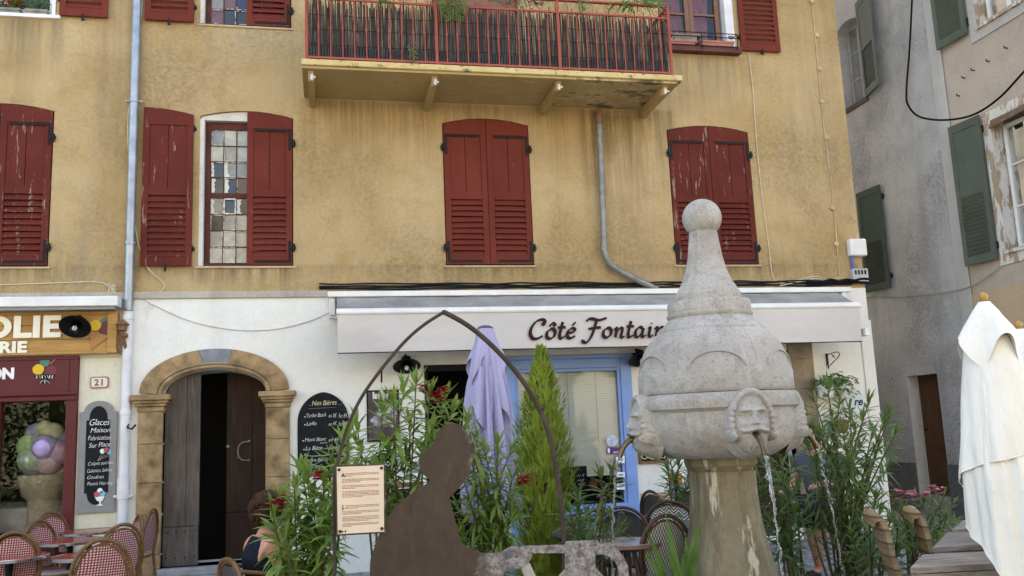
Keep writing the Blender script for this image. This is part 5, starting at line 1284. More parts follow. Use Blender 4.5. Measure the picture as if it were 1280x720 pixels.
mb.build('tube', simple('brown_steel_tube', (.062,.045,.034), .75, .35, 9, .15, 50), HO, smooth=60)
PN = empty('text_panel', (G(450,620)[0],SY,1.2), 'cream printed text panel in a thin rusty frame beside the silhouette', 'information panel')
c4 = [F(x,y,SY-.0) for x, y in ((418.5,582),(481.5,579.5),(482,666),(420,669.5))]
def lerp4(u, v): return (c4[0]*(1-u)+c4[1]*u)*(1-v)+(c4[3]*(1-u)+c4[2]*u)*v
def sheet(u0,v0,u1,v1,y0,y1,mb):
    q = [lerp4(u0,v0),lerp4(u1,v0),lerp4(u1,v1),lerp4(u0,v1)]; return mb.prism([(p.x,p.z) for p in reversed(q)], y0, y1)
mb = MB(); sheet(0,0,1,1,SY-.02,SY-.004,mb); mb.build('frame', RUST, PN, bevel=.003)
mb = MB(); sheet(.035,.02,.965,.975,SY-.024,SY-.0203,mb); mb.build('sheet', simple('cream_print', (.70,.57,.43), .55, .08, 6), PN)
mb = MB()
for u, v in ((.08,.06),(.92,.06),(.08,.94),(.92,.93)): p = lerp4(u,v); mb.tube([(p.x,SY-.030,p.z),(p.x,SY-.02,p.z)], .0095, 10)
mb.build('screw', bolt_mat(), PN, smooth=40)
mb = MB(); r = random.Random(77)
for v0, nl in ((.115,3),(.20,3),(.29,3),(.375,5),(.575,3),(.655,3),(.735,4),(.83,3)):
    for i in range(nl):
        v = v0+.0195*i; u = .135 if not (v0 in (.115,.575) and i < 2) else .2; end = .87 if i < nl-1 else r.uniform(.3,.7)
        while u < end:
            wd = r.uniform(.012,.05); sheet(u,v,min(u+wd,end),v+.0085,SY-.0248,SY-.0242,mb); u += wd+.008
mb.build('print_lines', simple('red_brown_print', (.30,.125,.085), .7), PN)
for s, u, v in (('A',.125,.135),('J',.13,.59)):
    p = lerp4(u,v); text('initial', s, .030, simple('dark_print', (.06,.035,.03)), PN, (p.x,SY-.0252,p.z-.012), .0004, .001)
mb = MB()
for u in (.11,.17): sheet(u,.93,u+.035,.955,SY-.0248,SY-.0242,mb)
mb.build('crest', simple('dark_print', (.06,.035,.03)), PN)
# ------------------------------------------------------------------ plants
def leaf_geo(mb, base, d, nrm, L, W, droop, seg=3):
    """one lance-shaped leaf, folded a little along its midrib"""
    d = d.normalized(); side = d.cross(nrm)
    if side.length < .05: side = d.cross(V((1,0,0)))
    side.normalize(); up = side.cross(d).normalized()
    vs = []; wid = (.12, .8, 1.0, .62, .0) if seg == 4 else (.15, .95, .8, .0)
    p = base.copy(); dd = d.copy()
    for i in range(seg+1):
        w_ = W*wid[i]*.5
        if i == seg: vs.append(p)
        else: vs += [p-side*w_+up*w_*.35, p, p+side*w_+up*w_*.35]
        dd = (dd+V((0,0,-droop/seg))).normalized(); p = p+dd*(L/seg); up = side.cross(dd).normalized()
    fs = []
    for i in range(seg-1):
        a = i*3; fs += [(a,a+3,a+4,a+1),(a+1,a+4,a+5,a+2)]
    a = (seg-1)*3; fs += [(a,a+3,a+1),(a+1,a+3,a+2)]
    mb.add(vs, fs)
def flower_geo(mb, c, r, rnd):
    for k in range(5):
        a = 2*PI*k/5+rnd.uniform(-.3,.3); d = V((math.cos(a),math.sin(a),rnd.uniform(.2,.9))).normalized()
        leaf_geo(mb, c, d, V((0,0,1)), r*1.3, r*1.1, .5)
def oleander(label, base, tips, seed, mat=None, L=.15, W=.024, dens=1.0, flowers=(), fmat=None, bare=.35, group=None, name='oleander', wander=.06, leafy=.46):
    """tips: points the shoots reach; leaves stand in whorls on the young ends, older ones hang, the wood below is bare"""
    r = random.Random(seed); base = V(base)
    root = empty(name, base, label, 'shrub' if name == 'oleander' else name.replace('_',' '), group)
    sm, lm = MB(), MB()
    for t in tips:
        t = V(t); b = base+V((r.uniform(-.12,.12),r.uniform(-.08,.08),0)); mid = b.lerp(t,.5)+V((r.uniform(-1,1)*wander-(t.x-b.x)*.18,r.uniform(-1,1)*wander,.10))
        P = catmull([b, mid, t], 10); k = len(P)
        sm.tube(P, [.012*(1-.65*i/k) for i in range(k)], 5)
        tot = sum((P[i+1]-P[i]).length for i in range(k-1)); acc = 0; rot = r.uniform(0,6)
        lf = min(leafy*r.uniform(.7,1.15), tot*(1-bare)); nxt = tot-lf; step = .040/dens
        for i in range(k-1):
            seg = (P[i+1]-P[i]); ln = seg.length; dr = seg.normalized()
            while nxt < acc+ln:
                u = (nxt-acc)/ln; p = P[i]+seg*u; fr_ = 1-(tot-nxt)/lf        # 0 at the lowest leaves, 1 at the tip
                e = dr.cross(V((.3,1,.2))).normalized(); g = dr.cross(e)
                for q in range(3):
                    if r.random() < .10+.25*(1-fr_): continue
                    a = rot+q*2*PI/3+r.uniform(-.35,.35); o = e*math.cos(a)+g*math.sin(a)
                    el = -.25+1.15*fr_+r.uniform(-.25,.3)
                    d = (o+dr*el+V((0,0,-.25+.30*fr_))).normalized(); ll = L*r.uniform(.65,1.2)*(1.0 if fr_ < .85 else .75)
                    leaf_geo(lm, p, d, dr+V((0,0,.4)), ll, W*r.uniform(.75,1.25), r.uniform(.2,1.0)*(1.25-.75*fr_), 4)
                rot += 1.05+r.uniform(-.2,.2); nxt += step*r.uniform(.7,1.3)
            acc += ln
        for q in range(6):
            a = r.uniform(0,6.28); d = (P[-1]-P[-2]).normalized()+V((math.cos(a),math.sin(a),0))*r.uniform(.15,.6); leaf_geo(lm, P[-1], d, V((0,0,1)), L*r.uniform(.5,.9), W*.85, .2, 4)
    sm.build('stems', STEM, root, smooth=60); lm.build('leaves', mat or LEAF, root)
    if flowers:
        fm = MB()
        for f in flowers:
            for q in range(9): flower_geo(fm, V(f)+V((r.uniform(-.04,.04),r.uniform(-.04,.04),r.uniform(-.035,.035))), r.uniform(.020,.032), r)
        fm.build('flowers', fmat or PETR, root)
    return root
def tipset(px, dist, r, jit=.25): return [at(x,y,dist+r.uniform(-jit,jit)) for x, y in px]
r = random.Random(21)
b0_ = at(395,720,5.75); b0_.z = 0
oleander('low bushy oleander in front of the seated woman', b0_, tipset([(342,648),(352,626),(363,660),(372,640),(368,612),(384,598),(392,625),(405,606),(415,585),(400,655),(420,630),(410,670),(385,675),(357,675),(428,560),(436,545),(444,590),(425,640),(377,588),(345,668),(390,690)],5.75,r), 31, LEAF, .20, .036, 1.15, tipset([(346,630),(393,597),(348,624)],5.6,r,.05), bare=.4)
b1_ = at(490,720,6.6); b1_.z = 0
oleander('tall oleander with crimson flowers between text panel and steel bonnet', b1_, tipset([(478,515),(492,505),(505,488),(520,482),(538,492),(555,500),(566,515),(512,530),(484,560),(448,560),(490,600),(498,625),(487,640),(540,540),(446,530),(472,590),(508,575),(575,545),(560,560)],6.6,r), 32, LEAF, .21, .036, 1.0, tipset([(531,487),(545,494),(553,490),(549,500)],6.4,r,.05), bare=.42)
b2_ = at(615,720,6.9); b2_.z = 0
oleander('full oleander between the steel figure and the yellow green conifer', b2_, tipset([(572,635),(580,600),(592,585),(606,565),(622,558),(640,560),(652,600),(640,640),(640,600),(625,605),(605,620),(590,640),(615,645),(640,650),(585,530),(596,555),(600,665),(628,670),(636,690),(575,580),(565,655),(580,668)],6.9,r), 33, LEAF, .20, .031, 1.0, tipset([(652,603),(656,598)],6.7,r,.05), bare=.38)
b3_ = at(725,740,6.7); b3_.z = 0
oleander('sparse oleander with upright leaf tufts before the blue window', b3_, tipset([(712,640),(752,600),(765,592),(748,655),(757,670),(775,665),(725,665),(735,690)],6.7,r,.15), 34, LEAFD, .19, .03, .9, bare=.72)
b4_ = at(722,720,7.2); b4_.z = 0
oleander('dense low oleander tuft beside the conifer foot', b4_, tipset([(722,618),(722,640),(722,628),(735,645),(716,660),(728,665),(738,660)],7.2,r,.2), 35, LEAFD, .18, .027, 1.1, bare=.5)
b5_ = at(1060,720,7.4); b5_.z = 0
px5 = [(1006,520),(1020,505),(1035,488),(1050,500),(1062,515),(1078,525),(1090,540),(1105,530),(1112,520),(1085,505),(1040,530),(1025,545),(1055,545),(1075,560),(1098,560),(1110,585),(1085,590),(1060,580),(1038,570),(1020,580),(1048,610),(1072,620),(1095,625),(1065,650),(1040,640),(1085,660),(1030,600),(1050,680),(1075,690),(1012,640),(1095,690),(1010,560),(1118,545),(1102,655),(1032,660),(1056,630),(1045,560),(1068,540)]
oleander('large dark oleander right of the fountain, hiding the standing man', b5_, tipset(px5,7.3,r,.35), 36, LEAFD, .20, .024, 1.0, bare=.42, wander=.12)
b6_ = at(842,650,8.6); b6_.z = 0
oleander('oleander spreading behind the fountain bowl towards the white wall', b6_, tipset([(838,575),(848,582),(860,590),(845,605),(858,615),(850,635),(870,600),(835,590)],8.6,r,.2), 37, LEAFD, .2, .027, 1.0, bare=.45)
b7_ = at(985,680,8.3); b7_.z = 0
oleander('oleander behind the right side of the fountain column', b7_, tipset([(950,600),(965,590),(978,600),(990,585),(955,620),(970,625),(985,620),(996,610),(960,650),(980,655),(950,570),(975,575),(995,640),(990,675),(955,690),(970,680)],8.3,r,.3), 38, LEAFD, .19, .027, 1.0, bare=.4)
b8_ = at(1150,680,8.2); b8_.z = 0
oleander('low oleander bed with pale pink flowers before the alley', b8_, tipset([(1118,625),(1128,635),(1142,622),(1155,628),(1168,618),(1180,622),(1192,630),(1135,650),(1150,655),(1165,648),(1182,652),(1195,650),(1122,655),(1172,670),(1190,675),(1140,680),(1158,685),(1110,640),(1105,665),(1175,640)],8.2,r,.4), 39, LEAFD, .14, .022, 1.1, tipset([(1122,617),(1122,626),(1136,621),(1142,619),(1153,620),(1164,612),(1172,615),(1046,628),(1060,640)],7.95,r,.1), PETP, .35)
b9_ = at(1098,720,6.6); b9_.z = 0
oleander('low leafy oleander in front of the wicker chairs', b9_, tipset([(1088,650),(1100,640),(1112,655),(1122,665),(1105,675),(1090,690),(1120,690),(1078,700),(1108,700),(1065,670)],6.6,r,.25), 40, LEAFD, .15, .022, 1.1, bare=.4)
# strap-leaved plant at the foot of the column
SP = empty('strap_leaved_plant', at(850,740,6.0), 'broad strap leaved plant at the foot of the fountain column', 'plant'); SP.location.z = 0
mb = MB(); c = V((SP.location.x,SP.location.y,.35))
for x, y in ((838,655),(828,640),(848,672),(862,650),(820,665),(870,668),(834,690),(856,690),(812,690),(876,655)):
    p = at(x,y,6.0+r.uniform(-.2,.2)); d = p-c; leaf_geo(mb, c+V((r.uniform(-.05,.05),r.uniform(-.05,.05),0)), d+V((0,0,.18)), V((0,-1,.3)), d.length*1.05, .045, .42, 4)
mb.build('leaves', LEAFB, SP); mb = MB(); mb.tube([(c.x,c.y,0),c], .05, 8); mb.build('stalk', STEM, SP, smooth=50)
# conifer
CF = empty('conifer', at(672,740,7.7), 'slim yellow green cone shaped conifer behind the steel hoop', 'tree'); CF.location.z = 0
top = at(676,434,7.7); base = V((at(680,720,7.7).x, at(680,720,7.7).y, .15)); mb = MB(); mb.tube([(base.x,base.y,0),base,base.lerp(top,.95)], [.05,.05,.01], 8); mb.build('trunk', BARK, CF, smooth=60)
mb = MB(); r2 = random.Random(5); H = top.z-base.z
def cone_r(u): return .222*min(1,max(0,(1-u)/.34))**.8*(1 if u > .1 else .85+u*1.5)
for i in range(7000):
    u = 1-r2.random()**.80; a = r2.uniform(0,2*PI); lump = 1+.22*math.sin(a*3+u*17)+.13*math.sin(a*7-u*31)
    R_ = cone_r(u)*lump*r2.uniform(.55,1.02); ax = base.lerp(top,u)
    p = ax+V((R_*math.cos(a),R_*math.sin(a),0)); out_ = V((math.cos(a),math.sin(a),r2.uniform(1.1,2.2))).normalized()
    e = out_.cross(V((0,0,1))).normalized(); L_ = r2.uniform(.045,.09)*(1-.3*u)
    for q in range(7):          # one feathery spray
        t = q/6; b_ = p+out_*L_*t
        for s in ((-1,1) if q < 6 else (0,)):
            d = out_+e*s*.85*(1-t*.5)+V((r2.uniform(-.3,.3),r2.uniform(-.3,.3),r2.uniform(-.2,.3)))
            d.normalize(); ll = L_*.42*(1-t*.45); sd_ = d.cross(V((math.cos(a),math.sin(a),0))).normalized()*ll*.26
            mb.add([b_-sd_, b_+sd_, b_+d*ll], [(0,1,2)])
mb.build('foliage', LEAFC, CF)
# hanging basket on the right wall
HBK = empty('hanging_pot', at(1045,482,9.6), 'white pot of trailing green leaves hanging on the wall above the large oleander', 'hanging plant')
c = F(1044,488,-.22); HBK.location = c; mb = MB(); mb.lathe([(.09,-.1),(.13,.06),(.135,.07),(.12,.07)], 18, c+V((-.14,0,0))); mb.lathe([(.08,-.1),(.115,.06),(.12,.07),(.10,.07)], 18, c+V((.14,.0,-.01))); mb.build('pot', WMET, HBK, smooth=40)
mb = MB()
for i in range(260):
    a = r.uniform(0,6.28); R_ = r.uniform(.05,.32); p = c+V((R_*math.cos(a),R_*math.sin(a)*.6,r.uniform(-.02,.22)-(R_-.15)*.4)); leaf_geo(mb, p, V((math.cos(a),math.sin(a),r.uniform(-.6,.5))), V((0,0,1)), r.uniform(.05,.08), .05, .8)
mb.build('leaves', LEAFB, HBK)
mb = MB()
for i in range(5): mb.tube([c+V((-.2+.1*i,0,.1)),c+V((-.05+.03*i,.1,.34))], .004, 4)
mb.build('hanger', WMET, HBK)
HB2 = empty('hanging_pot', F(1056,530,-.2), 'dry trailing plant on the wall below the round sign', 'hanging plant'); c = F(1050,530,-.2); HB2.location = c
mb = MB(); mb.lathe([(.08,-.12),(.13,.04),(.12,.05)], 16, c); mb.build('pot', PINED, HB2, smooth=40); mb = MB()
for i in range(120):
    a = r.uniform(0,6.28); R_ = r.uniform(.02,.2); leaf_geo(mb, c+V((R_*math.cos(a),R_*math.sin(a)*.6,r.uniform(.0,.22))), V((math.cos(a),math.sin(a),r.uniform(-.6,.6))), V((0,0,1)), .09, .018, .6)
mb.build('leaves', LEAFB, HB2)
# balcony plants
def bunch(label, c, n_, rad_, drop, mat, L, W, seed, flowers=0, fm=None, cat='plant', name='balcony_plant'):
    rr = random.Random(seed); t = empty(name, c, label, cat); mb = MB()
    for i in range(n_):
        a = rr.uniform(0,6.28); R_ = rad_*rr.random()**.6; z = rr.uniform(-drop,.12)*(.5 if rr.random() < .4 else 1); k = 1-.55*max(0,-z)/max(drop,.01)
        p = V(c)+V((R_*math.cos(a)*k, R_*math.sin(a)*.25-.05, z)); leaf_geo(mb, p, V((math.cos(a),math.sin(a)*.5-.3,rr.uniform(-.9,.5))), V((0,-1,.3)), L*rr.uniform(.7,1.3), W, .7)
    mb.build('leaves', mat, t)
    mb = MB()
    for i in range(6): a = rr.uniform(-1,1); mb.tube(catmull([V(c)+V((0,.05,.1)), V(c)+V((rad_*.4*a,-.06,.0)), V(c)+V((rad_*.5*a,-.08,-drop*rr.uniform(.5,1)))],4), .004, 4)
    mb.build('stems', STEM, t)
    if flowers:
        f_ = MB()
        for i in range(flowers): flower_geo(f_, V(c)+V((rr.uniform(-rad_,rad_),rr.uniform(-.12,-.02),rr.uniform(-.05,.12))), rr.uniform(.014,.022), rr)
        f_.build('flowers', fm, t)
RYp = RY-.03
bunch('feathery green plant trailing down over the balcony screen', F(565,0,RYp), 420, .20, .30, LEAFB, .05, .014, 1)
bunch('violet flowers along the balcony screen top', F(645,3,RY+.1), 160, .38, .10, LEAFD, .05, .014, 2, 60, PETV)
bunch('spiky green succulent on the right balcony corner', F(795,6,RY+.05), 60, .30, .05, LEAFB, .2, .03, 3)
bunch('thin green sprigs rising at the left balcony screen', F(480,2,RYp), 80, .10, .08, LEAFB, .05, .012, 4)
bunch('small creeper sprouting through the reed screen', F(515,66,RYp), 40, .05, .16, LEAFD, .035, .02, 5)
bunch('faded stalks over the balcony rail near the right post', F(725,8,RYp), 60, .07, .10, LEAFB, .05, .012, 6)
# window sill pots
def box_planter(label, px0, px1, py0, py1, Y, mat, n_, seed, fl=0, fm=None):
    a, b = F(px0,py0,Y), F(px1,py1,Y); t = empty('window_box', V(((a.x+b.x)/2,Y,b.z)), label, 'window box'); mb = MB(); mb.box(a.x,b.x,Y-.0,Y+.13,b.z,a.z); mb.box(a.x-.01,b.x+.01,Y-.012,Y+.14,a.z-.03,a.z+.003); mb.build('trough', mat, t, bevel=.006)
    rr = random.Random(seed); mb = MB(); f_ = MB()
    for i in range(n_): 
        p = V((rr.uniform(a.x,b.x),Y+rr.uniform(.02,.11),a.z+rr.uniform(0,.13))); leaf_geo(mb, p, V((rr.uniform(-1,1),rr.uniform(-1,.3),rr.uniform(-.2,1))), V((0,0,1)), .06, .035, .6)
    for i in range(fl): flower_geo(f_, V((rr.uniform(a.x,b.x),Y+rr.uniform(-.02,.1),a.z+rr.uniform(.05,.2))), .022, rr)
    if n_: mb.build('leaves', LEAFB, t)
    if fl: f_.build('flowers', fm, t)
GRYB = simple('grey_plastic_trough', (.22,.22,.21), .6, .3, 9, .1)
box_planter('small grey trough of red geraniums on the upper left sill', -6,24,9,20,-.03, GRYB, 90, 1, 34, simple('scarlet_petal', (.55,.02,.015), .6, .2, 30, 0))
box_planter('slatted wooden pot holder on the upper left sill', 32,58,11,21,-.03, simple('grey_slat_wood', (.3,.27,.22), .85, .4, 9, .3), 50, 2)
TC = simple('salmon_trough', (.40,.17,.125), .75, .2, 8, .1)
box_planter('pink plastic trough nearest the balcony on the right sill', 834,870,49,63,-.11, TC, 0, 3)
box_planter('pink plastic trough beside the open shutter on the right sill', 876,918,50,64,-.11, TC, 0, 4)
GU = empty('window_guard', F(880,55,-.14), 'thin black iron guard rail with curled ends on the right sill', 'guard rail'); mb = MB(); a, b = F(832,45,-.14), F(921,43,-.14); z1, z0 = F(918,43,-.14).z, F(918,63,-.14).z
for z in (z1, z1-.06, z0+.05): mb.tube([(a.x,-.14,z),(b.x,-.14,z)], .007, 6)
for i in range(3): x = a.x+(b.x-a.x)*i/2; mb.tube([(x,-.14,z0),(x,-.14,z1)], .007, 6)
for x in (a.x,b.x): mb.tube([(x,-.14,z1),(x,-.0,z1)], .007, 6)
for s in (1,-1): mb.tube([(b.x-.1+s*(.006+.004*t)*math.cos(t*.9),-.145,z1-.05+(.006+.004*t)*math.sin(t*.9)) for t in range(9)], .006, 5)
mb.build('rail', IRON, GU, smooth=50)
BX = empty('wooden_crate', F(850,42,-.08), 'stack of worn boards on the right window sill', 'boards'); mb = MB(); a = F(842,46,-.08)
mb.box(a.x,a.x+.34,-.1,.06,a.z-.08,a.z+.02); mb.box(a.x-.05,a.x+.42,-.1,.06,a.z+.025,a.z+.05); mb.bar((a.x-.1,-.1,a.z-.1),(a.x+.05,-.1,a.z+.06),.05,.02); mb.build('boards', OLDW, BX)
# ------------------------------------------------------------------ folded parasols
LAV = simple('lavender_cloth', (.41,.375,.54), .9, .10, 3, .1, 200); OFFW = simple('off_white_cloth', (.74,.715,.65), .9, .10, 2.5, .1, 200)
for q_ in ('lavender_cloth','off_white_cloth'):
    t_ = MATS[q_].node_tree; b_ = t_.nodes['Principled BSDF']; nz_ = t_.nodes.new('ShaderNodeTexNoise'); nz_.inputs['Scale'].default_value = 5; nz_.inputs['Detail'].default_value = 6; nz_.inputs['Distortion'].default_value = 1.2
    mp_ = t_.nodes.new('ShaderNodeMapping'); mp_.inputs['Scale'].default_value = (2.4,2.4,.7); t_.links.new(t_.nodes['Texture Coordinate'].outputs['Object'], mp_.inputs[0]); t_.links.new(mp_.outputs[0], nz_.inputs['Vector'])
    bp_ = t_.nodes.new('ShaderNodeBump'); bp_.inputs['Strength'].default_value = .55; bp_.inputs['Distance'].default_value = .03; t_.links.new(nz_.outputs['Fac'], bp_.inputs['Height']); t_.links.new(b_.inputs['Normal'].links[0].from_socket, bp_.inputs['Normal']); t_.links.new(bp_.outputs[0], b_.inputs['Normal'])
POLEW = simple('varnished_pole', (.38,.21,.08), .4, .25, 6, .1, 40, 0, (6,6,1))
def cloth(mb, c, rows, nf, seed, amp=.3, n=120, skew=None, a0=0, a1=2*PI):
    """folded cloth: rows of (z, radius, fold depth 0..1); folds sharpen outwards"""
    r = random.Random(seed); ph = [r.uniform(0,6.28) for _ in range(4)]; vs = []; k = len(rows)
    closed = abs(a1-a0-2*PI) < 1e-6; nn = n if closed else n+1
    for i, (z, R_, f_) in enumerate(rows):
        for j in range(nn):
            a = a0+(a1-a0)*j/n; w = .5+.5*math.cos(nf*a+ph[0]+.5*math.sin(2*a+ph[1])+.15*i*math.sin(ph[2]))
            w = w**.7*.75+.25*(.5+.5*math.sin(nf*2.3*a+ph[3])); rr = R_*(1-f_*amp*1.2*w)
            dz = skew(a, i, z) if skew else 0
            vs.append(V(c)+V((rr*math.cos(a), rr*math.sin(a), z+dz)))
    fs = [(i*nn+j, i*nn+(j+1) % nn, (i+1)*nn+(j+1) % nn, (i+1)*nn+j) for i in range(k-1) for j in range(n)]
    mb.add(vs, fs)
uc = at(612,560,9.3); U1 = empty('folded_parasol', (uc.x,uc.y,0), 'folded lavender parasol before the dark cafe doorway', 'parasol')
zt = at(608,408,9.3).z; c = (uc.x,uc.y,0); s_ = 9.3/FL
mb = MB(); mb.tube([(uc.x,uc.y,0),(uc.x,uc.y,zt-.02)], .022, 10); mb.build('pole', simple('grey_pole', (.3,.3,.3), .4), U1, smooth=60)
mb = MB(); mb.box(uc.x-.3,uc.x+.3,uc.y-.3,uc.y+.3,0,.09); mb.build('foot', simple('concrete_foot', (.25,.25,.24)), U1, bevel=.02)
mb = MB(); cloth(mb, c, [(zt,.085,.1),(zt-.12,.11,.35),(zt-.3,.17,.6),(zt-.5,.215,.85),(zt-.8,.275,1),(zt-1.1,.325,1),(zt-1.45,.35,1),(zt-1.75,.36,1),(zt-1.95,.35,1)], 13, 1, .40, skew=lambda a,i,z: (-.06*math.cos(5*a) if i > 6 else 0)); mb.build('canopy', LAV, U1, smooth=80)
mb = MB(); cloth(mb, c, [(zt-.005,.093,.0),(zt-.15,.14,.45),(zt-.33,.215,.75),(zt-.47,.25,.9)], 4, 2, .5, skew=lambda a,i,z: (.16*math.cos(4*a+1.2) if i == 3 else .07*math.cos(4*a+1.2) if i == 2 else 0)); mb.build('top_flap', LAV, U1, smooth=80)
mb = MB(); cloth(mb, c, [(zt-.42,.18,.2),(zt-.6,.25,.6),(zt-.8,.30,.8),(zt-.95,.31,.9)], 5, 7, .5, skew=lambda a,i,z: (.12*math.cos(5*a) if i == 3 else 0)); mb.build('middle_flap', LAV, U1, smooth=80)
mb = MB(); mb.lathe([(.085,-.03),(.09,.0),(.085,.012),(.05,.03),(.02,.035)], 20, (uc.x,uc.y,zt)); mb.build('cap', simple('grey_blue_cap', (.09,.09,.14), .6), U1, smooth=40)

def white_parasol(px, top_py, dist, label, seed, rot=0, kx=1.38):
    top = at(px, top_py, dist); T = empty('folded_parasol', (top.x,top.y,0), label, 'parasol'); c = (top.x,top.y,0); zt = top.z-.07
    mb = MB(); mb.tube([(c[0],c[1],0),(c[0],c[1],zt)], .022, 12); mb.build('pole', POLEW, T, smooth=60)
    mb = MB(); mb.lathe([(.013,-.03),(.020,-.01),(.012,.0),(.020,.015),(.024,.030),(.017,.046),(.005,.054)], 16, (c[0],c[1],zt)); mb.build('finial', simple('brass_wood', (.42,.24,.05), .35), T, smooth=60)
    mb = MB(); mb.lathe([(.30,0),(.30,.05),(.05,.09),(.04,.25)], 24, c); mb.build('foot', IRON, T, smooth=40)
    mb = MB(); cloth(mb, c, [(zt-.015,.03,.0),(zt-.2,.105,.35),(zt-.45,.17,.6),(zt-.8,.215,.7),(zt-1.02,.235,.8)], 9, seed, .34); mb.build('canopy', OFFW, T, smooth=80)
    # vent hood: a small square cloth falling in four corners
    mb = MB(); cloth(mb, c, [(zt,.03,.0),(zt-.06,.075,.1),(zt-.16,.14,.4),(zt-.28,.20,.6)], 4, seed+2, .42, skew=lambda a,i,z: (.085*math.cos(4*a+.9+rot) if i == 3 else .03*math.cos(4*a+.9+rot) if i == 2 else 0)); mb.build('vent_hood', OFFW, T, smooth=80)
    # cloth panels wrapped round, with slanting hems
    for q, (aa, sp, zl, zr, R0, R1) in enumerate(((-4.05,3.5,1.17,1.50,.115,.228),(-3.85,2.7,1.0,.42,.105,.214),(-1.75,2.6,.45,.95,.10,.205))):
        mb = MB(); na, nz = 70, 40; vs = []
        for j in range(nz+1):
            v = j/nz
            for i in range(na+1):
                u = i/na; a = aa+rot+sp*u; low = zl+(zr-zl)*u+.03*math.sin(u*PI*2); ztop_ = zt-.20; z = ztop_+(low-ztop_)*v
                k_ = min(1,(ztop_-z)/.75); R_ = R0+(R1-R0)*k_**.75
                R_ *= 1+(.055*math.sin(6.5*u*PI+seed+q+1.2*v)+.03*math.sin(15*u*PI-2*v+q)+.016*math.sin(11*v+8*u+seed)*math.sin(23*u))*k_
                vs.append(V(c)+V((R_*math.cos(a),R_*math.sin(a),z)))
        mb.add(vs, [(j*(na+1)+i,j*(na+1)+i+1,(j+1)*(na+1)+i+1,(j+1)*(na+1)+i) for j in range(nz) for i in range(na)])
        for dv in (0,1): mb.tube([vs[(nz-dv)*(na+1)+i] for i in range(na+1)], .0035 if dv == 0 else .0015, 5)
        mb.tube([vs[j*(na+1)] for j in range(nz+1)], .003, 5); mb.build('cloth_fold', OFFW, T, smooth=80)
    return T
white_parasol(1228, 362, 4.95, 'folded off white parasol with wooden finial at the weathered tables', 3)
white_parasol(1272, 398, 5.7, 'second folded off white parasol just behind the nearer one', 9, .6)

# ------------------------------------------------------------------ weathered tables
def plank_table(corners, zt, label, group=None):
    cx_ = sum(p.x for p in corners)/4; cy_ = sum(p.y for p in corners)/4; t = empty('wooden_table', (cx_,cy_,0), label, 'table', group)
    A_, B_, C_, D_ = corners; nb = 5          # A near left, B near right, C far right, D far left
    mb = MB()
    for i in range(nb):
        u0, u1 = i/nb+.008, (i+1)/nb-.008; q = [A_.lerp(D_,u0),B_.lerp(C_,u0),B_.lerp(C_,u1),A_.lerp(D_,u1)]
        mb.add([(p.x,p.y,zt) for p in q]+[(p.x,p.y,zt-.035) for p in q], [(0,1,2,3),(7,6,5,4),(0,4,5,1),(1,5,6,2),(2,6,7,3),(3,7,4,0)])
    mb.build('tabletop', OLDW, t, bevel=.004)
    inn = [p.lerp(V((cx_,cy_,p.z)),.12) for p in corners]
    mb = MB()
    for i in range(4): a_, b_ = inn[i], inn[(i+1) % 4]; mb.bar((a_.x,a_.y,zt-.085),(b_.x,b_.y,zt-.085),.025,.09)
    mb.build('apron', OLDW, t)
    for p in inn: mb = MB(); mb.box(p.x-.03,p.x+.03,p.y-.03,p.y+.03,0,zt-.036); mb.build('leg', OLDW, t, bevel=.004)
def tab(px0, py0, px1, py1, zt, wd, label):
    A_ = FZ(px0,py0,zt); D_ = FZ(px1,py1,zt); e = V((math.cos(rad(-8)),math.sin(rad(-8)),0))*wd; plank_table([A_,A_+e,D_+e,D_], zt, label, 'weathered wooden tables')
tab(1137,710,1153,693,.74,.75,'grey weathered plank table nearest the camera under the white parasol')
tab(1166,684,1183,666,.74,.75,'grey weathered plank table second from the camera by the white parasol')
tab(1190,662,1203,650,.74,.75,'farthest grey weathered plank table by the white parasol')

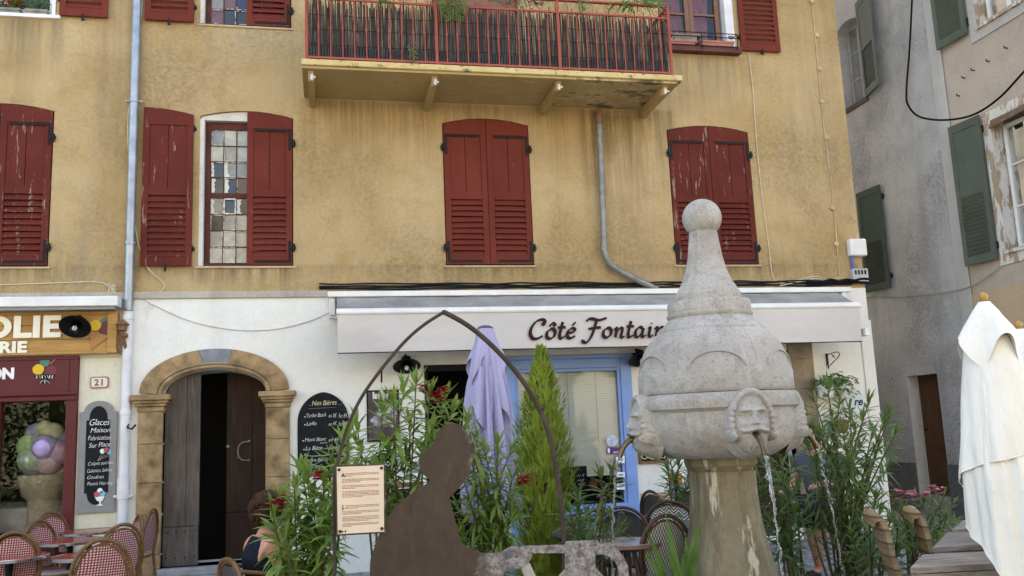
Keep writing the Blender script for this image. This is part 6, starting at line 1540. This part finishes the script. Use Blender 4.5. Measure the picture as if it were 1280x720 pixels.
# ------------------------------------------------------------------ wicker chairs (tan, banded)
n = Nt('banded_wicker'); sp = n.n('ShaderNodeSeparateXYZ'); n.lk(n.co, sp.inputs[0]); wv = n.math('SINE', n.math('MULTIPLY', sp.outputs[2], 72.0)); f2 = n.math('SINE', n.math('MULTIPLY', sp.outputs[2], 420.0))
n.col(n.mix(n.ramp(wv,.75,.95), n.mix(n.ramp(n.noise(9,4),.3,.7),(.20,.125,.06),(.33,.22,.115)), (.11,.065,.03))); n.rough(.7); n.bump(wv,.5,.008); n.bump(f2,.4,.003); WICK = n.m
def wicker_chair(loc, rz, label):
    t = empty('wicker_chair', (0,0,0), label, 'chair', 'tan wicker chairs'); mb = MB()
    w = .23; rows = [(-.20,.40),(-.235,.52),(-.27,.66),(-.285,.80),(-.30,.89),(-.335,.935),(-.375,.925),(-.385,.895)]; vs = []; na = 10
    for y, z in rows:
        for i in range(na+1): u = i/na*2-1; vs.append((w*u*(1-.12*max(0,z-.8)/.13), y+.05*u*u, z-.03*u*u))
    k = len(vs); vs2 = [(x,y-.035 if j < 5*(na+1) else y+.0,z-.0 if j < 5*(na+1) else z-.035) for j,(x,y,z) in enumerate(vs)]
    fs = [(j*(na+1)+i,j*(na+1)+i+1,(j+1)*(na+1)+i+1,(j+1)*(na+1)+i) for j in range(len(rows)-1) for i in range(na)]
    mb.add(vs+vs2, fs+[tuple(reversed([q+k for q in f])) for f in fs])
    b1 = list(range(0,k,na+1)); b2 = list(range(na,k,na+1)); mb.add([], [])
    mb.f += [(b1[i],b1[i+1],b1[i+1]+k,b1[i]+k) for i in range(len(b1)-1)]+[(b2[i]+k,b2[i+1]+k,b2[i+1],b2[i]) for i in range(len(b2)-1)]; mb.mi += [0]*(2*len(rows)-2)
    mb.build('backrest', WICK, t, smooth=60)
    mb = MB(); mb.box(-.23,.23,-.22,.22,.40,.45); mb.build('seat', WICK, t, bevel=.02)
    for x in (-.2,.2):
        for y in (-.2,.2): mb = MB(); mb.tube([(x*1.08,y*1.1,0),(x,y,.40)], .02, 8); mb.build('leg', WICK, t)
    t.location = loc; t.rotation_euler = (0,0,rz); return t
p = FZ(1128,702,.60); wicker_chair((p.x+.58,p.y+.10,0), rad(-122), 'tan wicker chair with curled back at the nearest weathered table')
p = at(1108,672,6.0); wicker_chair((p.x+.36,p.y+.10,0), rad(-118), 'tan wicker chair half hidden by oleander leaves')

# ------------------------------------------------------------------ bistro chairs
def weave(name, c1, c2, sc_=55, mode='dots'):
    n = Nt(name); sp = n.n('ShaderNodeSeparateXYZ'); n.lk(n.co, sp.inputs[0])
    u = n.math('MULTIPLY', n.math('ADD', sp.outputs[0], n.math('ADD', sp.outputs[2], sp.outputs[1])), sc_*PI); v = n.math('MULTIPLY', n.math('SUBTRACT', sp.outputs[0], n.math('ADD', sp.outputs[2], n.math('MULTIPLY', sp.outputs[1], -1.0))), sc_*PI)
    if mode == 'dots': f = n.math('MULTIPLY', n.math('SINE', u), n.math('SINE', v)); k = n.ramp(f, .22, .42)
    elif mode == 'chev':
        a = n.math('PINGPONG', sp.outputs[0], .045); f = n.math('SINE', n.math('MULTIPLY', n.math('ADD', n.math('ADD', sp.outputs[2], sp.outputs[1]), a), 210.0)); k = n.ramp(f, -.1, .1)
    else: f = n.math('MULTIPLY', n.math('SINE', n.math('MULTIPLY', sp.outputs[0], 300.0)), n.math('SINE', n.math('MULTIPLY', sp.outputs[2], 130.0))); k = n.ramp(f, -.3, .5)
    n.col(n.mix(k, c1, c2)); n.rough(.6); n.bump(f, .4, .003); return n.m
WV_R = weave('red_white_weave', (.21,.025,.032), (.62,.55,.50), 52); WV_C = weave('black_white_chevron_weave', (.03,.03,.035), (.62,.6,.55), 50, 'chev'); WV_G = weave('grey_black_weave', (.05,.05,.05), (.42,.41,.37), 50, 'g'); WV_K = weave('dark_weave', (.02,.018,.018), (.07,.06,.055), 50, 'g')
BAMB = simple('brown_bamboo', (.17,.085,.030), .4, .5, 14, .15, 40); BAMD = simple('dark_bamboo', (.085,.045,.028), .4, .5, 14, .15, 40)
def bistro_chair(loc, rz, label, wv, bam, arms=False, group=None, w=.19, hb=.92, tilt=.10):
    t = empty('bistro_chair', (0,0,0), label, 'chair', group)
    yb = -.19; oval = []
    for i in range(21):
        a = rad(-60+300*i/20) if False else PI*(-.18+1.36*i/20); x = w*1.06*math.cos(a); z = .66+(hb-.66)*math.sin(a) if math.sin(a) > 0 else .66+.30*math.sin(a)
        oval.append(V((x, yb-(z-.45)*tilt*1.2, z)))
    mb = MB(); path = [V((w*1.05,yb-.05,0)),V((w*1.0,yb,.42))]+oval+[V((-w*1.0,yb,.42)),V((-w*1.05,yb-.05,0))]
    mb.tube(catmull(path,3), .0155, 8); mb.build('back_frame', bam, t, smooth=60)
    inner = [V((p.x*.86, p.y+.004, .66+(p.z-.66)*.86)) for p in oval]; mb = MB(); mb.tube(catmull(inner,2), .010, 6, closed=False); mb.build('inner_hoop', bam, t, smooth=60)
    mb = MB(); lo = .50; vs = []; nu, nv = 12, 14
    for j in range(nv+1):
        z = lo+(hb-.045-lo)*j/nv; s_ = (z-.66)/((hb-.03)-.66) if z > .66 else (z-.66)/.32; hw = w*.93*math.sqrt(max(0,1-min(1,abs(s_))**2)); hw = max(hw,.02)
        for i in range(nu+1): u = i/nu*2-1; vs.append((hw*u, yb-(z-.45)*tilt*1.2+.012-.02*(1-u*u), z))
    k = len(vs); vs += [(x,y-.008,z) for x,y,z in vs]; fs = [(j*(nu+1)+i,j*(nu+1)+i+1,(j+1)*(nu+1)+i+1,(j+1)*(nu+1)+i) for j in range(nv) for i in range(nu)]
    mb.add(vs, fs+[tuple(reversed([q+k for q in f])) for f in fs]); mb.build('backrest', wv, t, smooth=60)
    mb = MB(); mb.lathe([(.02,.432),(.19,.432),(.205,.445),(.205,.458),(.19,.466),(.02,.460)], 28, (0,0,0)); mb.build('seat', wv, t, smooth=40)
    mb = MB(); mb.tube([(.208*math.cos(a),.208*math.sin(a),.447) for a in [2*PI*i/28 for i in range(28)]], .015, 7, closed=True); mb.build('seat_frame', bam, t, smooth=60)
    for s in (-1,1): mb = MB(); mb.tube([(s*.17,.20,0),(s*.145,.16,.44)], .0145, 8); mb.build('leg', bam, t, smooth=60)
    mb = MB()
    for s in (-1,1): mb.tube([(s*.16,.185,.2),(s*w*1.03,yb-.03,.2)], .009, 6)
    mb.tube([(-.165,.19,.24),(.165,.19,.24)], .009, 6); mb.tube(catmull([(-.15,.165,.40),(-.08,.18,.30),(0,.182,.27),(.08,.18,.30),(.15,.165,.40)],4), .009, 6); mb.build('stretcher', bam, t, smooth=60)
    if arms:
        for s in (-1,1): mb = MB(); mb.tube(catmull([(s*w*1.05,yb-.03,.74),(s*(w+.07),.0,.70),(s*(w+.06),.17,.66),(s*(w+.0),.20,.56),(s*.15,.17,.45)],6), .0145, 7); mb.build('arm', bam, t, smooth=60)
    t.location = loc; t.rotation_euler = (0,0,rz); return t
def chair_px(px, py, d, rz, label, wv=None, bam=None, **k):
    """(px,py) = the middle of the chair's back at height .72"""
    p = at(px,py,d); off = V((0,-.23,0)); c_, s_ = math.cos(rz), math.sin(rz)
    loc = (p.x-(off.x*c_-off.y*s_), p.y-(off.x*s_+off.y*c_), 0); return bistro_chair(loc, rz, label, wv or WV_R, bam or BAMB, **k)
def hgt_dist(py, px, z):      # distance at which a thing of height z is seen at this row
    d = ray(px,py); return (z-CAMP.z)/d.z
GR = 'red and white woven bistro chairs outside the ice cream shop'
chair_px(17,696,hgt_dist(666,17,.92)*1.0,rad(6),'red woven bistro chair at the picture corner, back to the camera',group=GR)
chair_px(48,692,hgt_dist(652,48,.92),rad(-120),'red woven bistro chair facing right behind the nearest corner table',group=GR)
chair_px(63,668,hgt_dist(641,62,.92),rad(-130),'red woven bistro chair close to the burgundy shop window',group=GR)
chair_px(127,706,hgt_dist(675,127,.92),rad(12),'nearest red woven bistro chair in the middle, back fully visible',group=GR)
chair_px(152,684,hgt_dist(656,152,.92),rad(40),'red woven bistro chair just behind the nearest middle one',group=GR)
chair_px(172,662,hgt_dist(645,172,.92),rad(115),'red woven bistro chair standing between the downpipe and stone pilaster',group=GR)
chair_px(189,665,hgt_dist(637,189,.92),rad(80),'red woven bistro chair at the stone pilaster foot, seen edge on',group=GR)
RTOP = simple('red_tabletop', (.33,.055,.045), .18, .12, 5, 0); CHR = simple('chrome_rim', (.6,.6,.6), .18, .1, 5, 0, 60, 1.0)
def cafe_table(px, py, zt, R_, label, top, rim, leg, group=None, bistro=True):
    p = FZ(px,py,zt); t = empty('cafe_table', (p.x,p.y,0), label, 'table', group); c = (p.x,p.y,0)
    mb = MB(); mb.lathe([(.02,zt-.02),(R_-.006,zt-.02),(R_-.006,zt-.0),(.02,zt+.0015)], 48, c); mb.build('tabletop', top, t, smooth=30)
    mb = MB(); mb.lathe([(R_-.005,zt-.026),(R_+.004,zt-.024),(R_+.005,zt-.002),(R_-.002,zt+.003),(R_-.007,zt+.0005)], 48, c, capb=False, capt=False); mb.build('rim', rim, t, smooth=50)
    mb = MB(); mb.tube([(p.x,p.y,.03),(p.x,p.y,zt-.02)], .028, 12); mb.build('pedestal', leg, t, smooth=60)
    for i in range(3 if bistro else 4):
        a = 2*PI*i/(3 if bistro else 4)+.5; mb = MB()
        if bistro: mb.tube(catmull([(p.x,p.y,.12),(p.x+.14*math.cos(a),p.y+.14*math.sin(a),.08),(p.x+.26*math.cos(a),p.y+.26*math.sin(a),.015)],4), .018, 8)
        else: mb.tube([(p.x+.06*math.cos(a),p.y+.06*math.sin(a),zt-.03),(p.x+.24*math.cos(a),p.y+.24*math.sin(a),0)], .017, 8)
        mb.build('leg', leg, t, smooth=60)
GT = 'red bistro tables outside the ice cream shop'
cafe_table(12,696,.73,.29,'red round cafe table cut by the picture edge',RTOP,CHR,BLK,GT)
cafe_table(88,675.5,.73,.29,'red round cafe table in the middle of the red chairs',RTOP,CHR,BLK,GT)
cafe_table(112,663.5,.73,.29,'red round cafe table nearest the slate menu board',RTOP,CHR,BLK,GT)
cafe_table(106,694,.73,.25,'red round cafe table behind the nearest middle chair',RTOP,CHR,BLK,GT)
# tables and chairs between conifer and fountain
MARB = simple('marble_top', (.50,.45,.42), .2, .25, 6, 0); GRTOP = simple('grey_tabletop', (.10,.105,.11), .3, .2, 6, 0)
cafe_table(783,677,.73,.27,'round pale marble table with brown legs by the fountain',MARB,simple('brown_rim',(.2,.11,.08),.4),BAMD,None,False)
cafe_table(883,655,.73,.36,'dark grey round table behind the fountain column',GRTOP,GRTOP,BLK)
cafe_table(700,650,.73,.34,'dark grey round table behind the conifer',GRTOP,GRTOP,BLK)
cafe_table(735,664,.73,.30,'small grey table half hidden by the oleander tufts',GRTOP,GRTOP,BLK)
GD = 'dark cane chairs on the cafe terrace'
chair_px(833,688,6.5,rad(10),'oval backed cane chair with grey weave next to the marble table',WV_G,BAMD,group=GD,w=.2)
chair_px(838,662,8.3,rad(170),'cane armchair with black and white chevron weave',WV_C,BAMD,arms=True,group=GD,w=.22,hb=.86)
chair_px(816,640,8.9,rad(-75),'dark cane armchair before the pink dado',WV_K,BAMD,arms=True,group=GD,w=.21)
chair_px(778,661,7.7,rad(165),'cane chair with round dark back between marble table and oleander',WV_K,BAMD,group=GD,w=.21,hb=.88)
chair_px(752,640,8.9,rad(70),'dark cane chair in front of the blue shop panel',WV_K,BAMD,arms=True,group=GD,w=.2)
chair_px(868,650,9.2,rad(200),'dark cane chair half behind the fountain column',WV_K,BAMD,group=GD,w=.2)
chair_px(983,660,9.0,rad(60),'dark cane chair right of the fountain column',WV_K,BAMD,arms=True,group=GD,w=.2)
# grey gas heater pipe with orange cap behind the armchairs
GP = empty('standing_heater', (at(845,600,9.8).x,at(845,600,9.8).y,0), 'grey upright heater tube with an orange top behind the terrace chairs', 'heater'); c = GP.location
z1 = at(846,592,9.8).z; mb = MB(); mb.tube([(c.x,c.y,.15),(c.x,c.y,z1-.1)], .085, 16); mb.tube([(c.x,c.y,0),(c.x,c.y,.15)], .16, 16); mb.build('tube', ZINCD, GP, smooth=40)
mb = MB(); mb.tube([(c.x,c.y,z1-.1),(c.x,c.y,z1)], .07, 14); mb.build('top', simple('orange_plastic', (.55,.16,.03), .5), GP, smooth=40)
mb = MB(); mb.tube([(c.x,c.y,z1-.3),(c.x,c.y,z1-.27)], .09, 16); mb.build('band', WMET, GP, smooth=40)
# small brown stand behind the steel figure
WS = empty('wooden_stand', at(505,610,8.6), 'brown wooden menu stand behind the steel bonnet', 'stand'); WS.location.z = 0; p = WS.location; zz = at(505,603,8.6).z
mb = MB()
for dx in (-.16,.16): mb.box(p.x+dx-.025,p.x+dx+.025,p.y-.02,p.y+.02,0,zz-.0505)
mb.box(p.x-.19,p.x+.19,p.y-.025,p.y+.025,zz-.05,zz); mb.box(p.x-.134,p.x+.134,p.y-.01,p.y+.01,.3,.36); mb.build('frame', PINED, WS, bevel=.004)
mb = MB(); mb.box(p.x-.13,p.x+.13,p.y-.005,p.y+.01,.37,zz-.06); mb.build('board', CHALK, WS)
NT = empty('wall_notice', F(520,575,-.03), 'white paper notice on the wall below the oleander leaves', 'notice'); a, b = F(513,560,-.03), F(531,596,-.03)
mb = MB(); mb.box(a.x,b.x,-.03,-.0205,b.z,a.z); mb.build('paper', WHITEP, NT); mb = MB(); mb.box(a.x+.02,b.x-.02,-.032,-.0302,b.z+.05,a.z-.16); mb.build('picture', simple('grey_print', (.3,.32,.36)), NT)

# ------------------------------------------------------------------ people
def skin_body(name, joints, edges, mat, parent, root_i=0, sub=2):
    me = bpy.data.meshes.new(name); me.from_pydata([j[0] for j in joints], edges, []); o = bpy.data.objects.new(name, me); C.objects.link(o)
    o.modifiers.new('skin','SKIN'); s2 = o.modifiers.new('sub','SUBSURF'); s2.levels = s2.render_levels = sub
    for i, j in enumerate(joints):
        sv = me.skin_vertices[0].data[i]; rr = j[1]; sv.radius = rr if isinstance(rr, tuple) else (rr, rr); sv.use_root = (i == root_i)
    dg = bpy.context.evaluated_depsgraph_get(); nm = bpy.data.meshes.new_from_object(o.evaluated_get(dg)); bpy.data.objects.remove(o)
    mb = MB(); mb.add([v.co for v in nm.vertices], [tuple(p.vertices) for p in nm.polygons]); bpy.data.meshes.remove(nm)
    return mb
def head_mesh(mb, c, r_, yaw, pitch=0):
    """head with brow, eye hollows, nose, lips, chin and ears; faces local +y turned by yaw"""
    st = len(mb.v); seg, ring = 36, 28; vs = []; fs = []
    for i in range(ring+1):
        ph = PI*i/ring
        for j in range(seg):
            t = 2*PI*j/seg; x = math.sin(ph)*math.cos(t); y = math.sin(ph)*math.sin(t); z = -math.cos(ph)
            fx, fz = x, z; wd = .78-.14*max(0,-z); p = V((x*wd, y*.95, z*1.16))
            if y > 0:
                g = lambda cx_,cz_,sx_,sz_: math.exp(-((fx-cx_)/sx_)**2-((fz-cz_)/sz_)**2)
                p.y += .20*g(0,-.12,.12,.2)+.07*g(0,.2,.5,.1)-.07*(g(.33,.05,.17,.1)+g(-.33,.05,.17,.1))+.06*g(0,-.45,.25,.06)+.06*g(0,-.56,.22,.06)+.08*g(0,-.85,.3,.15)
            vs.append(p*r_)
    for i in range(ring):
        for j in range(seg): fs.append((i*seg+j,i*seg+(j+1) % seg,(i+1)*seg+(j+1) % seg,(i+1)*seg+j))
    mb.add(vs, fs)
    for s in (-1,1): mb.sphere((s*.80*r_,-.05*r_,-.05*r_), r_*.24, 10, 8, .4, .7, 1)
    mb.xf(M.Translation(c) @ M.Rotation(yaw,4,'Z') @ M.Rotation(pitch,4,'X'), st)
def hand_mesh(mb, wrist, d, palm_n, L=.17):
    """palm with four fingers and a side thumb, slightly curled"""
    d = V(d).normalized(); n_ = V(palm_n); n_ = (n_-d*n_.dot(d)).normalized(); s_ = d.cross(n_)
    w = V(wrist); mb.tube([w, w+d*.03, w+d*.07, w+d*.085], [.024,.034,.037,.03], 10, flat=.5)
    for i, (o_, ln) in enumerate(((-.028,.062),(-.010,.075),(.009,.07),(.027,.055))):
        b = w+d*.078+s_*o_; k1 = b+d*ln*.45+n_*.006; k2 = k1+d*ln*.3+n_*ln*.2; k3 = k2+d*ln*.2+n_*ln*.25; mb.tube([b,k1,k2,k3], [.0095,.009,.008,.006], 7)
    b = w+d*.025-s_*.03; mb.tube([b, b+d*.03-s_*.022+n_*.008, b+d*.058-s_*.026+n_*.02], [.012,.0105,.007], 7)
# seated woman, seen from behind and to the side
hd = at(337,634,6.25); W0 = V((hd.x, hd.y, 0)); WM = empty('person', W0, 'seated woman with curly brown hair and navy sleeveless top, back to the camera', 'person')
fwd = V((.90,.42,0)).normalized(); lat = V((fwd.y,-fwd.x,0)); zz = V((0,0,1)); hp = W0-fwd*.10+zz*.50
hz = hd.z-.01; neck = W0+zz*(hz-.13)+fwd*-.03
def LF(f_,l_,z_): return W0+fwd*f_+lat*l_+zz*z_
J = [(LF(-.08,0,.50),(.15,.13)),(LF(-.09,0,.68),(.125,.11)),(LF(-.07,0,.86),(.14,.105)),(LF(-.03,0,hz-.20),(.085,.07)),(LF(-.01,0,hz-.10),.052),
     (LF(-.06,.17,hz-.235),.056),(LF(.05,.22,hz-.47),.043),(LF(.27,.14,hz-.50),.036),(LF(-.06,-.17,hz-.235),.056),(LF(.06,-.22,hz-.46),.043),(LF(.28,-.12,hz-.48),.036),
     (LF(.02,.10,.50),.095),(LF(.42,.10,.56),.068),(LF(.46,.08,.30),.055),(LF(.42,.08,.06),.04),(LF(.54,.08,.035),.035),
     (LF(.02,-.10,.50),.095),(LF(.44,-.06,.58),.068),(LF(.58,.02,.32),.055),(LF(.62,.06,.12),.04),(LF(.72,.06,.07),.035)]
E_ = [(0,1),(1,2),(2,3),(3,4),(2,5),(5,6),(6,7),(2,8),(8,9),(9,10),(0,11),(11,12),(12,13),(13,14),(14,15),(0,16),(16,17),(17,18),(18,19),(19,20)]
mb = skin_body('body', J, E_, SKIN, WM); yaw = math.atan2(fwd.y,fwd.x)-PI/2; head_mesh(mb, V((hd.x,hd.y,hz)), .098, yaw); 
hand_mesh(mb, LF(.28,.13,hz-.50), fwd*1+lat*-.3, (0,0,-1)); hand_mesh(mb, LF(.29,-.11,hz-.48), fwd*1+lat*.3, (0,0,-1)); mb.build('body', SKIN, WM, smooth=80)
J2 = [(LF(-.08,0,.47),(.175,.15)),(LF(-.09,0,.68),(.145,.125)),(LF(-.07,0,.84),(.155,.12)),(LF(-.045,0,hz-.205),(.10,.08)),(LF(.03,.10,.51),.115),(LF(.40,.09,.57),.095),(LF(.03,-.10,.51),.115),(LF(.42,-.06,.59),.095),(LF(-.06,.15,hz-.235),.068),(LF(-.06,-.15,hz-.235),.068)]
mb = skin_body('dress', J2, [(0,1),(1,2),(2,3),(0,4),(4,5),(0,6),(6,7),(2,8),(2,9)], DARK, WM); mb.build('navy_dress', simple('navy_cloth', (.010,.012,.022), .9, .3, 9, .2, 90), WM, smooth=80)
mb = MB(); rr = random.Random(6); hc = V((hd.x,hd.y,hz+.012))-fwd*.012
mb.sphere(hc, .115, 20, 14, 1, 1, 1.05)
for i in range(420):
    a = rr.uniform(0,6.28); u = rr.uniform(-.75,1); s_ = math.sqrt(1-u*u); d = V((s_*math.cos(a),s_*math.sin(a),u))
    if d.dot(fwd) > .55 and u < .5: continue
    p = hc+d*.112*(1.0+.05*rr.random()); e = d.cross(V((.3,.2,1))).normalized(); g_ = d.cross(e); R_ = rr.uniform(.012,.02)
    mb.tube([p+(e*math.cos(t*1.5)+g_*math.sin(t*1.5))*R_+d*(.004*t)-V((0,0,.004*t)) for t in range(6)], [.006,.007,.007,.006,.005,.003], 5)
mb.build('hair', HAIRB, WM, smooth=80)
cw = W0-fwd*.06; bistro_chair((cw.x,cw.y,0), yaw, 'brown cane armchair under the seated woman', WV_K, BAMB, arms=True, w=.215, hb=.80)
# standing man behind the oleander, head turned to the left
md = 8.95; mh = at(1014,548,md); MN0 = V((mh.x,mh.y,0)); MP = empty('person', MN0, 'standing man in grey t-shirt and dark shorts behind the large oleander', 'person')
fwd = V((-.80,-.45,0)).normalized(); lat = V((fwd.y,-fwd.x,0)); hz = mh.z
def LF(f_,l_,z_): return MN0+fwd*f_+lat*l_+zz*z_
k_ = hz/1.62
J = [(LF(-.10,0,.93*k_),(.16,.12)),(LF(-.12,0,1.10*k_),(.15,.11)),(LF(-.11,0,1.30*k_),(.175,.12)),(LF(-.06,0,1.44*k_),(.09,.075)),(LF(-.02,0,1.52*k_),.056),
     (LF(-.10,.22,1.38*k_),.062),(LF(-.12,.29,1.10*k_),.047),(LF(.12,.24,1.02*k_),.038),(LF(-.10,-.22,1.38*k_),.062),(LF(-.04,-.28,1.10*k_),.047),(LF(.20,-.18,1.10*k_),.038),
     (LF(-.10,.10,.86*k_),.095),(LF(-.04,.11,.48*k_),.068),(LF(-.10,.11,.27*k_),.062),(LF(-.12,.11,.08*k_),.042),(LF(.03,.12,.04),.042),
     (LF(-.10,-.10,.86*k_),.095),(LF(-.10,-.11,.48*k_),.068),(LF(-.22,-.11,.28*k_),.062),(LF(-.32,-.11,.10*k_),.042),(LF(-.19,-.12,.04),.042)]
mb = skin_body('body', J, E_, SKIN, MP); yaw = math.atan2(fwd.y,fwd.x)-PI/2; head_mesh(mb, V((mh.x,mh.y,hz)), .100, yaw+.3, -.35)
hand_mesh(mb, LF(.13,.24,1.02*k_), fwd, (0,0,-1)); hand_mesh(mb, LF(.21,-.18,1.10*k_), fwd+lat*.3, (0,0,-1)); mb.build('body', SKIN, MP, smooth=80)
J2 = [(LF(-.10,0,.88*k_),(.19,.15)),(LF(-.12,0,1.10*k_),(.18,.135)),(LF(-.11,0,1.30*k_),(.20,.14)),(LF(-.07,0,1.42*k_),(.12,.095)),(LF(-.10,.21,1.375*k_),.085),(LF(-.115,.265,1.20*k_),.075),(LF(-.10,-.21,1.375*k_),.085),(LF(-.06,-.265,1.20*k_),.075)]
mb = skin_body('shirt', J2, [(0,1),(1,2),(2,3),(2,4),(4,5),(2,6),(6,7)], DARK, MP); mb.build('grey_tshirt', simple('grey_jersey', (.10,.105,.125), .95, .15, 9, .2, 90), MP, smooth=80)
J3 = [(LF(-.10,0,.92*k_),(.18,.145)),(LF(-.10,.10,.84*k_),.125),(LF(-.05,.11,.52*k_),.100),(LF(-.10,-.10,.84*k_),.125),(LF(-.10,-.11,.52*k_),.100)]
mb = skin_body('shorts', J3, [(0,1),(1,2),(0,3),(3,4)], DARK, MP); mb.build('dark_shorts', simple('dark_shorts_cloth', (.03,.032,.04), .95), MP, smooth=80)
mb = MB(); hc = V((mh.x,mh.y,hz+.022))-fwd*.018; mb.sphere(hc, .104, 22, 16, .92, .98, 1.1)
for i in range(160):
    a = rr.uniform(0,6.28); u = rr.uniform(-.2,1); s_ = math.sqrt(1-u*u); d = V((s_*math.cos(a),s_*math.sin(a),u))
    if d.dot(fwd) > .4 and u < .55: continue
    mb.tube([hc+d*.1, hc+d*.112+V((rr.uniform(-.01,.01),rr.uniform(-.01,.01),0)), hc+d*.112+V((rr.uniform(-.02,.02),rr.uniform(-.02,.02),-.012))], [.009,.008,.003], 5)
mb.build('hair', HAIRD, MP, smooth=80)
for s, sole in ((1,(.03,.12)),(-1,(-.19,-.12))):
    p = LF(sole[0]-.05,sole[1],0); mb = MB(); mb.tube([p-fwd*.07+zz*.03,p+zz*.035,p+fwd*.09+zz*.03,p+fwd*.15+zz*.025], [.04,.048,.046,.025], 10); mb.build('shoe', simple('dark_shoe', (.03,.03,.03)), MP, smooth=60)
# ------------------------------------------------------------------ the sunlit side of the square behind the viewer (lights the shade, seen in panes)
OP = empty('opposite_house', (0,-32,0), 'pale sunlit house row across the square behind the viewer', 'house')
hs = [rect(-24+i*4.2,-22.7+i*4.2,4+3.4*j,6+3.4*j) for i in range(12) for j in range(3)]
mb = MB(); mb.panel([(-28,0),(30,0),(30,14),(-28,14)], hs, 0, -.3); mb.xf(M.Translation((0,-32,0))); mb.build('wall', stucco('pale_opposite_wall', (.50,.45,.37), (.56,.51,.43), (.42,.36,.29), (.38,.33,.27), .2, False), OP)
mb = MB(); mb.box(-28,30,-33,-32.5,0,14); mb.build('inner_wall', DARK, OP)

# plane trees across the square, mirrored in the panes
def plane_tree(x, y, h, label, seed):
    rr = random.Random(seed); t = empty('plane_tree', (x,y,0), label, 'tree', 'plane trees across the square'); mb = MB()
    mb.tube([(x,y,0),(x+.1,y,h*.35),(x,y+.1,h*.6)], [.3,.24,.16], 10); lim = []
    for i in range(7):
        a = i*.9; e = V((x+2.1*math.cos(a),y+2.1*math.sin(a),h*(.62+.05*(i % 3)))); lim.append(e); mb.tube(catmull([V((x,y,h*.36)),V((x,y,h*.45)).lerp(e,.5),e],4), .07, 6)
    mb.build('trunk', BARK, t, smooth=60); mb = MB()
    for i in range(2600):
        u = rr.random(); cc = rr.choice(lim).lerp(V((x,y,h*.75)),rr.random()); d = V((rr.gauss(0,1),rr.gauss(0,1),rr.gauss(0,.8))); d.normalize(); p = cc+d*1.6*rr.random()**.4
        leaf_geo(mb, p, V((rr.uniform(-1,1),rr.uniform(-1,1),rr.uniform(-.8,.3))), V((0,0,1)), .34, .26, .5)
    mb.build('crown', LEAFB, t)
plane_tree(-9.5,-23,8.5,'broad plane tree across the square, mirrored in the ice cream shop pane',1)
plane_tree(9.5,-24,8.0,'broad plane tree across the square, mirrored in the cafe window',2)
plane_tree(1.5,-25,9.0,'tallest plane tree in the middle of the far side of the square',3)

HG = empty('backdrop', (-11,-20,0), 'unseen dark leafy hedge across the square, mirrored in the ice cream shop pane', 'backdrop'); mb = MB(); rr = random.Random(8)  # unseen leaf screen, added to darken what the shop pane reflects
for i in range(5200):
    p = V((rr.uniform(-16,-5.5), -20+rr.uniform(-.3,.7)*(1 if rr.random() < .3 else 1), rr.uniform(.05,3.3+.3*math.sin(i)))); leaf_geo(mb, p, V((rr.uniform(-1,1),rr.uniform(.0,1),rr.uniform(-.8,.5))), V((0,0,1)), .22, .17, .5)
mb.build('foliage', LEAFD, HG); mb = MB()
for i in range(12): mb.tube([(-15.6+.9*i,-19.9,0),(-15.5+.9*i,-19.9,2.8)], .04, 6)
mb.build('stems', BARK, HG)
